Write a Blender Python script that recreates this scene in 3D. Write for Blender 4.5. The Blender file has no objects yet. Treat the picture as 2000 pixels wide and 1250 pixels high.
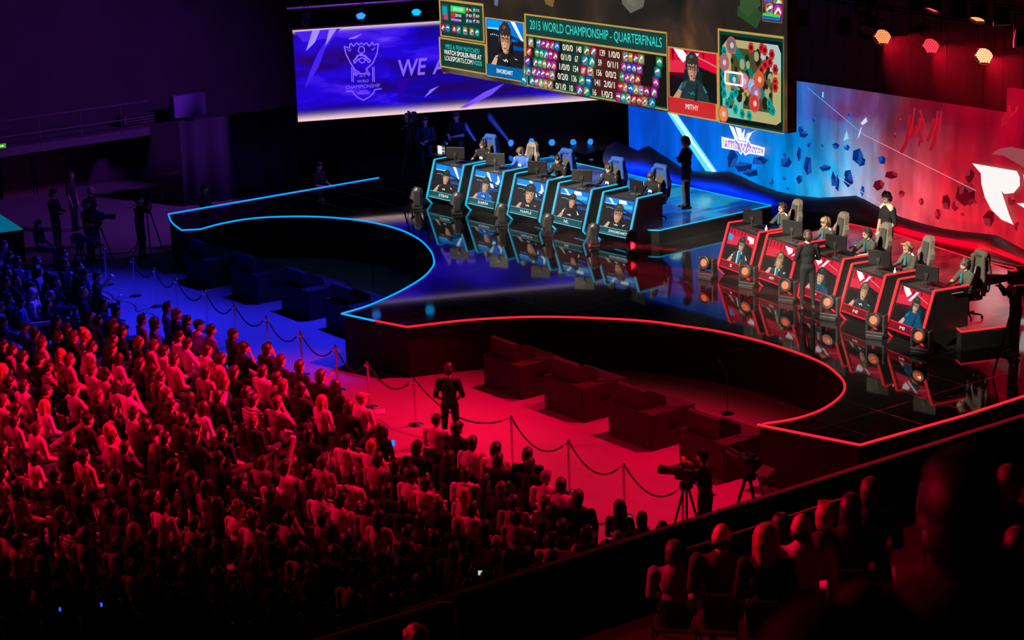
import bpy, bmesh, math, random
import numpy as np
from mathutils import Vector, Matrix, Euler, Quaternion

random.seed(7)
SC = bpy.context.scene
COL = SC.collection
PI = math.pi
DECK, POD = 1.2, 1.55          # heights of the stage deck and of the team platforms
MID = -39.1                    # stage centre line in x

# ------------------------------------------------------------------ camera
FPX, PITCH, ROLL, CAMH, AZ = 4108.0, 15.3, 2.0, 13.7, 54.0
_p, _r, _a = (math.radians(v) for v in (PITCH, ROLL, AZ))
_fh = np.array([-math.sin(_a), math.cos(_a), 0.0]); _rt = np.array([math.cos(_a), math.sin(_a), 0.0]); _z = np.array([0, 0, 1.0])
CFW = math.cos(_p) * _fh - math.sin(_p) * _z
_up0 = math.cos(_p) * _z + math.sin(_p) * _fh
CRT = math.cos(_r) * _rt - math.sin(_r) * _up0
CUP = math.cos(_r) * _up0 + math.sin(_r) * _rt
CO = np.array([0.0, 0.0, CAMH])

def ray(x, y): return (x - 1000) * CRT - (y - 625) * CUP + FPX * CFW
def onz(x, y, z=0.0):           # point of the photo lying at height z
    d = ray(x, y); return CO + (z - CO[2]) / d[2] * d
def ony(x, y, Y):               # ... in the upright plane y = Y
    d = ray(x, y); return CO + Y / d[1] * d
def onx(x, y, X):
    d = ray(x, y); return CO + X / d[0] * d
def ond(x, y, dist):
    d = ray(x, y); return CO + d / np.linalg.norm(d) * dist

cam_d = bpy.data.cameras.new('camera'); cam = bpy.data.objects.new('camera', cam_d); COL.objects.link(cam)
cam_d.sensor_width = 36.0; cam_d.lens = FPX / 2000 * 36; cam_d.clip_end = 300
cam.matrix_world = Matrix(((CRT[0], CUP[0], -CFW[0], 0), (CRT[1], CUP[1], -CFW[1], 0), (CRT[2], CUP[2], -CFW[2], CAMH), (0, 0, 0, 1)))
cam_d.dof.use_dof = True; cam_d.dof.focus_distance = 50.0; cam_d.dof.aperture_fstop = 2.8
SC.camera = cam

SC.view_settings.view_transform = 'Standard'; SC.view_settings.look = 'None'
SC.view_settings.gamma = 1.0; SC.view_settings.exposure = 0.0; SC.view_settings.use_curve_mapping = False

# ------------------------------------------------------------------ world and big lights
world = bpy.data.worlds.new('hall_air'); SC.world = world; world.use_nodes = True
world.node_tree.nodes['Background'].inputs[0].default_value = (0.70, 0.20, 0.42, 1)
world.node_tree.nodes['Background'].inputs[1].default_value = 0.042

def spot(name, loc, target, color, power, angle, blend=0.5, radius=0.15):
    l = bpy.data.lights.new(name, 'SPOT'); l.energy = power; l.color = color
    l.spot_size = math.radians(angle); l.spot_blend = blend; l.shadow_soft_size = radius
    o = bpy.data.objects.new(name, l); COL.objects.link(o); o.location = loc
    o.rotation_euler = (Vector(target) - Vector(loc)).to_track_quat('-Z', 'Y').to_euler()
    return o
def area(name, loc, target, color, power, sx, sy):
    l = bpy.data.lights.new(name, 'AREA'); l.energy = power; l.color = color; l.shape = 'RECTANGLE'; l.size = sx; l.size_y = sy
    o = bpy.data.objects.new(name, l); COL.objects.link(o); o.location = loc
    o.rotation_euler = (Vector(target) - Vector(loc)).to_track_quat('-Z', 'Y').to_euler()
    return o

RED, BLUE, WARM = (1.0, 0.0, 0.045), (0.022, 0.018, 1.0), (1.0, 0.86, 0.66)
LIGHTS = [
    ('red_wash_light', (-28, 29.5, 12.5), (-31.0, 22.5, 0), RED, 13500, 56, 0.8, 0.3),
    ('red_wash_light', (-34, 29.5, 12.5), (-36.6, 20.0, 0), RED, 15500, 52, 0.8, 0.3),
    ('red_wash_light', (-30, 31, 10.0), (-39.0, 15.0, 0.8), RED, 88000, 34, 0.95, 0.3),
    ('blue_wash_light', (-42.5, 29.5, 12.5), (-43.2, 23.6, 0), BLUE, 17000, 42, 0.95, 0.3),
    ('blue_wash_light', (-48, 30.5, 12.5), (-49.0, 18.6, 0), BLUE, 24000, 50, 0.95, 0.3),
    ('team_key_light', (-46.4, 21.5, 11.3), (-47.9, 33.6, 2.12), WARM, 28000, 16.5, 0.4, 0.15),
    ('team_key_light', (-43.4, 21.7, 11.3), (-44.9, 33.8, 2.12), WARM, 28000, 16.5, 0.4, 0.15),
    ('team_key_light', (-40.5, 21.8, 11.3), (-42.0, 33.9, 2.12), WARM, 28000, 16.5, 0.4, 0.15),
    ('team_key_light', (-34.7, 21.6, 11.3), (-36.2, 33.7, 2.12), WARM, 28000, 16.5, 0.4, 0.15),
    ('team_key_light', (-31.7, 21.0, 11.3), (-33.2, 33.1, 2.12), WARM, 28000, 16.5, 0.4, 0.15),
    ('team_key_light', (-28.8, 20.6, 11.3), (-30.3, 32.7, 2.12), WARM, 28000, 16.5, 0.4, 0.15),
    ('stand_red_light', (-30, 31, 10.5), (-16, 17.5, 5), RED, 2600, 40, 0.9, 0.3),
    ('stand_side_light', (-30, 3, 15.5), (-11, 12.5, 7.6), RED, 30000, 42, 0.9, 0.3),
    ('stand_side_light', (-16, -3, 15.5), (-3.2, 3.2, 11.9), RED, 3500, 30, 0.9, 0.3),
    ('house_red_light', (-46, 6, 13.5), (-34.0, 17.5, 0.8), RED, 22000, 40, 0.9, 0.3),
    ('gallery_violet_light', (-48, 34, 10), (-61, 29, 1), (0.3, 0.05, 0.8), 5000, 70, 1.0, 0.5),
    ('crew_blue_light', (-46, 36, 9), (-52.2, 35.2, 2.5), (0.06, 0.05, 1.0), 3000, 32, 0.9, 0.3),
]
for L_ in LIGHTS: spot(*L_)

# ------------------------------------------------------------------ materials
def lin(c):
    c = c.lstrip('#'); v = [int(c[i:i + 2], 16) / 255 for i in (0, 2, 4)]
    return tuple(x / 12.92 if x <= 0.04045 else ((x + 0.055) / 1.055) ** 2.4 for x in v)
MATS = {}
def mat(name, col=(0.5, 0.5, 0.5), rough=0.6, metal=0.0, emit=None, strength=1.0, noise=0.0, nscale=20.0, bump=0.0, spec=0.5, coat=0.0):
    if name in MATS: return MATS[name]
    if isinstance(col, str): col = lin(col)
    if isinstance(emit, str): emit = lin(emit)
    m = bpy.data.materials.new(name); m.use_nodes = True; nt = m.node_tree; b = nt.nodes['Principled BSDF']
    b.inputs['Base Color'].default_value = (*col, 1); b.inputs['Roughness'].default_value = rough
    b.inputs['Metallic'].default_value = metal; b.inputs['Specular IOR Level'].default_value = spec
    b.inputs['Coat Weight'].default_value = coat
    if emit:
        b.inputs['Emission Color'].default_value = (*emit, 1); b.inputs['Emission Strength'].default_value = strength
    if noise or bump:
        tc = nt.nodes.new('ShaderNodeTexCoord'); n = nt.nodes.new('ShaderNodeTexNoise'); n.inputs['Scale'].default_value = nscale; n.inputs['Detail'].default_value = 4
        nt.links.new(tc.outputs['Object'], n.inputs['Vector'])
        if noise:
            mx = nt.nodes.new('ShaderNodeMix'); mx.data_type = 'RGBA'; mx.blend_type = 'MULTIPLY'; mx.inputs[0].default_value = noise
            mx.inputs[6].default_value = (*col, 1); nt.links.new(n.outputs['Color'], mx.inputs[7]); 
            hs = nt.nodes.new('ShaderNodeRGBToBW'); nt.links.new(n.outputs['Color'], hs.inputs[0]); nt.links.new(hs.outputs[0], mx.inputs[7])
            nt.links.new(mx.outputs[2], b.inputs['Base Color'])
        if bump:
            bp = nt.nodes.new('ShaderNodeBump'); bp.inputs['Strength'].default_value = bump; bp.inputs['Distance'].default_value = 0.01
            nt.links.new(n.outputs['Fac'], bp.inputs['Height']); nt.links.new(bp.outputs[0], b.inputs['Normal'])
    MATS[name] = m; return m
def screen_mat(name='screen_light', strength=1.25):      # a screen: gives off the colour stored for each patch of its picture
    if name in MATS: return MATS[name]
    m = bpy.data.materials.new(name); m.use_nodes = True; nt = m.node_tree; b = nt.nodes['Principled BSDF']
    a = nt.nodes.new('ShaderNodeAttribute'); a.attribute_name = 'Col'
    b.inputs['Base Color'].default_value = (0.0, 0.0, 0.0, 1); b.inputs['Roughness'].default_value = 0.5; b.inputs['Specular IOR Level'].default_value = 0.1
    nt.links.new(a.outputs['Color'], b.inputs['Emission Color']); b.inputs['Emission Strength'].default_value = strength
    MATS[name] = m; return m

# ------------------------------------------------------------------ mesh building
class MB:
    def __init__(s): s.v = []; s.f = []; s.m = []; s.c = []; s.T = None
    def add(s, vs, fs, m=0, col=None):
        o = len(s.v)
        if s.T is not None: vs = [tuple(s.T @ Vector(p)) for p in vs]
        s.v += [tuple(p) for p in vs]
        for f in fs: s.f.append([i + o for i in f]); s.m.append(m); s.c.append(col)
        return s
    def box(s, lo, hi, m=0, col=None):
        x0, y0, z0 = lo; x1, y1, z1 = hi
        return s.add([(x0, y0, z0), (x1, y0, z0), (x1, y1, z0), (x0, y1, z0), (x0, y0, z1), (x1, y0, z1), (x1, y1, z1), (x0, y1, z1)],
                     [(3, 2, 1, 0), (4, 5, 6, 7), (0, 1, 5, 4), (1, 2, 6, 5), (2, 3, 7, 6), (3, 0, 4, 7)], m, col)
    def cbox(s, c, d, m=0, R=None, bev=0.0):
        hx, hy, hz = d[0] / 2, d[1] / 2, d[2] / 2
        if bev:
            bm = bmesh.new(); bmesh.ops.create_cube(bm, size=1); bmesh.ops.scale(bm, vec=d, verts=bm.verts)
            bmesh.ops.bevel(bm, geom=bm.edges[:], offset=bev, segments=2, affect='EDGES', profile=0.5)
            bm.verts.index_update(); vs = [v.co.copy() for v in bm.verts]; fs = [[v.index for v in f.verts] for f in bm.faces]; bm.free()
        else:
            vs = [Vector((i * hx, j * hy, k * hz)) for k in (-1, 1) for i, j in ((-1, -1), (1, -1), (1, 1), (-1, 1))]
            fs = [(3, 2, 1, 0), (4, 5, 6, 7), (0, 1, 5, 4), (1, 2, 6, 5), (2, 3, 7, 6), (3, 0, 4, 7)]
        if R is not None: vs = [R @ v for v in vs]
        return s.add([Vector(c) + v for v in vs], fs, m)
    def prism(s, pts, z0, z1, m=0, side=None):
        n = len(pts)
        vs = [(p[0], p[1], z0) for p in pts] + [(p[0], p[1], z1) for p in pts]
        s.add(vs, [list(range(n))[::-1], list(range(n, 2 * n))], m)
        o = len(s.v) - 2 * n
        for i in range(n):
            j = (i + 1) % n; s.f.append([o + i, o + j, o + n + j, o + n + i]); s.m.append(m if side is None else side); s.c.append(None)
        return s
    def extr(s, pts3, d, m=0, col=None):      # planar polygon pts3 pushed along d
        n = len(pts3); d = Vector(d); vs = [Vector(p) for p in pts3]; vs = vs + [p + d for p in vs]
        return s.add(vs, [list(range(n)), list(range(n, 2 * n))[::-1]] + [[(i + 1) % n, i, n + i, n + (i + 1) % n] for i in range(n)], m, col)
    def tube(s, pts, r, n=8, m=0, cap=True, closed=False):
        pts = [Vector(p) for p in pts]; rs = r if isinstance(r, (list, tuple)) else [r] * len(pts)
        vs = []; fs = []; prev = None; N = len(pts)
        for i, p in enumerate(pts):
            if closed: t = (pts[(i + 1) % N] - pts[i - 1])
            else: t = (pts[min(i + 1, N - 1)] - pts[max(i - 1, 0)])
            t.normalize()
            if prev is None:
                a = Vector((0, 0, 1)) if abs(t.z) < 0.9 else Vector((1, 0, 0)); u = t.cross(a).normalized()
            else: u = (prev - t * prev.dot(t)).normalized()
            prev = u; w = t.cross(u)
            for k in range(n):
                a = 2 * PI * k / n; vs.append(p + (u * math.cos(a) + w * math.sin(a)) * rs[i])
        for i in range(N if closed else N - 1):
            j = (i + 1) % N
            for k in range(n):
                fs.append((i * n + k, i * n + (k + 1) % n, j * n + (k + 1) % n, j * n + k))
        if cap and not closed: fs.append(list(range(n))[::-1]); fs.append([(N - 1) * n + k for k in range(n)])
        return s.add(vs, fs, m)
    def lathe(s, prof, c=(0, 0, 0), n=20, m=0, axis=None):
        vs = []; fs = []; R = Vector((0, 0, 1)).rotation_difference(Vector(axis)) if axis is not None else None
        for (r, z) in prof:
            for k in range(n):
                a = 2 * PI * k / n; v = Vector((r * math.cos(a), r * math.sin(a), z)); vs.append(Vector(c) + (R @ v if R else v))
        for i in range(len(prof) - 1):
            for k in range(n): fs.append((i * n + k, i * n + (k + 1) % n, (i + 1) * n + (k + 1) % n, (i + 1) * n + k))
        if prof[0][0] > 1e-6: fs.append(list(range(n))[::-1])
        if prof[-1][0] > 1e-6: fs.append([(len(prof) - 1) * n + k for k in range(n)])
        return s.add(vs, fs, m)
    def ell(s, c, r, m=0, R=None, nu=14, nv=9):
        vs = []; fs = []
        for i in range(nv + 1):
            th = PI * i / nv
            for k in range(nu):
                a = 2 * PI * k / nu; v = Vector((r[0] * math.sin(th) * math.cos(a), r[1] * math.sin(th) * math.sin(a), -r[2] * math.cos(th)))
                vs.append(Vector(c) + (R @ v if R is not None else v))
        for i in range(nv):
            for k in range(nu): fs.append((i * nu + k, i * nu + (k + 1) % nu, (i + 1) * nu + (k + 1) % nu, (i + 1) * nu + k))
        return s.add(vs, fs, m)
    def mesh(s, name, mats, smooth=False):
        me = bpy.data.meshes.new(name); me.from_pydata(s.v, [], s.f)
        for m_ in mats: me.materials.append(m_)
        me.polygons.foreach_set('material_index', s.m)
        if any(c is not None for c in s.c):
            at = me.color_attributes.new('Col', 'FLOAT_COLOR', 'CORNER'); arr = []
            for p, c in zip(me.polygons, s.c):
                arr += list((*(c or (0, 0, 0)), 1.0)) * p.loop_total
            at.data.foreach_set('color', arr)
        if smooth: me.polygons.foreach_set('use_smooth', [True] * len(me.polygons))
        me.update(); return me
    def build(s, name, mats, parent=None, smooth=False, loc=None, rz=0):
        if not isinstance(mats, (list, tuple)): mats = [mats]
        o = bpy.data.objects.new(name, s.mesh(name, mats, smooth)); COL.objects.link(o)
        if smooth:
            try: o.data.set_sharp_from_angle(angle=math.radians(40))
            except Exception: pass
        if parent: o.parent = parent
        if loc is not None: o.location = loc
        if rz: o.rotation_euler.z = rz
        return o

def empty(name, loc=(0, 0, 0), rz=0.0):
    o = bpy.data.objects.new(name, None); COL.objects.link(o); o.location = loc; o.rotation_euler.z = rz; o.empty_display_size = 0.2; return o
def tag(o, label, cat, group=None, kind=None):
    o['label'] = label; o['category'] = cat
    if group: o['group'] = group
    if kind: o['kind'] = kind
    return o
def struct(o): o['kind'] = 'structure'; return o
def copy_tree(o, parent=None):
    c = o.copy(); COL.objects.link(c); c.parent = parent
    for ch in list(o.children): copy_tree(ch, c)
    return c

# flat picture elements drawn on a screen: P(s, t) maps picture coordinates to a point of the glass
_tx = {}
def text_geo(txt, bold=0.0):
    if 'M' in txt: bold = 0.0
    k = (txt, bold)
    if k in _tx: return _tx[k]
    cu = bpy.data.curves.new('t', 'FONT'); cu.body = txt; cu.size = 1; cu.offset = bold * 0.35; cu.resolution_u = 3; cu.align_x = 'LEFT'
    ob = bpy.data.objects.new('t', cu); COL.objects.link(ob); dg = bpy.context.evaluated_depsgraph_get(); me = ob.evaluated_get(dg).to_mesh()
    vs = [tuple(v.co) for v in me.vertices]; fs = [list(p.vertices) for p in me.polygons]
    ob.evaluated_get(dg).to_mesh_clear(); bpy.data.objects.remove(ob); bpy.data.curves.remove(cu)
    xs = [v[0] for v in vs]; ys = [v[1] for v in vs]; x0, x1, y0, y1 = min(xs), max(xs), min(ys), max(ys)
    _tx[k] = ([((v[0] - x0) / (x1 - x0), (v[1] - y0) / (y1 - y0)) for v in vs], fs); return _tx[k]
class Pic:
    """coloured patches on a flat screen; every further layer lies a little in front"""
    def __init__(s, P, N, step=0.0006): s.P = P; s.N = Vector(N); s.mb = MB(); s.k = 0; s.step = step
    def pt(s, a, b): return Vector(s.P(a, b)) + s.N * (s.step * s.k)
    def poly(s, pts, col):
        s.k += 1; col = lin(col) if isinstance(col, str) else col
        s.mb.add([s.pt(*p) for p in pts], [list(range(len(pts)))], 0, col); return s
    def rect(s, a0, b0, a1, b1, col): return s.poly([(a0, b0), (a1, b0), (a1, b1), (a0, b1)], col)
    def disc(s, a, b, ra, rb, col, n=14, rot=0): return s.poly([(a + ra * math.cos(2 * PI * i / n + rot), b + rb * math.sin(2 * PI * i / n + rot)) for i in range(n)], col)
    def text(s, txt, a0, b0, a1, b1, col, bold=0.0, shear=0.0):
        s.k += 1; col = lin(col) if isinstance(col, str) else col; vs, fs = text_geo(txt, bold)
        s.mb.add([s.pt(a0 + (a1 - a0) * u + shear * v * (b1 - b0), b0 + (b1 - b0) * v) for u, v in vs], fs, 0, col); return s
    def line(s, pts, w, col, asp=1.0):
        for (x0, y0), (x1, y1) in zip(pts[:-1], pts[1:]):
            dx, dy = (x1 - x0) * asp, y1 - y0; L = math.hypot(dx, dy) or 1; nx, ny = -dy / L * w / 2, dx / L * w / 2
            s.poly([(x0 + nx / asp, y0 + ny), (x1 + nx / asp, y1 + ny), (x1 - nx / asp, y1 - ny), (x0 - nx / asp, y0 - ny)], col)
        return s
    def build(s, name, parent, m=None, **k): return s.mb.build(name, [m or screen_mat()], parent, **k)
# ------------------------------------------------------------------ hall shell
M_floor = mat('hall_floor', (0.33, 0.32, 0.34), 0.55, noise=0.35, nscale=1.2, bump=0.05)
M_wall = mat('hall_wall', (0.10, 0.07, 0.10), 0.9, noise=0.5, nscale=0.8)
M_ceil = mat('hall_ceiling', (0.02, 0.02, 0.02), 0.9)
def setting(name, mb, m): return struct(mb.build(name, m))
setting('floor', MB().box((-64, -6, -0.3), (2, 48, 0)), M_floor)
setting('wall_left', MB().box((-64.4, -6, 0), (-64, 48, 17)), M_wall)
setting('wall_back', MB().box((-64, 47.6, 0), (2, 48, 17)), M_wall)
setting('wall_right', MB().box((2, -6, 0), (2.4, 48, 17)), M_wall)
setting('wall_front', MB().box((-64, -6.4, 0), (2, -6, 17)), M_wall)
setting('ceiling', MB().box((-64, -6, 17), (2, 48, 17.3)), M_ceil)

M_black = mat('black_cloth', (0.022, 0.019, 0.021), 0.9, spec=0.2)
M_bmetal = mat('black_metal', (0.02, 0.02, 0.022), 0.4, 0.6)
M_bplast = mat('black_plastic', (0.02, 0.02, 0.022), 0.45)
M_chrome = mat('chrome', (0.75, 0.75, 0.78), 0.18, 1.0)

# ------------------------------------------------------------------ stage
blue_px = [(732, 627), (667, 613), (720, 597), (780, 570), (825, 543), (844.5, 522), (847.5, 507), (840, 489), (819, 468), (780, 448.5), (720, 433.5), (645, 425), (570, 423), (495, 426.6), (435, 436.5), (391.5, 448), (354.6, 450), (336, 435), (328.5, 418.5)]
red_px = [(732, 627), (795, 639), (920, 625), (1064, 619), (1240, 625.6), (1340, 638), (1415, 650), (1505, 672.5), (1595, 704), (1635.5, 731), (1650, 753.5), (1640, 776), (1604, 801), (1550, 819), (1480, 830), (1680, 869.6), (1883, 812), (2000, 776)]
def smooth_path(pts, sharp, sub=5):
    out = []
    for i in range(len(pts) - 1):
        p0, p1, p2, p3 = pts[max(i - 1, 0)], pts[i], pts[i + 1], pts[min(i + 2, len(pts) - 1)]
        if i in sharp: p0 = 2 * p1 - p2
        if i + 1 in sharp: p3 = 2 * p2 - p1
        for k in range(sub):
            t = k / sub; out.append(0.5 * ((2 * p1) + (-p0 + p2) * t + (2 * p0 - 5 * p1 + 4 * p2 - p3) * t * t + (-p0 + 3 * p1 - 3 * p2 + p3) * t ** 3))
    out.append(pts[-1]); return out
bw = [np.array(onz(x, y, DECK)) for x, y in blue_px]; rw = [np.array(onz(x, y, DECK)) for x, y in red_px]
bw.append(np.array([bw[-1][0], 33.6, DECK])); bw.append(np.array([-56.5, 34.4, DECK])); bw.append(np.array([-56.5, 42.6, DECK]))
rw[-1][0] = rw[-2][0] * 0 + rw[-3][0] + 0.05; rw.append(np.array([rw[-1][0], 42.6, DECK]))
bpath = smooth_path(bw, {0, 1, 15, 16, 18, 19, 20, 21}); rpath = smooth_path(rw, {0, 1, 14, 15, 16, 17, 18})
outline = [p[:2] for p in bpath[::-1]] + [p[:2] for p in rpath[1:]]
M_deck = mat('stage_deck_gloss', (0.006, 0.006, 0.007), 0.05, spec=0.6, coat=0.0)
nt = M_deck.node_tree; b_ = nt.nodes['Principled BSDF']
b_.inputs['Coat Roughness'].default_value = 0.04
br = nt.nodes.new('ShaderNodeTexBrick'); br.offset = 0; br.inputs['Scale'].default_value = 1.0; br.inputs['Brick Width'].default_value = 2.44; br.inputs['Row Height'].default_value = 1.22; br.inputs['Mortar Size'].default_value = 0.006
tc = nt.nodes.new('ShaderNodeTexCoord'); nt.links.new(tc.outputs['Object'], br.inputs['Vector'])
mr = nt.nodes.new('ShaderNodeMapRange'); mr.inputs['To Min'].default_value = 0.045; mr.inputs['To Max'].default_value = 0.4; nt.links.new(br.outputs['Fac'], mr.inputs['Value']); nt.links.new(mr.outputs[0], b_.inputs['Roughness'])
stage = empty('stage', (MID, 33, 0)); tag(stage, 'black glossy stage with two curved bays and glowing blue and red rim', 'stage'); 
def off(o): o.location = (-MID, -33, 0); return o
off(MB().prism(outline, DECK - 0.06, DECK).build('deck', M_deck, stage))
cx = MID
ins = []
for i, p in enumerate(outline):
    a = outline[max(i - 1, 0)]; c = outline[min(i + 1, len(outline) - 1)]; t = np.array(c) - np.array(a); t = t / np.linalg.norm(t)
    ins.append(np.array(p) + 0.05 * np.array([-t[1], t[0]]))
off(MB().prism(ins, 0.0, DECK - 0.06).build('skirt', M_black, stage))
M_bl = mat('blue_led', (0.01, 0.01, 0.01), 0.5, emit=(0.0, 0.28, 1.0), strength=1.6); M_rl = mat('red_led', (0.01, 0.01, 0.01), 0.5, emit=(1.0, 0.012, 0.03), strength=1.3)
M_cy = mat('cyan_led', (0.01, 0.01, 0.01), 0.5, emit=(0.0, 0.42, 0.70), strength=1.15)
lift = lambda P: [(p[0], p[1], DECK + 0.005) for p in P]
off(MB().tube(lift(bpath[:-10]), 0.022, 6).build('rim_light', M_bl, stage))['label'] = 'bright blue light strip along the left bay'
off(MB().tube(lift(rpath), 0.024, 6).build('rim_light', M_rl, stage))['label'] = 'bright red light strip along the right bay'
# team platforms with lit floors
def floor_mat(name, c0, c1, c2, st, seed):
    m = bpy.data.materials.new(name); m.use_nodes = True; nt = m.node_tree; b = nt.nodes['Principled BSDF']
    b.inputs['Base Color'].default_value = (0.01, 0.01, 0.01, 1); b.inputs['Roughness'].default_value = 0.16
    tc = nt.nodes.new('ShaderNodeTexCoord'); mp = nt.nodes.new('ShaderNodeMapping'); mp.inputs['Location'].default_value = (seed, seed, 0); mp.inputs['Rotation'].default_value = (0, 0, 0.6); mp.inputs['Scale'].default_value = (0.5, 0.22, 1)
    n = nt.nodes.new('ShaderNodeTexNoise'); n.inputs['Scale'].default_value = 1.6; n.inputs['Detail'].default_value = 3; n.inputs['Distortion'].default_value = 0.6
    r = nt.nodes.new('ShaderNodeValToRGB'); r.color_ramp.elements[0].position = 0.38; r.color_ramp.elements[0].color = (*c0, 1); r.color_ramp.elements[1].position = 0.62; r.color_ramp.elements[1].color = (*c2, 1)
    e = r.color_ramp.elements.new(0.52); e.color = (*c1, 1)
    nt.links.new(tc.outputs['Object'], mp.inputs[0]); nt.links.new(mp.outputs[0], n.inputs['Vector']); nt.links.new(n.outputs['Fac'], r.inputs[0])
    nt.links.new(r.outputs[0], b.inputs['Emission Color']); b.inputs['Emission Strength'].default_value = st; MATS[name] = m; return m
M_bfl = floor_mat('blue_lit_floor', (0.0, 0.03, 0.22), (0.0, 0.09, 0.50), (0.02, 0.42, 0.68), 0.55, 3.0)
M_rfl = floor_mat('red_lit_floor', (0.10, 0.0, 0.005), (0.55, 0.004, 0.02), (0.55, 0.03, 0.05), 0.6, 8.0)
bp_ = [(-50.2, 33.95), (-40.7, 33.75), (-40.3, 34.05), (-40.45, 38.1), (-50.2, 38.1)]
rp_ = [(-37.4, 34.0), (-29.25, 32.75), (-28.65, 32.4), (-28.2, 33.7), (-31.1, 37.05), (-35.9, 38.0), (-37.4, 38.0)]
def platform(pts, led, fl, label, shift):
    t = empty('team_platform', (sum(p[0] for p in pts) / len(pts), sum(p[1] for p in pts) / len(pts), DECK)); tag(t, label, 'platform')
    o = MB().prism([(p[0] - t.location.x, p[1] - t.location.y) for p in pts], 0, POD - DECK - 0.02).build('base', mat('platform_black', (0.005, 0.005, 0.005), 0.7, spec=0.15), t)
    o = MB().prism([(p[0] - t.location.x, p[1] - t.location.y) for p in pts], POD - DECK - 0.02, POD - DECK).build('lit_floor', fl, t)
    o = MB().tube([(p[0] - t.location.x, p[1] - t.location.y, POD - DECK) for p in pts], 0.018, 6, closed=True).build('edge_light', led, t)
    return t
platform(bp_, M_cy, M_bfl, 'low platform under the blue desks with glowing blue floor', 0)
platform(rp_, M_rl, M_rfl, 'low platform under the red desks with glowing red floor', 0)

# ------------------------------------------------------------------ LED wall behind the stage
WY = 39.0
wall = empty('video_wall', (-37, WY, 1.3)); tag(wall, 'huge blue to red video wall with flying rock shards behind the stage', 'video wall')
def wp(x, y, d=0.0): p = ony(x, y, WY - d); return p
m = bpy.data.materials.new('video_wall_picture'); m.use_nodes = True; nt = m.node_tree; b = nt.nodes['Principled BSDF']
b.inputs['Base Color'].default_value = (0.01, 0.01, 0.01, 1)
tc = nt.nodes.new('ShaderNodeTexCoord'); sp = nt.nodes.new('ShaderNodeSeparateXYZ'); nt.links.new(tc.outputs['Object'], sp.inputs[0])
def MN(op, a, b_=None, c_=None):
    n = nt.nodes.new('ShaderNodeMath'); n.operation = op
    for i, v in enumerate((a, b_, c_)):
        if v is None: continue
        if isinstance(v, (int, float)): n.inputs[i].default_value = v
        else: nt.links.new(v, n.inputs[i])
    return n.outputs[0]
no = nt.nodes.new('ShaderNodeTexNoise'); no.inputs['Scale'].default_value = 0.42; no.inputs['Detail'].default_value = 6; no.inputs['Distortion'].default_value = 1.2; nt.links.new(tc.outputs['Object'], no.inputs['Vector'])
# object x: -10.5 (left end) .. +12 ; colour change near x = -1.5, leaning
pos = MN('ADD', MN('MULTIPLY', MN('ADD', sp.outputs[0], MN('MULTIPLY', sp.outputs[2], 0.15)), 1 / 20.0), MN('MULTIPLY', MN('SUBTRACT', no.outputs['Fac'], 0.5), 0.22))
pos = MN('ADD', pos, 0.52)
r1 = nt.nodes.new('ShaderNodeValToRGB'); nt.links.new(pos, r1.inputs[0]); cr = r1.color_ramp
while len(cr.elements) > 1: cr.elements.remove(cr.elements[-1])
cr.elements[0].position = 0.0; cr.elements[0].color = (0.0, 0.06, 0.62, 1)
for p_, c_ in ((0.12, (0.0, 0.10, 0.72)), (0.26, (0.0, 0.18, 0.75)), (0.36, (0.0, 0.30, 0.75)), (0.42, (0.03, 0.42, 0.74)), (0.475, (0.42, 0.42, 0.62)), (0.53, (0.72, 0.10, 0.14)), (0.62, (0.72, 0.02, 0.04)), (0.8, (0.75, 0.008, 0.03)), (1.0, (0.6, 0.0, 0.02))):
    e = cr.elements.new(p_); e.color = (*c_, 1)
r2 = nt.nodes.new('ShaderNodeValToRGB'); nt.links.new(pos, r2.inputs[0]); cr = r2.color_ramp      # upper, darker sky of the picture
while len(cr.elements) > 1: cr.elements.remove(cr.elements[-1])
cr.elements[0].position = 0.0; cr.elements[0].color = (0.0, 0.05, 0.55, 1)
for p_, c_ in ((0.25, (0.0, 0.09, 0.42)), (0.36, (0.0, 0.12, 0.50)), (0.42, (0.05, 0.09, 0.36)), (0.47, (0.14, 0.04, 0.16)), (0.53, (0.10, 0.02, 0.04)), (0.62, (0.20, 0.0, 0.01)), (0.72, (0.30, 0.0, 0.012)), (1.0, (0.4, 0.0, 0.02))):
    e = cr.elements.new(p_); e.color = (*c_, 1)
hz = nt.nodes.new('ShaderNodeMapRange'); hz.inputs['From Min'].default_value = 0.9; hz.inputs['From Max'].default_value = 2.7
nt.links.new(MN('ADD', sp.outputs[2], MN('MULTIPLY', MN('SUBTRACT', no.outputs['Fac'], 0.5), 2.0)), hz.inputs['Value'])
mx = nt.nodes.new('ShaderNodeMix'); mx.data_type = 'RGBA'; nt.links.new(hz.outputs[0], mx.inputs[0]); nt.links.new(r1.outputs[0], mx.inputs[6]); nt.links.new(r2.outputs[0], mx.inputs[7])
mp = nt.nodes.new('ShaderNodeMapping'); mp.inputs['Scale'].default_value = (1.6, 1, 0.35); nt.links.new(tc.outputs['Object'], mp.inputs[0])
n2 = nt.nodes.new('ShaderNodeTexNoise'); n2.inputs['Scale'].default_value = 1.1; n2.inputs['Detail'].default_value = 7; nt.links.new(mp.outputs[0], n2.inputs['Vector'])
gain = nt.nodes.new('ShaderNodeMapRange'); gain.inputs['From Min'].default_value = 0.3; gain.inputs['From Max'].default_value = 0.72; gain.inputs['To Min'].default_value = 0.55; gain.inputs['To Max'].default_value = 1.5; nt.links.new(n2.outputs['Fac'], gain.inputs['Value'])
nt.links.new(mx.outputs[2], b.inputs['Emission Color']); nt.links.new(gain.outputs[0], b.inputs['Emission Strength'])
M_vw = m
x0w, x1w, x2w = wp(1227, 200)[0] + 37, wp(1965, 236)[0] + 37, 12.5
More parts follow.
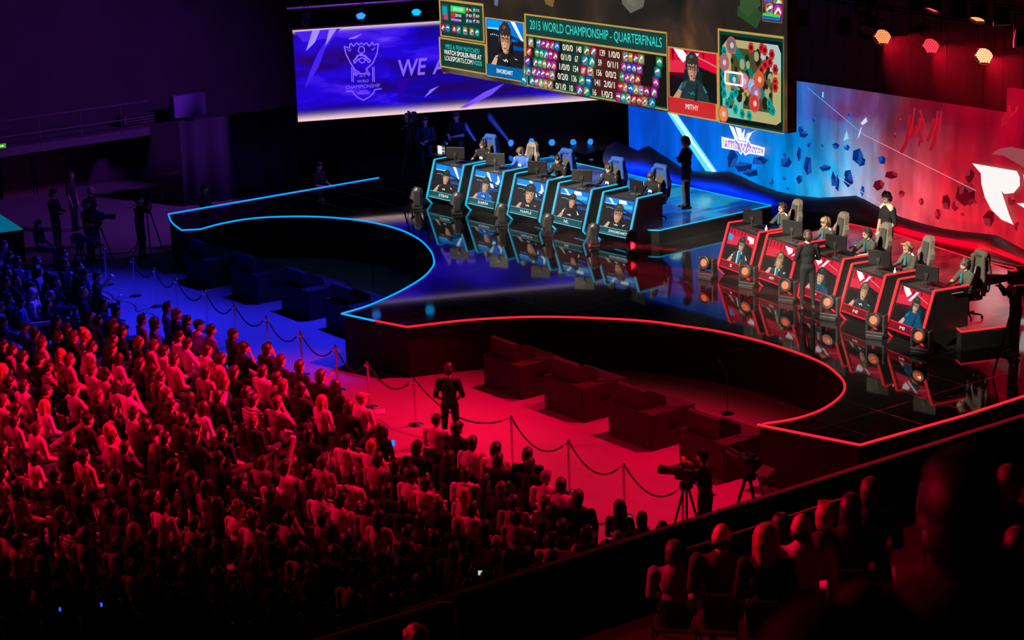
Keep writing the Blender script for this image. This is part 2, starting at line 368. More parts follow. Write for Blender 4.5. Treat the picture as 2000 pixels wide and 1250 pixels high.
ztop = 4.78 - 1.3
MB().box((x0w, 0, -0.1), (x1w, 0.12, ztop)).build('screen', M_vw, wall)
MB().box((x1w, 0, -0.1), (x2w, 0.12, wp(1965, 188)[2] - 1.3 + 0.2)).build('screen', M_vw, wall)['label'] = 'taller red end section of the video wall'
MB().box((x0w - 0.06, 0.12, -0.1), (x2w, 0.3, ztop - 0.02)).build('casing', M_bmetal, wall)
pc = Pic(lambda x, y: ony(x, y, WY - 0.02) - np.array([-37, WY, 1.3]), (0, -1, 0), 0.0004)
# streak of light
pc.poly([(1302, 218), (1322, 222), (1402, 337), (1378, 334)], (0.1, 0.62, 0.75)); pc.poly([(1308, 219), (1314, 220), (1398, 336), (1390, 335)], (0.55, 0.9, 0.95)); pc.poly([(1318, 225), (1322, 224), (1352, 268), (1349, 270)], (0.35, 0.85, 0.9))
def shard(x, y, w, h, col, n=5, rot=0):
    rng = random.Random(int(x * 7 + y)); a0 = rng.random() * 6.28
    pts = [(x + w / 2 * math.cos(a0 + 2 * PI * i / n) * rng.uniform(0.7, 1.15), y + h / 2 * math.sin(a0 + 2 * PI * i / n) * rng.uniform(0.7, 1.15)) for i in range(n)]
    pc.poly(pts, col); pc.poly([pts[0], pts[1], pts[2], (x + w * 0.05, y - h * 0.02)], tuple(c * 1.9 + 0.012 for c in col)); pc.poly([pts[2], pts[3], (x + w * 0.05, y - h * 0.02)], tuple(c * 0.6 for c in col))
DB, MBl = (0.0, 0.025, 0.16), (0.0, 0.06, 0.3); DR, MR = (0.10, 0.001, 0.006), (0.22, 0.004, 0.012)
for q in [(1430, 312, 26, 44), (1450, 325, 40, 26), (1484, 314, 34, 22), (1466, 337, 30, 20), (1536, 317, 24, 24), (1562, 300, 10, 30), (1578, 325, 16, 46), (1613, 328, 26, 14), (1628, 350, 12, 30), (1636, 356, 10, 36), (1658, 352, 20, 30), (1656, 340, 18, 20), (1676, 303, 24, 34), (1684, 315, 18, 22), (1724, 312, 18, 20), (1566, 253, 12, 20), (1570, 262, 20, 14), (1583, 283, 12, 14), (1606, 285, 9, 9), (1634, 284, 14, 15), (1655, 288, 14, 12), (1546, 228, 7, 14), (1591, 232, 6, 10), (1659, 227, 6, 16), (1533, 305, 9, 14), (1508, 355, 10, 18), (1534, 348, 12, 8), (1686, 372, 9, 22), (1540, 369, 9, 7), (1564, 349, 14, 20)]:
    shard(*q, DB if q[2] * q[3] > 200 else MBl)
for q in [(1744, 341, 26, 20), (1719, 361, 22, 22), (1763, 378, 12, 16), (1802, 392, 12, 16), (1833, 418, 16, 20), (1850, 395, 20, 36), (1868, 402, 14, 22), (1889, 378, 44, 44), (1902, 396, 22, 18), (1896, 342, 20, 30), (1882, 418, 10, 8), (1935, 427, 24, 32), (1902, 360, 12, 10), (1978, 390, 16, 24), (1884, 376, 20, 30), (1761, 235, 8, 10), (1751, 264, 6, 14), (1797, 280, 8, 12), (1990, 440, 14, 20)]:
    shard(*q, DR if q[2] * q[3] > 400 else MR, 6)
pc.poly([(1652, 268), (1657, 254), (1661, 270), (1650, 275)], (0.25, 0.5, 0.6)); pc.poly([(1684, 240), (1695, 228), (1697, 237), (1688, 244)], (0.6, 0.55, 0.75)); pc.poly([(1677, 272), (1684, 250), (1687, 246), (1683, 262)], (0.6, 0.55, 0.7)); pc.poly([(1609, 180), (1612, 178), (1612, 190), (1609, 190)], (0.1, 0.6, 0.9))
# faint rays
for a_, b_ in (((1690, 262), (1910, 372)), ((1640, 345), (1760, 420)), ((1580, 170), (1690, 262))): pc.line([a_, b_], 1.2, (0.75, 0.25, 0.3) if a_[0] > 1600 else (0.1, 0.35, 0.7))
for k, (xa, ya, xb, yb) in enumerate([(1790, 210, 1770, 290), (1800, 214, 1810, 270), (1842, 216, 1828, 285), (1835, 216, 1822, 268), (1803, 230, 1790, 262), (1975, 205, 1968, 240), (1992, 206, 1975, 228)]): pc.line([(xa, ya), ((xa + xb) / 2 + 4, (ya + yb) / 2), (xb, yb)], 3.4, (0.42, 0.006, 0.02)); pc.line([((xa * 0.7 + xb * 0.3) - 3, ya + 14), ((xa + xb) / 2 - 6, yb - 12), (xb - 7, yb + 8)], 7.0, (0.30, 0.004, 0.014))
# first team emblem: fan of blades over a two word banner
W_ = (0.95, 0.93, 0.85); PU = (0.35, 0.22, 0.62)
for P_ in ([(1428, 244), (1437, 248), (1446, 272), (1439, 270)], [(1440, 247), (1452, 251), (1453, 274), (1447, 273)], [(1459, 251), (1456, 275), (1451, 274), (1452, 262)], [(1483, 253), (1473, 258), (1463, 277), (1459, 275), (1465, 260)], [(1469, 254), (1462, 262), (1458, 276), (1455, 274)]): pc.poly(P_, W_)
pc.poly([(1413, 266), (1437, 272), (1440, 267), (1446, 274), (1462, 278), (1466, 272), (1470, 280), (1498, 288), (1496, 304), (1468, 299), (1459, 303), (1455, 296), (1451, 302), (1446, 294), (1414, 288)], W_)
pc.poly([(1416, 270), (1437, 275), (1441, 272), (1446, 278), (1462, 281), (1466, 276), (1470, 284), (1495, 291), (1493, 301), (1468, 296), (1460, 299), (1455, 292), (1451, 298), (1445, 291), (1417, 285)], PU)
class _S:
    pass
def txt_q(pc_, txt, q, col, bold=0.02):      # text in a four-cornered patch: bottom-left, bottom-right, top-right, top-left
    pc_.k += 1; vs, fs = text_geo(txt, bold); q = [np.array(p, float) for p in q]
    pc_.mb.add([pc_.pt(*((1 - v) * ((1 - u) * q[0] + u * q[1]) + v * ((1 - u) * q[3] + u * q[2]))) for u, v in vs], fs, 0, lin(col) if isinstance(col, str) else col)
txt_q(pc, 'Flash', [(1418, 284), (1444, 290), (1444, 277), (1418, 271)], W_); txt_q(pc, 'Wolves', [(1448, 294), (1492, 301), (1492, 288), (1448, 279)], W_)
# second team emblem, large, cut by the picture edge
pc.poly([(1940, 300), (1955, 290), (1978, 286), (2010, 292), (2010, 330), (1990, 318), (1965, 303)], (0.25, 0.05, 0.06))
pc.poly([(1903, 318), (1990, 333), (1996, 345), (1996, 362), (1984, 376), (1966, 378), (1960, 372), (1976, 420), (1984, 438), (1960, 428), (1940, 408), (1928, 385), (1921, 358), (1920, 338)], (0.78, 0.74, 0.72))
pc.poly([(1998, 396), (2015, 396), (2015, 412), (1990, 396)], (0.8, 0.8, 0.8)); pc.poly([(2003, 340), (2030, 346), (2030, 400), (2008, 380)], (0.7, 0.7, 0.7))
pc.build('picture_details', wall)

# ------------------------------------------------------------------ rolling scenic ridge along the foot of the wall
ridge_px = [(1193, 281), (1202, 276), (1228, 286), (1246, 294), (1256, 288), (1268, 285), (1284, 296), (1306, 310), (1330, 326), (1356, 334), (1390, 336), (1424, 335), (1450, 345), (1480, 360), (1520, 374), (1560, 382), (1600, 386), (1640, 384), (1672, 382), (1690, 390), (1716, 404), (1760, 424), (1800, 436), (1840, 446), (1880, 452), (1930, 457), (1948, 460), (1970, 471), (2000, 488), (2040, 508)]
RY = 38.75
rows = []
M_ridge = mat('scenic_ridge', (0.13, 0.12, 0.15), 0.45, noise=0.3, nscale=3)
rp3 = [ony(x, y, RY) for x, y in ridge_px]
vs = []; fs = []; prof = [(0.12, 0.86), (0.0, 1.0), (-0.16, 0.93), (-0.30, 0.72), (-0.32, 0.5), (-0.22, 0.3), (-0.10, 0.1), (-0.10, 0.0), (0.12, 0.0)]
for p in rp3:
    H = p[2] - DECK
    for (dy, h) in prof: vs.append((p[0], RY + dy, DECK + H * h))
np_ = len(prof)
for i in range(len(rp3) - 1):
    for k in range(np_): fs.append((i * np_ + k, (i + 1) * np_ + k, (i + 1) * np_ + (k + 1) % np_, i * np_ + (k + 1) % np_))
fs.append(list(range(np_))); fs.append([(len(rp3) - 1) * np_ + k for k in range(np_)][::-1])
rid = MB().add(vs, fs).build('scenic_ridge', M_ridge, smooth=True); tag(rid, 'wavy dark scenic ridge glowing blue then red along the video wall foot', 'stage scenery')
# second, lower hill beyond the blue team
hp = [ony(x, y, 41.0) for x, y in [(1040, 286), (1075, 262), (1098, 253), (1125, 262), (1150, 278), (1190, 290)]]
vs = []; fs = []
for p in hp:
    for (dy, h) in prof: vs.append((p[0], 41.0 + dy * 3, max(DECK, DECK + (p[2] - DECK) * h)))
for i in range(len(hp) - 1):
    for k in range(np_): fs.append((i * np_ + k, (i + 1) * np_ + k, (i + 1) * np_ + (k + 1) % np_, i * np_ + (k + 1) % np_))
tag(MB().add(vs, fs).build('scenic_hill', M_ridge), 'dark blue-lit scenic hump behind the blue team near the lamps', 'stage scenery')
# dark drape over the wall top
sm = mat('black_masking', (0.03, 0.02, 0.022), 0.95, spec=0.1)
drp = MB()
for i in range(60):
    x = -47.8 + i * 0.3; drp.box((x, WY + 0.35 + 0.04 * (i % 2), 4.7), (x + 0.3, WY + 0.42 + 0.04 * (i % 2), 11))
tag(drp.build('masking_drape', sm), 'plain black masking drape hanging above the video wall', 'drape')

# ------------------------------------------------------------------ violet banner screen, far left
n_dir = np.array([math.sin(math.radians(23)), math.cos(math.radians(23)), 0]); n_nrm = np.cross(n_dir, [0, 0, 1.0])
A0 = (lambda d: CO + 64.0 / math.hypot(d[0], d[1]) * d)(ray(578, 150))
def bpnt(x, y): d = ray(x, y); return CO + ((A0 - CO) @ n_nrm) / (d @ n_nrm) * d
def buv(x, y): p = bpnt(x, y); return float((p - A0) @ n_dir), float(p[2])
bl, zb = buv(583, 238); _, zt = buv(573, 60); brr, _ = buv(1190, 195); brr += 0.4
ban = empty('banner_screen', tuple(A0)); ban.rotation_euler.z = math.atan2(n_dir[1], n_dir[0]); tag(ban, 'long violet banner screen with white trophy emblem hanging over the stage left', 'screen')
zb0, zt0 = zb - A0[2], zt - A0[2]
m = bpy.data.materials.new('violet_picture'); m.use_nodes = True; nt = m.node_tree; b = nt.nodes['Principled BSDF']; b.inputs['Base Color'].default_value = (0.01, 0.01, 0.01, 1)
tc = nt.nodes.new('ShaderNodeTexCoord'); sp = nt.nodes.new('ShaderNodeSeparateXYZ'); nt.links.new(tc.outputs['Object'], sp.inputs[0])
mp = nt.nodes.new('ShaderNodeMapping'); mp.inputs['Rotation'].default_value = (0, 0.9, 0); mp.inputs['Scale'].default_value = (0.35, 1, 1.3); nt.links.new(tc.outputs['Object'], mp.inputs[0])
n1 = nt.nodes.new('ShaderNodeTexNoise'); n1.inputs['Scale'].default_value = 1.0; n1.inputs['Detail'].default_value = 7; n1.inputs['Distortion'].default_value = 0.8; nt.links.new(mp.outputs[0], n1.inputs['Vector'])
rr = nt.nodes.new('ShaderNodeValToRGB'); nt.links.new(n1.outputs['Fac'], rr.inputs[0]); cr = rr.color_ramp
cr.elements[0].position = 0.36; cr.elements[0].color = (0.014, 0.0, 0.10, 1); cr.elements[1].position = 0.86; cr.elements[1].color = (0.20, 0.10, 0.95, 1)
e = cr.elements.new(0.47); e.color = (0.008, 0.0, 0.34, 1); e = cr.elements.new(0.58); e.color = (0.012, 0.0, 0.72, 1); e = cr.elements.new(0.7); e.color = (0.06, 0.012, 0.88, 1)
def edge(z0, z1, c):
    g = nt.nodes.new('ShaderNodeMapRange'); g.interpolation_type = 'SMOOTHSTEP'; g.inputs['From Min'].default_value = z0; g.inputs['From Max'].default_value = z1; g.inputs['To Min'].default_value = 1; g.inputs['To Max'].default_value = 0
    nt.links.new(sp.outputs[2], g.inputs['Value']); return MN('MULTIPLY', MN('POWER', g.outputs[0], 3.6), c)
lo_ = edge(zb0, zb0 + 0.50, 1.0); hi_ = edge(zt0, zt0 - 0.22, 0.75)
mz = nt.nodes.new('ShaderNodeMix'); mz.data_type = 'RGBA'; nt.links.new(MN('MINIMUM', MN('ADD', lo_, hi_), 1.0), mz.inputs[0]); nt.links.new(rr.outputs[0], mz.inputs[6]); mz.inputs[7].default_value = (1.0, 0.68, 0.72, 1)
nt.links.new(mz.outputs[2], b.inputs['Emission Color']); b.inputs['Emission Strength'].default_value = 0.95
MB().box((bl, 0, zb0), (brr, 0.1, zt0)).build('screen', m, ban)
MB().box((bl - 0.05, 0.1, zb0 - 0.05), (brr + 0.05, 0.2, zt0 + 0.05)).build('frame', M_bmetal, ban)
bpc = Pic(lambda x, y: ((lambda q: (q[0], -0.01, q[1] - A0[2]))(buv(x, y))), (0, -1, 0), 0.0005)
LV = (0.20, 0.10, 0.92); LV2 = (0.12, 0.05, 0.85)
def bz(pts): return [(560 + a / 4, b / 4) for a, b in pts]
bpc.poly(bz([(60, 250), (420, 222), (300, 380), (250, 520), (140, 700), (180, 560), (240, 420), (320, 300), (130, 330)]), (0.05, 0.012, 0.72))
bpc.poly(bz([(200, 240), (260, 236), (220, 330), (150, 400)]), (0.3, 0.22, 0.8)); bpc.poly(bz([(330, 232), (390, 226), (300, 360)]), (0.3, 0.2, 0.8))
bpc.poly(bz([(480, 300), (590, 262), (540, 300), (490, 306)]), (0.22, 0.12, 0.7))
bpc.poly(bz([(1350, 845), (1540, 720), (1700, 650), (1600, 740), (1400, 840)]), (0.14, 0.06, 0.9)); bpc.poly(bz([(1075, 760), (1120, 700), (1190, 670), (1120, 730)]), (0.2, 0.12, 0.9))
bpc.poly(bz([(860, 650), (960, 600), (900, 760), (880, 820)]), (0.02, 0.0, 0.30))
# cup emblem
def bline(pts, w=2.3, col=LV): bpc.line(bz(pts), w, col)
bline([(448, 362), (490, 376), (492, 350), (500, 336), (520, 362), (545, 332), (560, 352), (583, 334), (603, 352), (622, 332), (645, 362), (668, 326), (676, 352), (716, 340), (704, 420), (672, 492), (618, 540), (636, 560), (650, 582), (620, 574), (560, 574), (526, 582), (536, 552), (516, 520), (490, 478), (462, 420), (448, 362)], 2.4)
bline([(470, 385), (492, 400), (500, 380)], 1.5); bline([(690, 370), (668, 392), (662, 380)], 1.5)
bline([(556, 400), (566, 366), (583, 360), (602, 372), (608, 402), (582, 418), (556, 400)], 2.0); bline([(540, 440), (580, 420), (625, 440)], 2); bline([(520, 480), (560, 430), (600, 432), (655, 474)], 3.0); bline([(655, 474), (640, 490), (610, 450)], 2.2); bline([(520, 480), (530, 494), (560, 456)], 2.2); bline([(566, 462), (586, 448), (610, 462), (608, 482), (586, 492), (566, 480), (566, 462)], 2)
bpc.poly(bz([(536, 540), (572, 560), (540, 600), (528, 580)]), LV2); bpc.poly(bz([(632, 540), (612, 560), (640, 600), (648, 575)]), LV2)
for xx in (505, 518, 668, 680): bline([(xx, 520), (xx + 2, 640)], 1.6)
for t_, q in (('2015', [(566, 602), (614, 598), (614, 580), (566, 584)]), ('WORLD', [(548, 646), (640, 640), (640, 618), (548, 624)]), ('CHAMPIONSHIP', [(460, 696), (728, 678), (728, 650), (460, 668)]), ('LEAGUE', [(562, 716), (630, 711), (630, 702), (562, 706)]), ('LEGENDS', [(550, 736), (644, 730), (644, 714), (550, 720)])):
    txt_q(bpc, t_, bz(q), LV)
bline([(462, 714), (510, 708), (520, 730), (552, 758), (596, 782), (650, 752), (680, 720), (684, 700), (740, 690)], 2)
bpc.build('emblem', ban); bpc.mb = MB()
txt_q(bpc, 'WE', bz([(868, 598), (1075, 583), (1095, 450), (866, 468)]), (0.19, 0.10, 0.88), 0.04)
bpc.build('lettering', ban); bpc.mb = MB()
txt_q(bpc, 'ARE', bz([(1136, 579), (1400, 562), (1410, 430), (1150, 446)]), (0.19, 0.10, 0.88), 0.04)
bpc.build('lettering', ban); bpc.mb = MB()
txt_q(bpc, 'LI', bz([(1480, 556), (1610, 548), (1620, 414), (1495, 424)]), (0.19, 0.10, 0.88), 0.04)
bpc.build('lettering', ban)
# ------------------------------------------------------------------ big game screen over the stage
SY = 31.3
def sp_(x, y): p = ony(x, y, SY); return float(p[0]), float(p[2])
sx0, _ = sp_(860, 70); sx1, szb = sp_(1531, 261); _, szb2 = sp_(863, 139); szb = (szb + szb2) / 2
szt = szb + 7.2
scr = empty('game_screen', ((sx0 + sx1) / 2, SY, szb)); tag(scr, 'giant hanging video screen showing a game broadcast over the stage', 'screen')
ox, oz = scr.location.x, szb
GP = bpy.data.materials.new('game_picture'); GP.use_nodes = True; nt = GP.node_tree; b = nt.nodes['Principled BSDF']; b.inputs['Base Color'].default_value = (0.01, 0.01, 0.01, 1)
tc = nt.nodes.new('ShaderNodeTexCoord'); n1 = nt.nodes.new('ShaderNodeTexNoise'); n1.inputs['Scale'].default_value = 0.45; n1.inputs['Detail'].default_value = 8; n1.inputs['Distortion'].default_value = 0.9; nt.links.new(tc.outputs['Object'], n1.inputs['Vector'])
rr = nt.nodes.new('ShaderNodeValToRGB'); nt.links.new(n1.outputs['Fac'], rr.inputs[0]); cr = rr.color_ramp
cr.elements[0].position = 0.32; cr.elements[0].color = (0.012, 0.012, 0.01, 1); cr.elements[1].position = 0.78; cr.elements[1].color = (0.17, 0.09, 0.03, 1)
for p_, c_ in ((0.45, (0.028, 0.022, 0.014)), (0.54, (0.045, 0.028, 0.022)), (0.64, (0.085, 0.045, 0.018))):
    e = cr.elements.new(p_); e.color = (*c_, 1)
nt.links.new(rr.outputs[0], b.inputs['Emission Color']); b.inputs['Emission Strength'].default_value = 0.9
MB().box((sx0 - ox, 0, 0), (sx1 - ox, 0.1, 7.2)).build('picture', GP, scr)
MB().box((sx0 - ox - 0.03, 0.1, -0.03), (sx1 - ox + 0.03, 0.35, 7.25)).build('casing', M_bmetal, scr)
for i in range(5):
    pass
ck = MB()
for i in range(8): ck.cbox((sx1 - ox + 0.05, 0.2, 0.25 + i * 0.42), (0.07, 0.1, 0.1))
ck.build('casing_latch', M_bmetal, scr)['kind'] = 'stuff'
def Pm(x, y): u, z = x, y; return (u - ox, -0.004, z - oz)
G = lambda: Pic(Pm, (0, -1, 0), 0.0007)
GOLD, DKG, NAVY = (0.42, 0.25, 0.06), (0.006, 0.035, 0.028), (0.0, 0.055, 0.19)
def U(x, y): return sp_(x, y)
def rc(p, xa, ya, xb, yb, col):      # upright rectangle between two photo corners
    (u0, v0), (u1, v1) = U(xa, ya), U(xb, yb); p.rect(u0, v1, u1, v0, col); return u0, v1, u1, v0
def icon(p, u, v, s, seed):
    r = random.Random(seed); pal = [(0.5, 0.01, 0.05), (0.35, 0.03, 0.3), (0.0, 0.28, 0.3), (0.35, 0.2, 0.04), (0.02, 0.08, 0.5), (0.03, 0.25, 0.08), (0.3, 0.28, 0.15)]
    a = r.choice(pal); b_c = r.choice(pal); c_ = r.choice([(0.8, 0.7, 0.5), (0.6, 0.3, 0.6), (0.9, 0.5, 0.3), (0.3, 0.8, 0.8)])
    p.rect(u - s, v - s, u + s, v + s, tuple(x * 0.35 for x in a)); p.disc(u, v, s * 0.85, s * 0.85, a, 9, r.random()); p.disc(u + r.uniform(-.2, .2) * s, v + r.uniform(-.2, .2) * s, s * 0.55, s * 0.55, b_c, 7, r.random())
    p.line([(u - s * 0.6, v - s * r.uniform(-.2, .7)), (u + s * 0.1, v + s * r.uniform(0, .5)), (u + s * 0.6, v - s * r.uniform(-.7, .3))], s * 0.3, c_); p.disc(u + s * 0.15, v + s * 0.2, s * 0.2, s * 0.2, (0.9, 0.85, 0.7), 6)
def face_pic(p, u0, v0, u1, v1, bg, hair, skin, shirt, trim, head=(0.5, 0.6), side='blue', glasses=False, hw=0.13, lean=0.0, open_=False, hairlen=0.0):
    """a webcam picture of a seated player with headphones"""
    W, H = u1 - u0, v1 - v0; f = lambda a, c: (u0 + a * W, v0 + c * H)
    def P(pts, col): p.poly([f(*q) for q in pts], col)
    p.rect(u0, v0, u1, v1, (0.012, 0.010, 0.016))
    if side == 'blue':
        P([(0.0, 1), (1, 1), (1, 0.62), (0.62, 0.55), (0.5, 0.75), (0, 0.8)], (0.0, 0.16, 0.62)); P([(0.03, 0.98), (0.45, 0.98), (0.45, 0.84), (0.03, 0.80)], (0.0, 0.25, 0.75)); P([(0.03, 0.81), (0.42, 0.83), (0.42, 0.80), (0.03, 0.78)], (0.35, 0.7, 0.9))
        if not bg: P([(0.66, 1), (0.78, 1), (1.0, 0.62), (0.96, 0.58)], (0.75, 0.9, 0.95))
        elif bg == 1: P([(0.42, 1), (0.52, 1), (0.82, 0.5), (0.72, 0.46)], (0.6, 0.85, 0.9)); P([(0.86, 0.95), (0.92, 0.92), (1, 0.75), (0.9, 0.55), (0.8, 0.62), (0.9, 0.75)], (0.7, 0.85, 0.95))
        else: P([(0.1, 0.98), (0.2, 0.98), (0.36, 0.8), (0.3, 0.78)], (0.6, 0.9, 0.95)) ; P([(0.48, 0.97), (0.72, 0.97), (0.78, 0.86), (0.5, 0.84)], (0.85, 0.95, 1.0)); P([(0.5, 0.84), (0.98, 0.84), (0.98, 0.72), (0.6, 0.7)], (0.05, 0.45, 0.7))
        P([(0.62, 0.72), (1, 0.60), (1, 0.56), (0.62, 0.64)], (0.0, 0.02, 0.12)); P([(0.64, 0.5), (1, 0.46), (1, 0.4), (0.66, 0.38)], (0.0, 0.06, 0.35))
        for k in range(7): p.disc(*f(0.12 + 0.05 * k, 0.66 + 0.012 * math.sin(k)), 0.015 * W, 0.014 * H, (0.4, 0.7, 0.8), 6)
    else:
        P([(0, 1), (1, 1), (1, 0.45), (0.5, 0.55), (0, 0.5)], (0.62, 0.003, 0.03)); P([(0, 0.75), (0.5, 0.8), (0.5, 0.55), (0, 0.5)], (0.65, 0.02, 0.05))
        for k in range(6): P([(0.05 + 0.13 * k, 0.98), (0.10 + 0.13 * k, 0.98), (0.08 + 0.13 * k, 0.70 + 0.06 * (k % 3))], (0.10, 0.0, 0.008))
        if bg == 0: P([(0.0, 0.85), (0.2, 0.8), (0.16, 0.62), (0, 0.66)], (0.05, 0.25, 0.6)); P([(0.7, 0.92), (0.95, 0.9), (0.97, 0.74), (0.84, 0.70), (0.8, 0.8), (0.72, 0.82)], (0.9, 0.85, 0.85)); P([(0.72, 0.62), (0.95, 0.6), (0.93, 0.52), (0.74, 0.5)], (0.5, 0.01, 0.05))
        elif bg == 1: P([(0.6, 0.95), (0.9, 0.93), (0.9, 0.8), (0.78, 0.72), (0.7, 0.84)], (0.9, 0.85, 0.85)); P([(0.9, 0.7), (1, 0.76), (1, 0.82), (0.92, 0.76)], (0.8, 0.7, 0.9))
        else: P([(0.1, 1.0), (0.3, 0.99), (0.42, 0.86), (0.3, 0.74), (0.2, 0.84)], (0.9, 0.85, 0.85)); P([(0.56, 0.96), (0.64, 0.96), (0.44, 0.66), (0.36, 0.66)], (0.75, 0.75, 0.95)); P([(0.62, 0.9), (1.0, 0.76), (1, 0.73), (0.62, 0.87)], (0.35, 0.2, 0.15))
        P([(0.0, 0.5), (0.5, 0.52), (0.5, 0.48), (0, 0.44)], (0.08, 0.0, 0.004)); P([(0.55, 0.72), (1, 0.6), (1, 0.0), (0.6, 0.0)], (0.006, 0.006, 0.006)); P([(0, 0.44), (0.4, 0.4), (0.4, 0), (0, 0)], (0.008, 0.004, 0.006))
    hx, hy = head; hh = hw * 1.42 * W / H * 1.0
    # chair, torso, sleeves
    P([(hx - 0.2, 0.0), (hx - 0.17, hy - 0.05), (hx + 0.2, hy - 0.05), (hx + 0.22, 0.0)], tuple(x * 0.5 for x in shirt))
    P([(hx - 0.34, 0.0), (hx - 0.30, 0.2), (hx - 0.19, hy - hh - 0.04), (hx - 0.06, hy - hh + 0.03), (hx + 0.07, hy - hh + 0.03), (hx + 0.2, hy - hh - 0.05), (hx + 0.31, 0.2), (hx + 0.36, 0.0)], shirt)
    P([(hx - 0.30, 0.2), (hx - 0.24, hy - hh - 0.10), (hx - 0.20, hy - hh - 0.07), (hx - 0.25, 0.18)], trim); P([(hx + 0.31, 0.2), (hx + 0.24, hy - hh - 0.11), (hx + 0.21, hy - hh - 0.08), (hx + 0.27, 0.18)], trim)
    P([(hx - 0.42, 0.0), (hx - 0.30, 0.19), (hx - 0.23, 0.15), (hx - 0.28, 0.0)], skin); 
    if open_: P([(hx - 0.03, 0.0), (hx - 0.06, hy - hh - 0.02), (hx + 0.05, hy - hh - 0.02), (hx + 0.04, 0.0)], (0.0, 0.2, 0.3)); P([(hx - 0.06, 0.0), (hx - 0.09, hy - hh - 0.02), (hx - 0.06, hy - hh), (hx - 0.03, 0.0)], trim); P([(hx + 0.07, 0.0), (hx + 0.05, hy - hh), (hx + 0.08, hy - hh - 0.02), (hx + 0.10, 0.0)], trim)
    else: P([(hx - 0.10, 0.16), (hx - 0.03, 0.1), (hx, 0.14), (hx + 0.04, 0.1), (hx + 0.12, 0.18), (hx + 0.03, 0.13), (hx, 0.18), (hx - 0.03, 0.13)], trim)
    P([(hx - 0.055, hy - hh - 0.02), (hx - 0.055, hy - hh * 0.5), (hx + 0.055, hy - hh * 0.5), (hx + 0.055, hy - hh - 0.02)], tuple(x * 0.7 for x in skin))
    # head, hair, headset, features
    dk = lambda c, k: tuple(x * k for x in c)
    if hairlen: P([(hx - hw * 1.12, hy + hh * 0.3), (hx + hw * 1.12, hy + hh * 0.3), (hx + hw * 1.15, hy - hh * hairlen), (hx + hw * 0.7, hy - hh * (hairlen + 0.15)), (hx - hw * 0.7, hy - hh * (hairlen + 0.1)), (hx - hw * 1.15, hy - hh * hairlen)], hair)
    p.disc(*f(hx, hy + hh * 0.22), hw * 1.08 * W, hh * 1.02 * H, hair, 18)
    q = lambda *pts: [(hx + hw * a_, hy + hh * c_) for a_, c_ in pts]
    P(q((-0.82, 0.45), (-0.84, -0.1), (-0.74, -0.55), (-0.45, -0.95), (-0.15, -1.12), (0.18, -1.12), (0.5, -0.92), (0.76, -0.5), (0.84, -0.1), (0.82, 0.45)), skin)
    P(q((0.2, 0.45), (0.28, -0.1), (0.12, -0.6), (0.18, -1.12), (0.5, -0.92), (0.76, -0.5), (0.84, -0.1), (0.82, 0.45)), dk(skin, 0.55))       # the far side of the face
    P(q((-0.84, -0.1), (-0.74, -0.55), (-0.45, -0.95), (-0.5, -0.5)), dk(skin, 0.7)); P(q((-0.15, -1.12), (0.18, -1.12), (0.3, -1.0), (-0.3, -1.0)), dk(skin, 0.45))
    P(q((-1.0, 1.0), (-0.4, 1.25), (0.4, 1.25), (1.0, 0.9), (0.98, 0.05), (0.74, 0.34), (0.5, 0.18), (0.22, 0.36), (-0.05, 0.14), (-0.3, 0.32), (-0.55, 0.16), (-0.8, 0.36), (-0.98, -0.05)), hair)
    P(q((-0.5, 0.9), (-0.1, 1.08), (0.25, 0.95), (0.0, 0.78), (-0.3, 0.72)), tuple(min(1, x * 2.2 + 0.03) for x in hair)); P(q((-0.7, 0.5), (-0.5, 0.62), (-0.3, 0.5), (-0.5, 0.42)), tuple(min(1, x * 1.8 + 0.02) for x in hair))
    p.line([f(hx - hw * 1.08, hy), f(hx - hw * 0.98, hy + hh * 0.8), f(hx - hw * 0.4, hy + hh * 1.25), f(hx + hw * 0.4, hy + hh * 1.25), f(hx + hw * 0.98, hy + hh * 0.8), f(hx + hw * 1.08, hy)], 0.03 * W, (0.02, 0.025, 0.03)); p.line([f(hx - hw * 0.9, hy + hh * 0.95), f(hx - hw * 0.4, hy + hh * 1.28)], 0.012 * W, (0.15, 0.25, 0.25))
    for sg in (-1, 1): p.disc(*f(hx + sg * hw * 1.06, hy - hh * 0.1), hw * 0.24 * W, hh * 0.36 * H, (0.012, 0.012, 0.016), 10); p.disc(*f(hx + sg * hw * 1.1, hy - hh * 0.1), hw * 0.10 * W, hh * 0.18 * H, (0.06, 0.07, 0.08), 8)
    for sg in (-1, 1): P(q((sg * 0.16, 0.1), (sg * 0.62, 0.12), (sg * 0.58, -0.02), (sg * 0.2, -0.04)), dk(skin, 0.4)); P(q((sg * 0.24, 0.03), (sg * 0.54, 0.04), (sg * 0.5, -0.03), (sg * 0.28, -0.04)), (0.015, 0.008, 0.006))
    if glasses:
        for sg in (-1, 1): p.line([f(hx + hw * a_, hy + hh * c_) for a_, c_ in ((sg * 0.12, 0.12), (sg * 0.66, 0.12), (sg * 0.64, -0.16), (sg * 0.16, -0.16), (sg * 0.12, 0.12))], 0.012 * W, (0.008, 0.008, 0.008))
        p.line([f(hx - hw * 0.14, hy + hh * 0.05), f(hx + hw * 0.14, hy + hh * 0.05)], 0.012 * W, (0.008, 0.008, 0.008))
    P(q((-0.04, 0.0), (0.12, -0.1), (0.16, -0.42), (-0.14, -0.44), (-0.02, -0.3)), dk(skin, 0.5)); P(q((-0.1, -0.2), (0.0, -0.1), (0.02, -0.34), (-0.1, -0.36)), tuple(min(1, x * 1.25) for x in skin))
    P(q((-0.26, -0.66), (0.0, -0.62), (0.26, -0.66), (0.1, -0.74), (-0.1, -0.74)), (0.16, 0.03, 0.025)); P(q((-0.18, -0.80), (0.18, -0.80), (0.1, -0.86), (-0.1, -0.86)), dk(skin, 0.6))
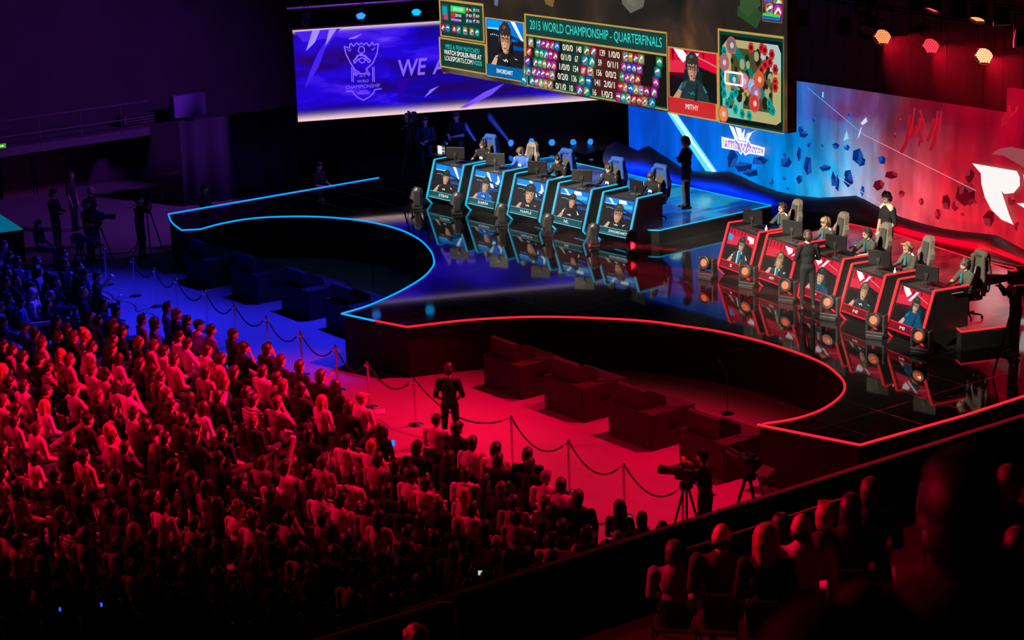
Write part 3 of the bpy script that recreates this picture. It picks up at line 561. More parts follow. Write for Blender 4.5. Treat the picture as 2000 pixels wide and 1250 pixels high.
    p.line([f(hx + hw * 1.0, hy - hh * 0.3), f(hx + hw * 0.7, hy - hh * 0.8), f(hx + hw * 0.3, hy - hh * 0.85)], 0.01 * W, (0.01, 0.01, 0.01))
    P([(hx - 0.22, hy - hh - 0.12), (hx - 0.1, hy - hh - 0.02), (hx - 0.14, hy - hh - 0.16), (hx - 0.2, 0.2)], tuple(x * 2.0 + 0.01 for x in shirt)); P([(hx + 0.05, 0.0), (hx + 0.1, hy - hh - 0.05), (hx + 0.13, hy - hh - 0.08), (hx + 0.12, 0.0)], tuple(x * 0.4 for x in shirt))
SK = (0.62, 0.33, 0.2)
# stats panel top left and notice below
p = G(); rc(p, 857, -4, 947, 84, GOLD); rc(p, 860, 1, 944.5, 81, DKG)
def frac(x0, y0, x1, y1):
    (a0, b1), (a1, b0) = U(x0, y0), U(x1, y1); return lambda s, t: (a0 + (a1 - a0) * s, b1 + (b0 - b1) * t)
F = frac(860, 1, 944, 80)
def fr(p, F, s0, t0, s1, t1, c): a = F(s0, t0); b_ = F(s1, t1); p.rect(a[0], b_[1], b_[0], a[1], c)
def ft(p, F, tx, s0, t0, s1, t1, c, bold=0.02): a = F(s0, t0); b_ = F(s1, t1); p.text(tx, a[0], b_[1], b_[0], a[1], c, bold)
fr(p, F, 0.02, 0.1, 0.19, 0.55, (0.02, 0.06, 0.09)); fr(p, F, 0.05, 0.15, 0.16, 0.4, (0.0, 0.3, 0.35)); fr(p, F, 0.08, 0.36, 0.17, 0.54, (0.45, 0.05, 0.1))
fr(p, F, 0.25, 0.1, 0.6, 0.28, (0.02, 0.6, 0.12)); fr(p, F, 0.25, 0.30, 0.36, 0.44, (0.5, 0.02, 0.03)); fr(p, F, 0.25, 0.47, 0.5, 0.54, (0.35, 0.15, 0.7))
ft(p, F, '20/100', 0.36, 0.32, 0.5, 0.41, (0.8, 0.8, 0.7)); ft(p, F, '2381/2381', 0.31, 0.14, 0.55, 0.23, (0.7, 0.8, 0.6))
for k, t_ in enumerate(('96', '0', '101')): a = F(0.65, 0.16 + k * 0.16); icon(p, a[0], a[1], 0.065, 50 + k); ft(p, F, t_, 0.70, 0.12 + k * 0.16, 0.76, 0.20 + k * 0.16, (0.8, 0.75, 0.6))
for k, t_ in enumerate(('115', '60', '70')): a = F(0.83, 0.14 + k * 0.16); icon(p, a[0], a[1], 0.07, 60 + k); ft(p, F, t_, 0.88, 0.10 + k * 0.16, 0.95, 0.18 + k * 0.16, (0.8, 0.75, 0.6))
for k, s in enumerate((0.07, 0.19, 0.35, 0.46, 0.62, 0.78, 0.91)): a = F(s, 0.77); icon(p, a[0], a[1], 0.11, 70 + k)
p.build('stats_panel', scr)
p = G(); rc(p, 857, 72, 952, 146.5, GOLD); rc(p, 860, 75.5, 949, 143, DKG); F = frac(860, 75, 949, 143)
ft(p, F, 'MISS A FEW MATCHES?', 0.12, 0.17, 0.88, 0.34, (0.02, 0.55, 0.5), 0.03); ft(p, F, 'WATCH SPOILER-FREE AT', 0.08, 0.38, 0.92, 0.55, (0.9, 0.88, 0.8), 0.03)
ft(p, F, 'LOLESPORTS.COM', 0.09, 0.60, 0.71, 0.77, (0.9, 0.88, 0.8), 0.03); ft(p, F, '/VODS', 0.72, 0.60, 0.92, 0.77, (0.02, 0.55, 0.5), 0.03); p.build('notice_panel', scr)
# blue player camera picture
p = G(); rc(p, 947.5, 33, 1028, 162, GOLD); F = frac(950, 35.5, 1025.5, 158.5); a = F(0, 0.80); c = F(1, 0.0)
face_pic(p, a[0], a[1], c[0], c[1], 0, (0.03, 0.02, 0.02), SK, (0.012, 0.012, 0.012), (0.75, 0.85, 0.8), (0.52, 0.60), 'blue', True, 0.15)
a = F(0, 1); c = F(1, 0.79); p.rect(a[0], a[1], c[0], c[1], (0.0, 0.10, 0.30)); ft(p, F, 'SWORDART', 0.27, 0.855, 0.72, 0.93, (0.9, 0.9, 0.85), 0.02); p.build('player_picture', scr)
# score table
p = G(); rc(p, 1024, 26, 1305, 216.5, GOLD); rc(p, 1027, 29.5, 1302, 104, DKG); F = frac(1027, 29.5, 1302, 104)
(a0, b1) = U(1027, 29.5); (a1, _) = U(1302, 100); (_, bh) = U(1027, 66); (_, bt) = U(1027, 69.5); (_, bb) = U(1304, 213.5)
p.rect(a0, b1 - (b1 - bh), a1, b1, (0.008, 0.042, 0.034))
p.text('2015 WORLD CHAMPIONSHIP - QUARTERFINALS', a0 + 0.03 * (a1 - a0), bh + 0.2 * (b1 - bh), a1 - 0.03 * (a1 - a0), b1 - 0.22 * (b1 - bh), (0.03, 0.62, 0.56), 0.025)
p.rect(a0, bh - 0.05, a1, bh, GOLD)
p.rect(a0, bb, a1, bh - 0.05, (0.010, 0.028, 0.022)); p.rect(a0 + 0.5 * (a1 - a0), bb, a0 + 0.74 * (a1 - a0), bh - 0.05, (0.055, 0.010, 0.010)); p.rect(a0, bb, a0 + 0.27 * (a1 - a0), bh - 0.05, (0.006, 0.008, 0.008)); p.rect(a0 + 0.74 * (a1 - a0), bb, a1, bh - 0.05, (0.006, 0.006, 0.006)); p.rect(a0, bb - 0.0, a1, bb + 0.035, (0.0, 0.12, 0.06))
Tt = lambda s, t: (a0 + (a1 - a0) * s, (bh - 0.05) + (bb - bh + 0.05) * t)
LK = [('0/0/0', '148', '139', '1/0/0'), ('0/1/0', '67', '59', '0/1/1'), ('1/0/0', '154', '156', '0/0/2'), ('0/2/0', '136', '141', '2/0/1'), ('0/1/0', '10', '16', '1/0/3')]
for i, rowt in enumerate(LK):
    t = 0.115 + 0.187 * i; h = 0.062
    for tx, s0, s1 in ((rowt[0], 0.275, 0.35), (rowt[1], 0.378, 0.414 if len(rowt[1]) > 2 else 0.402), (rowt[2], 0.546, 0.582 if len(rowt[2]) > 2 else 0.57), (rowt[3], 0.61, 0.685)):
        u0, v0 = Tt(s0, t + h); u1, v1 = Tt(s1, t - h); p.text(tx, u0, v0, u1, v1, (0.85, 0.8, 0.62), 0.02)
    for k, s in enumerate((0.035, 0.098, 0.133, 0.168, 0.203, 0.238, 0.458, 0.508, 0.735, 0.77, 0.805, 0.842, 0.965) + ((0.065,) if i in (3,) else ()) + ((0.88, 0.918) if i > 2 else ())):
        u, v = Tt(s, t); icon(p, u, v, 0.135 if 6 <= k <= 7 else 0.12, i * 31 + k * 7)
p.build('score_panel', scr)
# red player camera picture
p = G(); rc(p, 1305, 90, 1404, 238, GOLD); F = frac(1307.5, 93, 1401, 233.5); a = F(0, 0.76); c = F(1, 0.0)
face_pic(p, a[0], a[1], c[0], c[1], 2, (0.03, 0.02, 0.015), (0.45, 0.24, 0.15), (0.012, 0.03, 0.035), (0.02, 0.2, 0.22), (0.5, 0.66), 'red', True, 0.12)
a = F(0, 1); c = F(1, 0.76); p.rect(a[0], a[1], c[0], c[1], (0.48, 0.016, 0.02)); ft(p, F, 'MITHY', 0.37, 0.83, 0.64, 0.91, (0.9, 0.88, 0.85), 0.02); p.build('player_picture', scr)
# map
p = G()
for pts, c in (([(1452, 8), (1470, 2), (1490, 30), (1478, 56), (1440, 30), (1442, 12)], (0.02, 0.055, 0.018)), ([(1446, -10), (1480, -20), (1486, 10), (1460, 34), (1446, 20)], (0.03, 0.07, 0.022)), ([(1212, -10), (1262, -8), (1256, 14), (1232, 26), (1216, 8)], (0.10, 0.10, 0.075)), ([(1222, -12), (1250, -10), (1240, 12), (1228, 10)], (0.16, 0.15, 0.12)), ([(1060, -10), (1085, -10), (1080, 14), (1066, 8)], (0.16, 0.09, 0.02)), ([(965, -6), (974, -4), (972, 12), (966, 10)], (0.10, 0.12, 0.2))):
    p.poly([U(*q) for q in pts], c); p.build('picture_patch', scr); p = G()
rc(p, 1402, 55, 1531, 262, GOLD); rc(p, 1405, 60, 1530.5, 260, (0.0, 0.045, 0.03)); rc(p, 1408, 67, 1528, 256, (0.004, 0.006, 0.006))
F = frac(1411, 74, 1526, 246)
def fp(pts, c): p.poly([F(*q) for q in pts], c)
fp([(0.1, 0.0), (0.9, 0.0), (1, 0.08), (1, 0.95), (0.92, 1.0), (0.08, 1.0), (0.0, 0.92), (0, 0.1)], (0.05, 0.055, 0.018))
fp([(0.0, 0.1), (0.1, 0), (0.22, 0.0), (0.16, 0.12), (0.14, 0.98), (0.0, 0.92)], (0.35, 0.33, 0.14)); fp([(0.1, 0.86), (0.95, 0.86), (1, 0.95), (0.92, 1), (0.1, 1)], (0.35, 0.33, 0.14)); fp([(0.9, 0.02), (1, 0.1), (1, 0.95), (0.86, 0.9), (0.86, 0.05)], (0.35, 0.33, 0.14)); fp([(0.16, 0.0), (0.9, 0.0), (0.88, 0.1), (0.16, 0.1)], (0.35, 0.33, 0.14))
fp([(0.14, 0.88), (0.22, 0.96), (0.9, 0.16), (0.84, 0.08)], (0.30, 0.29, 0.12)); fp([(0.15, 0.1), (0.24, 0.06), (0.9, 0.8), (0.82, 0.88)], (0.0, 0.16, 0.13))
fp([(0.0, 0.64), (0.2, 0.66), (0.36, 0.8), (0.36, 1.0), (0.08, 1), (0, 0.92)], (0.13, 0.42, 0.34)); fp([(0.64, 0.0), (0.95, 0.0), (1, 0.1), (1, 0.34), (0.82, 0.34), (0.66, 0.18)], (0.3, 0.45, 0.42))
rg = random.Random(3)
for k in range(46):
    s, t = rg.uniform(0.15, 0.85), rg.uniform(0.1, 0.85); r_ = rg.uniform(0.03, 0.07); a = F(s, t); p.disc(a[0], a[1], r_ * 1.5, r_ * 2.2, rg.choice([(0.012, 0.010, 0.008), (0.09, 0.09, 0.03), (0.3, 0.28, 0.13), (0.012, 0.010, 0.008)]), 7, rg.random() * 3)
for s, t in ((0.7, 0.06), (0.75, 0.08), (0.52, 0.07), (0.87, 0.12), (0.84, 0.22), (0.76, 0.26), (0.93, 0.3), (0.7, 0.33), (0.93, 0.46), (0.93, 0.52)): a = F(s, t); p.disc(a[0], a[1], 0.1, 0.13, (0.42, 0.02, 0.025), 6); p.disc(a[0], a[1], 0.05, 0.06, (0.15, 0.0, 0.0), 6)
for s, t in ((0.06, 0.16), (0.08, 0.24), (0.05, 0.45), (0.05, 0.58), (0.06, 0.7), (0.2, 0.72), (0.27, 0.66), (0.12, 0.82), (0.26, 0.88), (0.38, 0.92), (0.5, 0.93), (0.84, 0.73), (0.9, 0.82)): a = F(s, t); p.disc(a[0], a[1], 0.09, 0.12, (0.0, 0.26, 0.24), 6); p.disc(a[0], a[1], 0.04, 0.05, (0.0, 0.08, 0.1), 6)
for s, t, cc in ((0.2, 0.07, (0.1, 0.12, 0.14)), (0.07, 0.3, (0.25, 0.12, 0.14)), (0.24, 0.5, (0.0, 0.2, 0.22)), (0.42, 0.5, (0.4, 0.2, 0.35)), (0.56, 0.55, (0.2, 0.35, 0.6)), (0.62, 0.63, (0.2, 0.15, 0.3)), (0.68, 0.45, (0.5, 0.08, 0.02)), (0.6, 0.76, (0.5, 0.03, 0.03)), (0.06, 0.96, (0.6, 0.2, 0.05))): a = F(s, t); p.disc(a[0], a[1], 0.17, 0.2, (0.5, 0.06, 0.05), 12); p.disc(a[0], a[1], 0.14, 0.165, cc, 12); p.disc(a[0] + 0.02, a[1], 0.06, 0.07, (0.6, 0.4, 0.4), 8)
q = [F(0.10, 0.41), F(0.40, 0.41), F(0.40, 0.56), F(0.10, 0.56), F(0.10, 0.41)]; p.line(q, 0.045, (0.9, 0.9, 0.9)); p.build('map_panel', scr)
# small widget top right and picture details
p = G(); rc(p, 1489, -16, 1528, 46, (0.12, 0.09, 0.03)); rc(p, 1490.5, -14, 1526.5, 43, (0.01, 0.015, 0.012)); F = frac(1490, -6, 1526, 42)
for s, t, k in ((0.3, 0.12, 3), (0.4, 0.5, 9), (0.85, 0.2, 12), (0.85, 0.55, 15)): a = F(s, t); icon(p, a[0], a[1], 0.16, k)
fr(p, F, 0.04, 0.70, 0.98, 0.83, (0.03, 0.55, 0.08)); fr(p, F, 0.04, 0.86, 0.98, 0.97, (0.02, 0.10, 0.6)); p.build('corner_panel', scr)
hang = MB()
for x in (sx0 + 1, (sx0 + sx1) / 2, sx1 - 1): hang.tube([(x - ox, 0.2, 7.25), (x - ox, 0.2, 17 - oz)], 0.03, 6)
hang.build('hanging_cable', M_bmetal, scr)

# ------------------------------------------------------------------ team desks
M_panel_d = mat('desk_black', (0.010, 0.009, 0.010), 0.4); M_top = mat('desk_top', (0.03, 0.028, 0.028), 0.4); M_mon = mat('monitor_black', (0.006, 0.006, 0.007), 0.5, spec=0.3)
prof_s = [(-0.02, 0.0), (-0.20, 0.18), (0.14, 1.23), (1.02, 1.23), (1.02, 0.35), (0.45, 0.0)]
def desk(foot_px, x1, yaw, led, pic, label, grp, w=1.34, foot=None):
    F_ = onz(*foot_px, DECK) if foot is None else foot
    t = empty('gaming_desk', (F_[0] + 0.02, F_[1] + 0.02, DECK), math.radians(yaw)); tag(t, label, 'desk', grp)
    for x in (0.0, w - 0.04):
        o = MB(); o.add([(x, a, z) for a, z in prof_s] + [(x + 0.04, a, z) for a, z in prof_s], [list(range(6)), list(range(11, 5, -1))] + [[i, (i + 1) % 6 + 0, (i + 1) % 6 + 6, i + 6][::-1] for i in range(6)])
        o.build('side_panel', M_panel_d, t)
        s = MB(); xa = x - 0.012 if x == 0 else x - 0.01; xb = xa + 0.062
        for (a0_, z0_), (a1_, z1_) in zip(prof_s[:3], prof_s[1:4]):
            d = Vector((0, a1_ - a0_, z1_ - z0_)).normalized(); n = Vector((0, -d.z, d.y)); e0 = Vector((0, a0_, z0_)) ; e1 = Vector((0, a1_, z1_))
            pts = [e0 + n * -0.004, e1 + n * -0.004, e1 + n * 0.022, e0 + n * 0.022]
            s.add([(xa, p_.y, p_.z) for p_ in pts] + [(xb, p_.y, p_.z) for p_ in pts], [(0, 1, 2, 3), (7, 6, 5, 4), (0, 4, 5, 1), (1, 5, 6, 2), (2, 6, 7, 3), (3, 7, 4, 0)])
        s.build('edge_light', led, t)
    # leaning front
    fx0, fx1 = 0.05, w - 0.05
    lo = Vector((0, -0.17, 0.20)); hi = Vector((0, 0.14, 1.16)); 
    MB().add([(fx0, lo.y, lo.z), (fx1, lo.y, lo.z), (fx1, hi.y, hi.z), (fx0, hi.y, hi.z), (fx0, lo.y + 0.06, lo.z), (fx1, lo.y + 0.06, lo.z), (fx1, hi.y + 0.06, hi.z), (fx0, hi.y + 0.06, hi.z)], [(0, 1, 2, 3), (7, 6, 5, 4), (0, 4, 5, 1), (1, 5, 6, 2), (2, 6, 7, 3), (3, 7, 4, 0)]).build('front_panel', M_panel_d, t)
    MB().box((0.045, 0.12, 1.08), (w - 0.045, 1.0, 1.12)).build('table_top', M_top, t)
    MB().box((0.05, 0.96, 0.36), (w - 0.05, 1.0, 1.08)).build('back_panel', M_panel_d, t)
    nrm = (hi - lo).cross(Vector((1, 0, 0))).normalized(); nrm = nrm if nrm.y < 0 else -nrm
    L = (hi - lo)
    P = lambda a, c: (fx0 + 0.03 + (fx1 - fx0 - 0.06) * a, lo.y + L.y * (0.02 + 0.96 * c) + nrm.y * 0.004, lo.z + L.z * (0.02 + 0.96 * c) + nrm.z * 0.004)
    pp_ = Pic(P, nrm, 0.0007); pic(pp_); pp_.build('front_display', t)
    return t
def feed(nm, side, bg, hair, shirt, trim, head, **k):
    def f(p):
        p.rect(0, 0, 1, 1, (0.004, 0.004, 0.005))
        face_pic(p, 0.03, 0.19, 0.97, 0.99, bg, hair, k.get('skin', SK), shirt, trim, head, side, k.get('gl', False), k.get('hw', 0.14), 0, k.get('open_', False), k.get('hairlen', 0))
        if side == 'blue': p.rect(0.03, 0.0, 0.97, 0.19, (0.004, 0.07, 0.085)); p.rect(0.03, 0.185, 0.97, 0.20, (0.1, 0.45, 0.55)); p.rect(0.03, 0.0, 0.97, 0.018, (0.15, 0.6, 0.7)); p.rect(0.03, 0.045, 0.6, 0.06, (0.05, 0.28, 0.33))
        else: p.rect(0.03, 0.0, 0.97, 0.19, (0.16, 0.0, 0.008)); p.rect(0.03, 0.18, 0.97, 0.205, (0.75, 0.0, 0.02)); p.rect(0.03, 0.0, 0.97, 0.03, (0.85, 0.0, 0.03))
        p.text(nm, 0.38, 0.075, 0.38 + 0.075 * len(nm), 0.145, (0.95, 0.92, 0.9), 0.02)
    return f
BK, GW, BJ = (0.015, 0.012, 0.014), (0.8, 0.85, 0.85), (0.0, 0.10, 0.42)
def z1(x, y): return (830 + x / 8, 280 + y / 8)
def z2(x, y): return (1060 + x / 6.25, 300 + y / 6.25)
def z3(x, y): return (1380 + x / 6.25, 380 + y / 6.25)
def z4(x, y): return (1600 + x / 5, 430 + y / 5)
gB, gR = 'blue-edged desks in the team row', 'red-edged desks in the team row'
DESKS = []
DB_ = [(z1(100, 930), 4, feed('STEAK', 'blue', 0, (0.02, 0.015, 0.015), BK, GW, (0.5, 0.56), hw=0.13), 'blue-edged desk, front picture shows player with glasses, dark shirt, bright sleeve', 1.35),
       (z1(710, 1040), 4, feed('KARSA', 'blue', 1, (0.02, 0.02, 0.02), BJ, GW, (0.5, 0.52), hw=0.14, open_=False), 'blue-edged desk, front picture shows player in blue jacket looking down', 1.33),
       (z1(1355, 1180), 3, feed('MAPLE', 'blue', 1, (0.02, 0.02, 0.02), BK, GW, (0.56, 0.54), hw=0.17, hairlen=0.3), 'blue-edged desk in the middle of the blue row, large bowed face', 1.40),
       (z2(150, 920), 3, feed('NL', 'blue', 2, (0.02, 0.02, 0.02), BK, GW, (0.5, 0.60), hw=0.12), 'blue-edged desk fourth from left, front picture with short name bar', 1.35),
       (z2(690, 1045), 5, feed('SWORDART', 'blue', 2, (0.03, 0.04, 0.04), BK, (0.7, 0.9, 0.95), (0.55, 0.50), hw=0.16, gl=True), 'blue-edged desk nearest the middle of the stage with solid black side', 1.28)]
for fp_, yw, pic, lb, w_ in DB_: DESKS.append(desk(fp_, 0, yw, M_cy, pic, lb, gB, w_))
JK, TL = (0.018, 0.03, 0.03), (0.75, 0.78, 0.75)
DR_ = [(z3(200, 960), -9, feed('S', 'red', 0, (0.02, 0.03, 0.02), JK, TL, (0.58, 0.60), hw=0.12, open_=True, gl=True), 'red-edged desk at left end of the red row, dark-haired face in picture', 1.33, None),
       (z3(670, 1110), -9, feed('AM', 'red', 1, (0.2, 0.15, 0.05), JK, TL, (0.56, 0.46), hw=0.13, open_=True, hairlen=0.8), 'red-edged desk second from left, picture of fair-haired player', 1.32, None),
       (None, -9, feed('XP', 'red', 2, (0.02, 0.02, 0.02), (0.0, 0.07, 0.13), (0.02, 0.03, 0.03), (0.5, 0.45), hw=0.13, hairlen=0.5), 'red-edged desk in the middle of the red row, player with hands to face', 1.32, np.array([-33.62, 32.66, DECK])),
       (z4(250, 965), -10, feed('NI', 'red', 2, (0.15, 0.10, 0.04), JK, TL, (0.54, 0.5), hw=0.13, open_=False), 'red-edged desk second from right, picture of fair short-haired player', 1.26, None),
       (z4(700, 1130), -10, feed('MI', 'red', 2, (0.015, 0.03, 0.02), (0.0, 0.06, 0.14), (0.02, 0.03, 0.03), (0.66, 0.6), hw=0.11, gl=True), 'red-edged desk at right end of row with plain black side', 1.25, None)]
for fp_, yw, pic, lb, w_, ft_ in DR_: DESKS.append(desk(fp_, 0, yw, M_rl, pic, lb, gR, w_, ft_))

# monitors, keyboards, mice, bottles
def monitor_proto():
    t = empty('monitor'); 
    mb_ = MB().cbox((0, 0, 0.34), (0.56, 0.035, 0.33), bev=0.008).build('monitor_body', M_mon, t)
    o = MB().add([(-0.26, 0.019, 0.20), (0.26, 0.019, 0.20), (0.26, 0.019, 0.49), (-0.26, 0.019, 0.49)], [(3, 2, 1, 0)], 0, (0.05, 0.10, 0.12)).build('lit_panel', screen_mat(), mb_)
    MB().tube([(0, -0.03, 0.01), (0, -0.04, 0.30)], 0.02, 8).cbox((0, -0.03, 0.3), (0.09, 0.03, 0.09)).build('stand', M_bplast, t)
    MB().cbox((0, -0.01, 0.01), (0.26, 0.18, 0.02), bev=0.006).build('base', M_bplast, t)
    return t
def keyboard_proto():
    t = empty('keyboard'); kc_ = MB().cbox((0, 0, 0.012), (0.42, 0.14, 0.022), bev=0.005).build('keyboard_case', M_bplast, t)
    k = MB()
    for j in range(5):
        for i in range(15): k.cbox((-0.19 + i * 0.027, -0.052 + j * 0.026, 0.027), (0.021, 0.02, 0.008))
    k.build('keycaps', mat('keycaps', (0.10, 0.10, 0.11), 0.5), kc_); return t
mon = monitor_proto(); kb = keyboard_proto()
mouse = MB().ell((0, 0, 0.015), (0.032, 0.055, 0.02)).build('computer_mouse', mat('mouse_grey', (0.12, 0.12, 0.13), 0.4), smooth=True)
mpad = MB().box((-0.2, -0.15, 0), (0.2, 0.15, 0.004)).build('mouse_mat', mat('mouse_mat', (0.22, 0.21, 0.20), 0.8))
btl = MB().lathe([(0.03, 0), (0.032, 0.02), (0.032, 0.15), (0.012, 0.19), (0.012, 0.22), (0, 0.22)], n=12).build('water_bottle', mat('bottle_plastic', (0.6, 0.7, 0.75), 0.1), smooth=True)
WHO = ['first blue desk from the left', 'second blue desk', 'middle blue desk', 'fourth blue desk', 'blue desk nearest stage middle', 'first red desk from the left', 'second red desk', 'middle red desk', 'fourth red desk', 'rightmost red desk']
for i, t in enumerate(DESKS):
    M = Matrix.Translation(t.location) @ Matrix.Rotation(t.rotation_euler.z, 4, 'Z')
    def put(o, x, y, z, rz, first, label, cat, grp):
        c = o if first else copy_tree(o); c.location = M @ Vector((x, y, z)); c.rotation_euler.z = t.rotation_euler.z + rz; tag(c, label, cat, grp); return c
    if i != 9 or True:
        mrz = 0.55 if i < 5 else 0.35
        if i == 4: mrz = -0.15
        put(mon, 0.62 if i != 4 else 0.95, 0.42, 1.12, mrz, i == 0, 'black monitor seen from behind on the ' + WHO[i], 'monitor', 'monitors on the team desks')
    put(kb, 0.62, 0.78, 1.12, 0, i == 0, 'black keyboard on the ' + WHO[i], 'keyboard', 'keyboards on the team desks')
    put(mpad, 1.08, 0.72, 1.12, 0, i == 0, 'pale grey mouse mat on the ' + WHO[i], 'mouse mat', 'mouse mats on the team desks')
    put(mouse, 1.05, 0.74, 1.126, 0.2, i == 0, 'small mouse on its mat on the ' + WHO[i], 'mouse', 'mice on the team desks')
    if i in (5, 8): put(btl, 1.15, 0.45, 1.12, 0, i == 5, 'clear water bottle on the ' + WHO[i], 'bottle', None)

# white flight-case sign / laptop sheet beyond first blue desk
lt = empty('laptop', tuple(onz(856, 303, 2.05)), math.radians(10)); tag(lt, 'open laptop with bright white page behind the first blue desk', 'laptop')
MB().cbox((0, 0, 0.01), (0.34, 0.24, 0.02)).build('keyboard_deck', M_bplast, lt)
pw = Pic(lambda a, c: (-0.16 + 0.32 * a, 0.12 - 0.004, 0.02 + 0.24 * c), (0, -1, 0)); pw.rect(0, 0, 1, 1, (0.7, 0.72, 0.7)); pw.rect(0.0, 0.0, 0.12, 1, (0.1, 0.1, 0.1)); pw.rect(0.66, 0.0, 0.98, 1, (0.05, 0.05, 0.05)); pw.rect(0.68, 0.7, 0.96, 0.8, (0.6, 0.6, 0.6)); pw.rect(0.68, 0.3, 0.96, 0.45, (0.6, 0.6, 0.6))
pw.build('page', lt); MB().box((-0.17, 0.12, 0.0), (0.17, 0.135, 0.27)).build('lid', M_bplast, lt)
ltb = MB().box((-0.35, -0.25, -0.85), (0.35, 0.3, -0.02)); lto = ltb.build('side_table', M_black, None, loc=tuple(onz(856, 303, 2.05)), rz=math.radians(10)); lto.location.z = 2.05
tag(lto, 'small black side table under the white laptop at far left of blue row', 'table')
# ------------------------------------------------------------------ people
V = lambda *a: Vector(a)
def fig_prims(J, fem=False, big=1.0, fingers=True, arms_cloth=2, face=True):
    """tapered limbs and body masses of one figure; slots: 0 skin 1 shirt 2 sleeve 3 trousers 4 shoes 5 dark features 6 trim"""
    P = []
    cap = lambda a, ra, b_, rb, m: P.append(('c', Vector(a), ra, Vector(b_), rb, m)); ell = lambda c, r, m, R=None: P.append(('e', Vector(c), r, R, m))
    hp, ch, nb = J['hips'], J['chest'], J['neck']; up = (ch - hp).normalized(); fwd = J.get('fwd', V(0, 1, 0)); rt = fwd.cross(V(0, 0, 1)).normalized()
    Rt = Matrix((rt, up.cross(rt) * 1.0, up)).transposed(); 
    sw = 0.165 if fem else 0.19
    ell(hp, (0.165 * big, 0.125 * big, 0.13), 3, Rt); mid = hp.lerp(ch, 0.5)
    ell(mid, (0.15 * big * (0.90 if fem else 1), 0.125 * big, 0.18), 1, Rt); ell(ch, (0.185 * big * (0.90 if fem else 1), 0.125 * big, 0.20), 1, Rt)
    cap(J['shL'], 0.058, J['shR'], 0.058, 1); ell(nb - up * 0.045, (0.12, 0.078, 0.062), 1, Rt)
    H = J['head']; Rh = Euler((J.get('pitch', 0), J.get('tilt', 0), J.get('yaw', 0)), 'ZYX').to_matrix() if True else None
    Rh = Matrix.Rotation(J.get('yaw', 0), 3, 'Z') @ Matrix.Rotation(J.get('pitch', 0), 3, 'X')
    cap(nb - up * 0.02, 0.055, H - Rh @ V(0, 0.02, 0.06), 0.05, 0)
    hd = lambda *a: H + Rh @ Vector(a)
    ell(H + Rh @ V(0, -0.005, 0.012), (0.080, 0.096, 0.105), 0, Rh); ell(hd(0, 0.022, -0.045), (0.060, 0.068, 0.068), 0, Rh); ell(hd(0, 0.05, -0.088), (0.026, 0.024, 0.02), 0, Rh)
    cap(hd(0, 0.083, 0.012), 0.011, hd(0, 0.105, -0.024), 0.014, 0)
    for s in (-1, 1):
        ell(hd(s * 0.077, -0.004, -0.008), (0.013, 0.024, 0.032), 0, Rh)
        if face: ell(hd(s * 0.032, 0.080, 0.010), (0.016, 0.012, 0.009), 5, Rh); cap(hd(s * 0.018, 0.090, 0.028), 0.008, hd(s * 0.048, 0.080, 0.027), 0.007, 5 if face == 2 else 0)
    if face: ell(hd(0, 0.085, -0.054), (0.019, 0.010, 0.004), 5, Rh)
    for s, k in ((-1, 'L'), (1, 'R')):
        sh, el, wr = J['sh' + k], J['el' + k], J['wr' + k]; f_ = 0.9 if fem else 1.0
        cap(sh, 0.070 * f_, el, 0.052 * f_, 1); cap(el, 0.046 * f_, wr, 0.030 * f_, arms_cloth)
        d = J.get('hd' + k); d = Vector(d).normalized() if d is not None else (wr - el).normalized()
        pn = Vector(J.get('pn' + k, (0, 0, -1))); pn = (pn - d * pn.dot(d)).normalized(); sd = d.cross(pn)
        if s < 0: sd = -sd
        R = Matrix((sd, pn, d)).transposed(); pc_ = wr + d * 0.055
        ell(pc_, (0.042, 0.019, 0.055), 0, R)
        if fingers:
            cu = J.get('curl', 0.5)
            for i, (o, L) in enumerate(((-0.033, 0.062), (-0.011, 0.078), (0.011, 0.073), (0.032, 0.056))):
                a = wr + d * 0.095 + sd * o; d1 = (d + pn * cu * 0.5 + sd * o * 3).normalized(); b_ = a + d1 * L * 0.55; c = b_ + (d + pn * cu * 1.6).normalized() * L * 0.5
                cap(a, 0.0105, b_, 0.010, 0); cap(b_, 0.010, c, 0.0085, 0)
            a = wr + d * 0.035 - sd * 0.036; b_ = a + (d * 0.7 - sd * 0.8 + pn * 0.3).normalized() * 0.04; cap(a, 0.013, b_, 0.011, 0); cap(b_, 0.011, b_ + (d + pn * 0.4 - sd * 0.2).normalized() * 0.032, 0.009, 0)
        else: ell(wr + d * 0.12, (0.036, 0.017, 0.04), 0, R)
        hj, kn, an = J['hp' + k], J['kn' + k], J['an' + k]
        cap(hj, 0.092 * big, kn, 0.062, 3); cap(kn, 0.06, an, 0.042, 3)
        to = Vector(J.get('toe' + k, (an.x + s * 0.02, an.y + 0.17, an.z - 0.035))); he = V(an.x, an.y - 0.04, an.z - 0.04)
        cap(he, 0.038, an + (to - he) * 0.35 + V(0, 0, -0.02), 0.042, 4); cap(he + V(0, 0, -0.005), 0.035, to, 0.030, 4)
    return P
def prim_mesh(P):
    mb = MB()
    for q in P:
        if q[0] == 'c':
            _, a, ra, b_, rb, m = q; d = (b_ - a); L = d.length
            if L < 1e-5: mb.ell(a, (ra,) * 3, 0); continue
            pts = []; rs = []
            for i in range(1, 5): t = -math.cos(PI / 2 * i / 4); 
            prof = [(ra * math.sin(PI / 2 * i / 4), -ra * math.cos(PI / 2 * i / 4)) for i in range(0, 5)] + [(rb * math.cos(PI / 2 * i / 4), L + rb * math.sin(PI / 2 * i / 4)) for i in range(0, 5)]
            prof[0] = (0.0005, prof[0][1]); prof[-1] = (0.0005, prof[-1][1])
            mb.lathe(prof, a, 12, 0, axis=d.normalized())
        else: mb.ell(q[1], q[2], 0, q[3], 14, 10)
    return mb
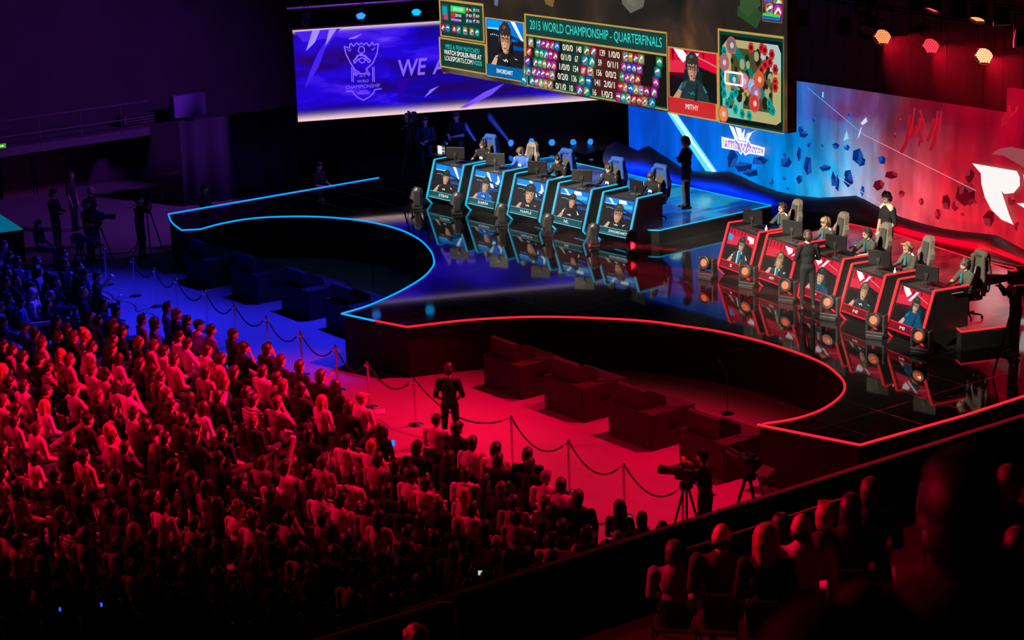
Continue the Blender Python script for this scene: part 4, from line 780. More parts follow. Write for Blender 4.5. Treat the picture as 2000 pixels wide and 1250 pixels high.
def remesh(mb, P, name, voxel, mats, smooth_it=3):
    me = mb.mesh('tmp', [], False); ob = bpy.data.objects.new('tmp', me); COL.objects.link(ob)
    r = ob.modifiers.new('r', 'REMESH'); r.mode = 'VOXEL'; r.voxel_size = voxel; r.use_smooth_shade = True
    s = ob.modifiers.new('s', 'SMOOTH'); s.factor = 0.5; s.iterations = smooth_it
    dg = bpy.context.evaluated_depsgraph_get(); out = bpy.data.meshes.new_from_object(ob.evaluated_get(dg)); out.name = name
    bpy.data.objects.remove(ob); bpy.data.meshes.remove(me)
    out.materials.clear()
    for m in mats: out.materials.append(m)
    n = len(out.polygons); C_ = np.zeros(n * 3); out.polygons.foreach_get('center', C_); C_ = C_.reshape(-1, 3)
    best = np.full(n, 1e9); mi = np.zeros(n, int)
    for q in P:
        if q[0] == 'c':
            a, b_ = np.array(q[1]), np.array(q[3]); ab = b_ - a; t = np.clip((C_ - a) @ ab / max(ab @ ab, 1e-9), 0, 1); dd = np.linalg.norm(C_ - (a + t[:, None] * ab), axis=1) - (q[2] + (q[4] - q[2]) * t); m = q[5]
        else:
            X = C_ - np.array(q[1]); 
            if q[3] is not None: X = X @ np.array(q[3])
            k = np.linalg.norm(X / np.array(q[2]), axis=1); dd = (k - 1) * min(q[2]) if True else 0; m = q[4]
            dd = np.where(k > 1e-6, np.linalg.norm(X, axis=1) * (1 - 1 / np.maximum(k, 1e-6)), -1)
        if m == 5: dd = dd - 0.003
        w = dd < best; best[w] = dd[w]; mi[w] = m
    out.polygons.foreach_set('material_index', mi.astype(int).tolist()); out.polygons.foreach_set('use_smooth', [True] * n); out.update(); return out
SKIN = mat('skin', (0.60, 0.36, 0.26), 0.5, noise=0.15, nscale=30); FEAT = mat('dark_features', (0.05, 0.025, 0.02), 0.5)
CL = {}
for k_, c_ in dict(K=(0.018, 0.018, 0.022), D=(0.06, 0.06, 0.07), G=(0.28, 0.27, 0.28), W=(0.72, 0.70, 0.68), R=(0.42, 0.10, 0.30), B=(0.10, 0.14, 0.34), P=(0.3, 0.12, 0.35), J=(0.035, 0.045, 0.085), N=(0.03, 0.035, 0.05), T=(0.02, 0.16, 0.20), U=(0.03, 0.09, 0.42), Q=(0.075, 0.072, 0.062)).items(): CL[k_] = mat('cloth_' + {'K': 'black', 'D': 'charcoal', 'G': 'grey', 'W': 'white', 'R': 'red', 'B': 'blue', 'P': 'purple', 'J': 'denim', 'N': 'navy', 'T': 'teal', 'U': 'royal_blue', 'Q': 'olive_grey'}[k_], c_, 0.85, noise=0.35, nscale=16, bump=0.9, spec=0.2)
def stripe_mat():
    m = bpy.data.materials.new('cloth_striped'); m.use_nodes = True; nt = m.node_tree; b = nt.nodes['Principled BSDF']; b.inputs['Roughness'].default_value = 0.85
    tc = nt.nodes.new('ShaderNodeTexCoord'); w = nt.nodes.new('ShaderNodeTexWave'); w.bands_direction = 'Z'; w.inputs['Scale'].default_value = 5.5; nt.links.new(tc.outputs['Object'], w.inputs[0])
    r = nt.nodes.new('ShaderNodeValToRGB'); r.color_ramp.interpolation = 'CONSTANT'; r.color_ramp.elements[0].color = (0.05, 0.03, 0.04, 1); r.color_ramp.elements[1].position = 0.5; r.color_ramp.elements[1].color = (0.6, 0.55, 0.55, 1)
    nt.links.new(w.outputs['Fac'], r.inputs[0]); nt.links.new(r.outputs[0], b.inputs['Base Color']); return m
CL['S'] = stripe_mat()
def plaid_mat():
    m = bpy.data.materials.new('cloth_plaid'); m.use_nodes = True; nt = m.node_tree; b = nt.nodes['Principled BSDF']; b.inputs['Roughness'].default_value = 0.85
    tc = nt.nodes.new('ShaderNodeTexCoord'); k = nt.nodes.new('ShaderNodeTexChecker'); k.inputs['Scale'].default_value = 22; k.inputs[1].default_value = (0.05, 0.04, 0.05, 1); k.inputs[2].default_value = (0.35, 0.3, 0.3, 1)
    nt.links.new(tc.outputs['Object'], k.inputs[0]); nt.links.new(k.outputs[0], b.inputs['Base Color']); return m
CL['C'] = plaid_mat()
CNAME = dict(K='black', D='charcoal', G='grey', W='white', R='red-brown', B='blue', P='purple', S='striped', C='checked', J='denim', N='navy')
HAIRM = {'k': mat('hair_black', (0.012, 0.009, 0.008), 0.45, bump=0.6, nscale=60), 'b': mat('hair_brown', (0.06, 0.032, 0.018), 0.5, bump=0.6, nscale=60), 'f': mat('hair_fair', (0.36, 0.22, 0.10), 0.5, bump=0.6, nscale=60), 'g': mat('hair_grey', (0.3, 0.29, 0.28), 0.5, bump=0.6, nscale=60)}
# hair shapes in head space (face looks along +y)
def hairmesh(kind, voxel=0.012):
    P = []; ell = lambda c, r, R=None: P.append(('e', Vector(c), r, R, 0)); cap = lambda a, ra, b_, rb: P.append(('c', Vector(a), ra, Vector(b_), rb, 0))
    top = lambda g=0: (ell((0, -0.022, 0.036), (0.087 + g, 0.097 + g, 0.092 + g)), ell((0, -0.055, -0.022), (0.084 + g, 0.070 + g, 0.092 + g)))
    if kind == 'short': top(); ell((0, 0.010, 0.066), (0.080, 0.084, 0.070))
    elif kind == 'quiff':
        top(0.002); [cap((x, 0.03, 0.10), 0.020, (x * 1.2 + 0.01, 0.055, 0.125), 0.014) for x in (-0.05, -0.025, 0.0, 0.025, 0.05)]
    elif kind == 'fringe': top(0.008); [cap((x, 0.04, 0.095), 0.024, (x * 1.1, 0.082, 0.045), 0.014) for x in (-0.055, -0.028, 0, 0.028, 0.055)]
    elif kind == 'long': top(0.006); cap((0, -0.06, 0.0), 0.085, (0, -0.075, -0.17), 0.07); cap((0, -0.07, -0.12), 0.075, (0, -0.085, -0.28), 0.05); [cap((s * 0.075, 0.0, 0.02), 0.024, (s * 0.08, -0.005, -0.14), 0.025) for s in (-1, 1)]
    elif kind == 'tail': top(); cap((0, -0.10, 0.06), 0.035, (0, -0.15, -0.05), 0.03); cap((0, -0.15, -0.05), 0.03, (0, -0.13, -0.16), 0.012)
    elif kind == 'bun': top(); ell((0, -0.07, 0.12), (0.045, 0.045, 0.04))
    elif kind == 'afro': ell((0, -0.02, 0.05), (0.135, 0.13, 0.125)); ell((0, -0.05, 0.0), (0.12, 0.09, 0.11))
    elif kind == 'curly':
        rg = random.Random(5); top(0.01)
        for i in range(34):
            a = rg.random() * 6.28; t = rg.uniform(0, 1.45); p = V(0.088 * math.cos(a) * math.sin(t), -0.022 + 0.09 * math.sin(a) * math.sin(t), 0.045 + 0.088 * math.cos(t))
            if p.y > 0.045 and p.z < 0.075: continue
            ell(p, (0.026, 0.026, 0.024))
    elif kind == 'wild':
        rg = random.Random(9); top(0.02)
        for i in range(26): a = rg.random() * 6.28; t = rg.uniform(0, 2.0); p = V(math.cos(a) * math.sin(t), math.sin(a) * math.sin(t) - 0.2, math.cos(t)); p.y = min(p.y, 0.3); cap(V(0, -0.02, 0.03) + p * 0.07, 0.03, V(0, -0.02, 0.03) + p * 0.16, 0.012)
    elif kind == 'cap':
        ell((0, -0.012, 0.052), (0.088, 0.102, 0.075)); ell((0, -0.055, 0.0), (0.078, 0.05, 0.06))
        for x in (-0.04, -0.02, 0, 0.02, 0.04): cap((x, 0.07, 0.055), 0.008, (x, 0.155 - abs(x) * 0.6, 0.043), 0.006)
    elif kind == 'hood': ell((0, -0.03, 0.02), (0.105, 0.105, 0.12)); ell((0, -0.07, -0.1), (0.12, 0.07, 0.06))
    elif kind == 'hat': ell((0, -0.012, 0.06), (0.09, 0.10, 0.075)); ell((0, -0.01, 0.05), (0.15, 0.16, 0.014)); ell((0, -0.055, 0.0), (0.078, 0.05, 0.06))
    elif kind == 'horns': top(0.004); [cap((s * 0.05, -0.02, 0.11), 0.014, (s * 0.075, -0.02, 0.18), 0.006) for s in (-1, 1)]; cap((0, -0.06, 0.0), 0.08, (0, -0.075, -0.15), 0.06)
    elif kind == 'bald': ell((0, -0.072, -0.03), (0.082, 0.042, 0.05))
    mb = prim_mesh(P); return remesh(mb, P, 'hair_' + kind, voxel, [HAIRM['k']], 2)
HK = ['short', 'quiff', 'fringe', 'long', 'tail', 'bun', 'afro', 'curly', 'wild', 'cap', 'hood', 'hat', 'horns', 'bald']
HAIR = {k: hairmesh(k) for k in HK}
# headphones in head space
hs = MB(); hs.tube([(-0.088, -0.0, 0.0), (-0.092, -0.0, 0.06), (-0.06, -0.005, 0.125), (0, -0.008, 0.148), (0.06, -0.005, 0.125), (0.092, 0, 0.06), (0.088, 0, 0.0)], 0.010, 6)
for s in (-1, 1): hs.lathe([(0.03, 0), (0.042, 0.006), (0.042, 0.022), (0.03, 0.03), (0.0005, 0.03)], (s * 0.078, 0, -0.005), 14, 0, axis=(s, 0, 0))
hs.tube([(-0.10, 0.01, -0.02), (-0.095, 0.07, -0.055), (-0.05, 0.11, -0.065)], 0.005, 5)
HEADSET = hs.mesh('headset', [mat('headset_black', (0.035, 0.035, 0.04), 0.35)], True)
gl = MB()
for s in (-1, 1): gl.tube([(s * 0.034 + 0.024 * math.cos(a), 0.102 - abs(math.cos(a)) * 0.004, 0.010 + 0.019 * math.sin(a)) for a in [2 * PI * i / 10 for i in range(10)]], 0.003, 5, closed=True); gl.tube([(s * 0.058, 0.098, 0.014), (s * 0.08, 0.0, 0.008)], 0.003, 5)
gl.tube([(-0.012, 0.104, 0.014), (0.012, 0.104, 0.014)], 0.003, 5); GLASSES = gl.mesh('glasses', [M_bplast], False)

def seatedJ(lean=0.0, wrL=(-0.10, 0.30, 0.62), wrR=(0.10, 0.30, 0.62), elL=None, elR=None, yaw=0, pitch=0.0, knees=0.13, cross=False, hdL=None, hdR=None, feet=0.42, sw=0.205, slump=0.0):
    J = {}; J['hips'] = V(0, 0.0, 0.56); c = math.sin(lean); J['chest'] = V(0, -0.03 + 0.42 * c, 0.93 - slump - 0.10 * abs(c)); J['neck'] = V(0, -0.03 + 0.60 * c, 1.085 - slump - 0.16 * abs(c)); J['head'] = V(0, 0.0 + 0.76 * c, 1.235 - slump - 0.2 * abs(c))
    n = J['neck']; J['shL'] = n + V(-sw, -0.01, -0.055); J['shR'] = n + V(sw, -0.01, -0.055)
    J['elL'] = Vector(elL) if elL else n + V(-sw - 0.05, 0.04 + 0.1 * c, -0.33); J['elR'] = Vector(elR) if elR else n + V(sw + 0.05, 0.04 + 0.1 * c, -0.33)
    J['wrL'] = Vector(wrL); J['wrR'] = Vector(wrR); J['yaw'] = yaw; J['pitch'] = pitch
    J['hpL'] = V(-0.09, 0.02, 0.54); J['hpR'] = V(0.09, 0.02, 0.54); J['knL'] = V(-knees, 0.46, 0.53); J['knR'] = V(knees, 0.46, 0.53); J['anL'] = V(-knees, feet, 0.10); J['anR'] = V(knees, feet, 0.10)
    if cross: J['knR'] = V(0.02, 0.47, 0.63); J['anR'] = V(-0.2, 0.56, 0.38)
    if hdL: J['hdL'] = hdL
    if hdR: J['hdR'] = hdR
    return J
def standJ(h=1.0, wrL=(-0.24, 0.06, 0.86), wrR=(0.24, 0.06, 0.86), elL=(-0.27, -0.02, 1.13), elR=(0.27, -0.02, 1.13), lean=0.0, yaw=0, pitch=0, feet=0.13, hdL=None, hdR=None, step=0.0):
    J = {}; c = math.sin(lean); J['hips'] = V(0, 0, 0.98); J['chest'] = V(0, 0.0 + 0.33 * c, 1.31); J['neck'] = V(0, -0.01 + 0.5 * c, 1.50 - 0.05 * c); J['head'] = V(0, 0.02 + 0.64 * c, 1.655 - 0.08 * c)
    n = J['neck']; J['shL'] = n + V(-0.185, -0.01, -0.085); J['shR'] = n + V(0.185, -0.01, -0.085)
    for k, v in (('elL', elL), ('elR', elR), ('wrL', wrL), ('wrR', wrR)): J[k] = Vector(v)
    J['yaw'] = yaw; J['pitch'] = pitch
    J['hpL'] = V(-0.09, 0, 0.93); J['hpR'] = V(0.09, 0, 0.93); J['knL'] = V(-feet * 0.9, 0.03 + step, 0.51); J['knR'] = V(feet * 0.9, 0.03 - step, 0.51); J['anL'] = V(-feet, 0 + step * 1.2, 0.09); J['anR'] = V(feet, 0 - step * 1.2, 0.09)
    if hdL: J['hdL'] = hdL
    if hdR: J['hdR'] = hdR
    return J
BODY_MATS = [SKIN, CL['K'], CL['K'], CL['J'], M_bplast, FEAT, CL['W']]
def body(name, J, voxel, **k):
    P = fig_prims(J, **k); me = remesh(prim_mesh(P), P, name, voxel, BODY_MATS); H = J['head']; R = Matrix.Rotation(J.get('yaw', 0), 4, 'Z') @ Matrix.Rotation(J.get('pitch', 0), 4, 'X')
    return me, Matrix.Translation(H) @ R @ Matrix.Scale(1.07, 4), k.get('fem', False)
def person(bd, loc, rz, label, shirt='K', sleeve=None, trousers='J', hair='short', hcol='k', headset=False, glasses=False, grp=None, scale=1.0, skin=None, extra=None, trim=None):
    me, HM, fem = bd
    o = bpy.data.objects.new('person', me); COL.objects.link(o); o.location = loc; o.rotation_euler.z = rz; o.scale = (scale,) * 3
    use = [skin or SKIN, CL[shirt], (skin or SKIN) if sleeve is None else CL[sleeve], CL[trousers], M_bplast, FEAT, CL['W']]
    for i, m in enumerate(use): o.material_slots[i].link = 'OBJECT'; o.material_slots[i].material = m
    tag(o, label, 'person', grp)
    def child(nm, mesh, m=None):
        c = bpy.data.objects.new(nm, mesh); COL.objects.link(c); c.parent = o; c.matrix_local = HM
        if m: c.material_slots[0].link = 'OBJECT'; c.material_slots[0].material = m
        return c
    if hair == 'cap': child('cap', HAIR['cap'], hcol if not isinstance(hcol, str) else CL[{'k': 'K', 'b': 'D', 'f': 'W', 'g': 'G'}[hcol]])
    elif hair in ('hood', 'hat'): child(hair, HAIR[hair], CL[{'k': 'K', 'b': 'D', 'f': 'W', 'g': 'G'}[hcol]] if isinstance(hcol, str) else hcol)
    else: child('hair', HAIR[hair], HAIRM[hcol])
    if headset: child('headset', HEADSET)
    if glasses: child('glasses', GLASSES)
    return o
# a hood lying on the shoulders, in head space
_P = [('c', V(-0.10, -0.04, -0.155), 0.035, V(-0.05, -0.115, -0.135), 0.045, 0), ('c', V(-0.05, -0.115, -0.135), 0.045, V(0.05, -0.115, -0.135), 0.045, 0), ('c', V(0.05, -0.115, -0.135), 0.045, V(0.10, -0.04, -0.155), 0.035, 0), ('e', V(0, -0.135, -0.185), (0.095, 0.045, 0.07), None, 0)]
HOODDOWN = remesh(prim_mesh(_P), _P, 'hood_down', 0.014, [CL['G']], 2)
# --- gaming chair
def gaming_chair():
    t = empty('gaming_chair')
    b = MB(); b.cbox((0, 0.02, 0.46), (0.44, 0.46, 0.09), bev=0.03); [b.cbox((s * 0.22, 0.02, 0.485), (0.09, 0.44, 0.10), bev=0.03) for s in (-1, 1)]; b.build('seat', M_bplast, t, True)
    prof = [(-0.22, 0.50), (-0.21, 0.72), (-0.27, 0.90), (-0.27, 1.02), (-0.19, 1.12), (-0.17, 1.30), (-0.10, 1.38), (0.10, 1.38), (0.17, 1.30), (0.19, 1.12), (0.27, 1.02), (0.27, 0.90), (0.21, 0.72), (0.22, 0.50)]
    sh = lambda z: -0.22 - (z - 0.5) * 0.16
    b = MB(); b.add([(x, sh(z) + abs(x) * 0.16, z) for x, z in prof] + [(x, sh(z) - 0.09 + abs(x) * 0.1, z) for x, z in prof], [list(range(14))[::-1], list(range(14, 28))] + [[i, (i + 1) % 14, (i + 1) % 14 + 14, i + 14] for i in range(14)]); bkr = b.build('backrest', mat('chair_shell', (0.16, 0.145, 0.125), 0.5), t)
    b = MB(); pf = [(-0.13, 0.55), (-0.13, 1.0), (-0.11, 1.25), (0.11, 1.25), (0.13, 1.0), (0.13, 0.55)]; b.add([(x, sh(z) + 0.055, z) for x, z in pf] + [(x, sh(z) - 0.0, z) for x, z in pf], [list(range(6))[::-1], list(range(6, 12))] + [[i, (i + 1) % 6, (i + 1) % 6 + 6, i + 6] for i in range(6)]); b.build('back_cushion', mat('chair_fabric', (0.05, 0.046, 0.042), 0.8), bkr)
    for s in (-1, 1):
        b = MB(); b.tube([(s * 0.2, 0, 0.44), (s * 0.30, 0, 0.46), (s * 0.30, 0, 0.66)], 0.018, 6); b.cbox((s * 0.30, 0.03, 0.67), (0.08, 0.26, 0.03), bev=0.01); b.build('armrest', M_bplast, t)
    MB().tube([(0, 0, 0.10), (0, 0, 0.42)], 0.03, 8).build('gas_lift', M_bmetal, t)
    b = MB()
    for i in range(5): a = 2 * PI * i / 5 + 0.3; b.tube([(0, 0, 0.12), (0.30 * math.cos(a), 0.30 * math.sin(a), 0.075)], [0.03, 0.018], 6)
    sb_ = b.build('star_base', M_bmetal, t)
    for i in range(5): a = 2 * PI * i / 5 + 0.3; MB().lathe([(0.0005, -0.02), (0.03, -0.02), (0.03, 0.02), (0.0005, 0.02)], (0.30 * math.cos(a), 0.30 * math.sin(a), 0.03), 10, axis=(math.sin(a), -math.cos(a), 0)).build('caster', M_bplast, sb_)
    return t
GC = gaming_chair()
# jacket hung over a chair back
def jacket():
    P = []
    for x in (-0.15, -0.05, 0.05, 0.15): P.append(('c', V(x * 0.9, -0.32, 1.38), 0.065, V(x * 1.35, -0.36, 0.95), 0.075, 1)); P.append(('c', V(x * 1.35, -0.36, 0.95), 0.075, V(x * 1.3, -0.33, 0.62), 0.06, 1))
    P += [('c', V(-0.15, -0.30, 1.38), 0.08, V(0.15, -0.30, 1.38), 0.08, 1), ('c', V(-0.2, -0.22, 1.30), 0.06, V(-0.27, -0.2, 0.85), 0.045, 1), ('c', V(0.2, -0.22, 1.30), 0.06, V(0.27, -0.2, 0.85), 0.045, 1), ('c', V(0.25, -0.27, 1.15), 0.05, V(0.28, -0.23, 1.0), 0.052, 6)]
    return remesh(prim_mesh(P), P, 'jacket', 0.015, [SKIN, CL['U'], CL['U'], CL['U'], CL['U'], CL['U'], CL['W']])
JKT = jacket()

# --- the ten players
PV = 0.011
pj = lambda **k: seatedJ(lean=k.pop('lean', 0.12), wrL=k.pop('wrL', (-0.20, 0.44, 0.77)), wrR=k.pop('wrR', (0.16, 0.44, 0.77)), elL=k.pop('elL', (-0.31, 0.20, 0.80)), elR=k.pop('elR', (0.29, 0.18, 0.80)), hdL=(0.1, 1, -0.05), hdR=(-0.1, 1, -0.05), **k)
pb_a = body('player_body', pj(), PV, arms_cloth=2, face=2); pb_b = body('player_body_bowed', pj(lean=0.2, pitch=-0.5), PV, face=2)
pb_c = body('player_body_back', pj(lean=0.02, pitch=-0.05), PV, face=2); pb_d = body('player_body_fist', pj(lean=0.16, wrR=(0.02, 0.40, 0.95), elR=(0.25, 0.30, 0.78), pitch=-0.2), PV, face=2)
pb_big = body('player_body_broad', pj(lean=0.08), PV, big=1.18, face=2)
players = [((943, 283), pb_big, dict(shirt='K', hair='curly', hcol='k', glasses=True), 'player with bushy black hair and glasses in black team shirt at first blue desk'),
           ((1017, 297), pb_b, dict(shirt='U', sleeve='U', hair='fringe', hcol='b'), 'player in royal blue team jacket bent over second blue desk'),
           ((1090, 313), pb_a, dict(shirt='K', hair='fringe', hcol='k'), 'player in black team shirt at the middle blue desk beside blue draped chair'),
           ((1189, 330), pb_a, dict(shirt='K', hair='fringe', hcol='b'), 'brown-haired player in black team shirt at fourth blue desk'),
           ((1272, 346), pb_b, dict(shirt='K', hair='short', hcol='b'), 'player hidden behind monitor at the fifth blue desk, only hair showing'),
           ((1528, 407), pb_c, dict(shirt='Q', sleeve='Q', hair='quiff', hcol='b'), 'upright player in zipped team jacket at first red desk'),
           ((1612, 435), pb_a, dict(shirt='Q', sleeve='Q', hair='fringe', hcol='f', glasses=True), 'fair-haired player with glasses in team jacket at second red desk'),
           ((1693, 457), pb_d, dict(shirt='Q', hair='quiff', hcol='b'), 'dark-haired player in teal and black shirt at middle red desk'),
           ((1772, 484), pb_b, dict(shirt='Q', sleeve='Q', hair='quiff', hcol='f'), 'blond player in dark jacket with white sleeve stripe at fourth red desk'),
           ((1884, 517), pb_a, dict(shirt='Q', hair='curly', hcol='b', glasses=True), 'player with glasses and teal black shirt at rightmost red desk')]
cw = ['first blue desk', 'second blue desk', 'middle blue desk', 'fourth blue desk', 'fifth blue desk', 'first red desk', 'second red desk', 'middle red desk', 'fourth red desk', 'rightmost red desk']
TRIM = {}
for i, (px, bd, kw, lb) in enumerate(players):
    t = DESKS[i]; HM = bd[1]; rz = PI + t.rotation_euler.z + (0.1 if i < 5 else -0.12)
    hz = HM.translation.z; Hw = onz(px[0], px[1], POD + hz); off_ = Matrix.Rotation(rz, 3, 'Z') @ Vector((HM.translation.x, HM.translation.y, 0))
    dsk = Vector(t.location); yl = Matrix.Rotation(-t.rotation_euler.z, 3, 'Z') @ (Vector((Hw[0], Hw[1], 0)) - Vector((dsk.x, dsk.y, 0)))
    loc = Vector((Hw[0], Hw[1], POD)) - off_; loc.z = POD
    player = person(bd, loc, rz, lb, headset=True, trousers='K', grp='players seated at the two team rows', **kw)
    # team trim: shoulder bands and chest mark
    tm = MB()
    nk = HM.translation
    for s in (-1, 1):
        for zz in (0.16, 0.205, 0.25): tm.cbox((s * (0.252 + (zz - 0.16) * 0.1), nk.y * 0.75 + 0.02, nk.z - zz - 0.02), (0.012, 0.07, 0.03))
    tm.cbox((-0.03, nk.y * 0.62 + 0.115, nk.z - 0.36), (0.05, 0.012, 0.07), R=Matrix.Rotation(0.6, 3, 'Y')); tm.cbox((0.03, nk.y * 0.62 + 0.115, nk.z - 0.36), (0.05, 0.012, 0.07), R=Matrix.Rotation(-0.6, 3, 'Y'))
    if i < 5: tm.build('shirt_emblem', mat('white_print', (0.75, 0.75, 0.72), 0.7), player)
    else:
        st_ = MB(); n = nk.y - 0.02
        for s in (-1, 1): st_.tube([(s * 0.10, nk.y * 0.8 - 0.03, nk.z - 0.115), (s * 0.20, nk.y * 0.78 - 0.02, nk.z - 0.150), (s * 0.262, nk.y * 0.6 + 0.03, nk.z - 0.27), (s * 0.31, nk.y * 0.5 + 0.10, nk.z - 0.38)], 0.020, 6)
        st_.build('sleeve_stripe', mat('white_print', (0.75, 0.75, 0.72), 0.7) if i != 7 and i != 9 else CL['T'], player)
        if True: MB().cbox((0, nk.y * 0.62 + 0.105, nk.z - 0.28), (0.07, 0.03, 0.2), R=Matrix.Rotation(0.15, 3, 'X')).build('undershirt', CL['T'], player)
    c = GC if i == 0 else copy_tree(GC); c.location = loc; c.location.z = POD; c.rotation_euler.z = rz
    off2 = Matrix.Rotation(rz, 3, 'Z') @ Vector((0.10, -0.08, 0)); c.location += off2
    tag(c, 'grey winged gaming chair behind the player at the ' + cw[i], 'chair', 'gaming chairs of both teams')
    if i in (0, 2, 3, 4, 9):
        j = bpy.data.objects.new('draped_jacket', JKT); COL.objects.link(j); j.location = c.location; j.rotation_euler.z = rz
        tag(j, ('royal blue team jacket' if i < 5 else 'dark team jacket with white stripe') + ' draped over the chair back at the ' + cw[i], 'jacket', 'jackets over gaming chairs')
        if i == 9:
            for q in range(1, 6): j.material_slots[q].link = 'OBJECT'; j.material_slots[q].material = CL['Q']

# --- standing crew
crossed = standJ(wrL=(0.10, 0.19, 1.25), wrR=(-0.08, 0.22, 1.20), elL=(-0.28, 0.08, 1.17), elR=(0.28, 0.09, 1.16), hdL=(1, -0.35, 0.05), hdR=(-1, -0.35, 0.05), pitch=-0.2)
sb_cross = body('standing_arms_crossed', crossed, 0.012); sb_front = body('standing_hands_joined', standJ(wrL=(-0.04, 0.20, 0.93), wrR=(0.04, 0.21, 0.94), hdL=(0.6, 0.2, -0.6), hdR=(-0.6, 0.2, -0.6), pitch=-0.25), 0.012)
sb_cam = body('standing_filming', standJ(wrL=(-0.10, 0.34, 1.50), wrR=(0.12, 0.30, 1.42), elL=(-0.27, 0.18, 1.26), elR=(0.27, 0.14, 1.24), lean=0.06), 0.012); sb_hold = body('standing_holding', standJ(wrL=(-0.08, 0.28, 1.14), wrR=(0.10, 0.28, 1.10), elL=(-0.26, 0.04, 1.14), elR=(0.26, 0.04, 1.13), pitch=-0.2), 0.012)
sb_plain = body('standing_relaxed', standJ(pitch=0.15), 0.012)
def stand(px, z, bd, rz, label, **k):
    sc_ = k.pop('scale', 1.03); hz = bd[1].translation.z * sc_; P_ = onz(px[0], px[1], z + hz)
    o = person(bd, (P_[0], P_[1], z), rz, label, scale=sc_, **k); return o
stand((1340, 277), POD, sb_cross, PI - 0.35, 'referee in dark polo and grey trousers, arms crossed, behind blue team', shirt='K', hair='short', hcol='k', headset=True, trousers='D', scale=1.1)
stand((1733, 386), POD, sb_front, PI - 0.2, 'referee in black and cream polo looking down behind red team', shirt='K', hair='short', hcol='b', headset=True, trousers='D', scale=1.08)
_r2 = [o for o in COL.objects if o.get('label', '').startswith('referee in black and cream')][0]
MB().tube([(-0.21, -0.01, 1.40), (-0.12, -0.015, 1.455), (0, -0.02, 1.485), (0.12, -0.015, 1.455), (0.21, -0.01, 1.40)], [0.06, 0.075, 0.07, 0.075, 0.06], 10).build('shirt_yoke', mat('cream_cloth', (0.6, 0.5, 0.36), 0.85), _r2, True)
stand((829, 236), DECK, sb_hold, PI + 0.9, 'crew man in dark denim shirt under the violet banner', shirt='N', sleeve='N', hair='short', hcol='k', trousers='D', scale=1.08)
stand((891, 228), DECK, sb_hold, PI + 0.5, 'photographer in black T-shirt holding a camera behind the blue team', shirt='K', hair='short', hcol='b', trousers='D', scale=1.06)
stand((622, 325), 0, sb_hold, -0.9 - 0.3, 'dim crew man standing beyond the far stage edge by the curtain', shirt='K', hair='short', hcol='k')
stand((398, 369), 0, sb_hold, -1.0, 'dim crew man leaning at the far stage corner near the dark wall', shirt='K', hair='short', hcol='k')
stand((103, 378), 0, sb_hold, -0.9, 'dark-clad onlooker standing by the doors left of the camera crew', shirt='K', hair='short', hcol='k', sleeve='K')
stand((137, 342), 0, sb_plain, -0.8, 'tall dim bystander against the far wall between doors', shirt='D', hair='long', hcol='b')
stand((176, 372), 0, sb_plain, -0.9, 'bald dim bystander at the back of the camera crew', shirt='K', hair='bald', hcol='k')
stand((168, 398), 0, sb_hold, -0.9, 'camera crew member with badge looking up toward the screen', shirt='K', hair='short', hcol='k')
stand((269, 391), 0, sb_cam, -0.9, 'camera operator in black behind the tripod at the rope end', shirt='K', hair='short', hcol='k', sleeve='K')
stand((875, 722), 0, sb_front, 0.85, 'guard in black T-shirt with belt pouch, seen from behind at the rope', shirt='K', hair='short', hcol='k', trousers='K', scale=1.02)
stand((1377, 893), 0, sb_cam, 1.9, 'camera operator in dark jacket beside the rope end', shirt='K', hair='cap', hcol='k', sleeve='K', trousers='K')
stand((1578, 461), DECK, sb_hold, 1.1, 'dark crew member crossing in front of the middle red desk', shirt='K', hair='short', hcol='b', trousers='K', sleeve='K')
# sitting technician at the lit counter
sb_sit = body('seated_upright', seatedJ(), 0.013)
stand((1986, 540), DECK, sb_cam, PI - 0.5, 'dark camera operator at the right edge of the red team platform', shirt='K', hair='short', hcol='k', sleeve='K', trousers='K')
P_ = onz(75, 438, 1.25); person(sb_sit, (P_[0], P_[1], 0.0), -0.8, 'technician seated low beside the glowing cyan counter', shirt='K', hair='short', hcol='k')
# belt pouch for the guard is part of clothing
# ------------------------------------------------------------------ floor moving lights in front of the desks
def moving_head(lens_col=None, tilt=0.5):
    t = empty('moving_light')
    MB().cbox((0, 0, 0.05), (0.40, 0.30, 0.10), bev=0.02).build('base', M_bplast, t)
    y = MB()
    for s in (-1, 1): y.cbox((s * 0.195, 0, 0.33), (0.065, 0.20, 0.42), bev=0.03)
    y.cbox((0, 0, 0.125), (0.44, 0.20, 0.06), bev=0.015); y.build('yoke', M_bplast, t)
    R = Matrix.Rotation(tilt, 3, 'X'); ax = R @ Vector((0, 1, 0))
    h = MB(); h.lathe([(0.0005, -0.20), (0.11, -0.19), (0.155, -0.11), (0.16, 0.05), (0.155, 0.17), (0.14, 0.18), (0.13, 0.15), (0.0005, 0.15)], (0, 0, 0.40), 18, 0, axis=ax); lh_ = h.build('lamp_head', M_bplast, t, True)
    m = mat('lens_' + ('dark' if lens_col is None else '%02x%02x%02x' % tuple(int(c * 255) for c in lens_col)), (0.05, 0.05, 0.06), 0.1, emit=lens_col, strength=2.0 if lens_col else 0)
    l = MB(); c0 = Vector((0, 0, 0.40)) + ax * 0.165; l.lathe([(0.0005, -0.004), (0.088, -0.004), (0.075, 0.012), (0.0005, 0.02)], c0, 18, 0, axis=ax); l.build('lens', m, lh_)
    return t
mh_d = moving_head(None, -1.2); mh_r = moving_head((1.0, 0.10, 0.02), 0.2); 
first = {}
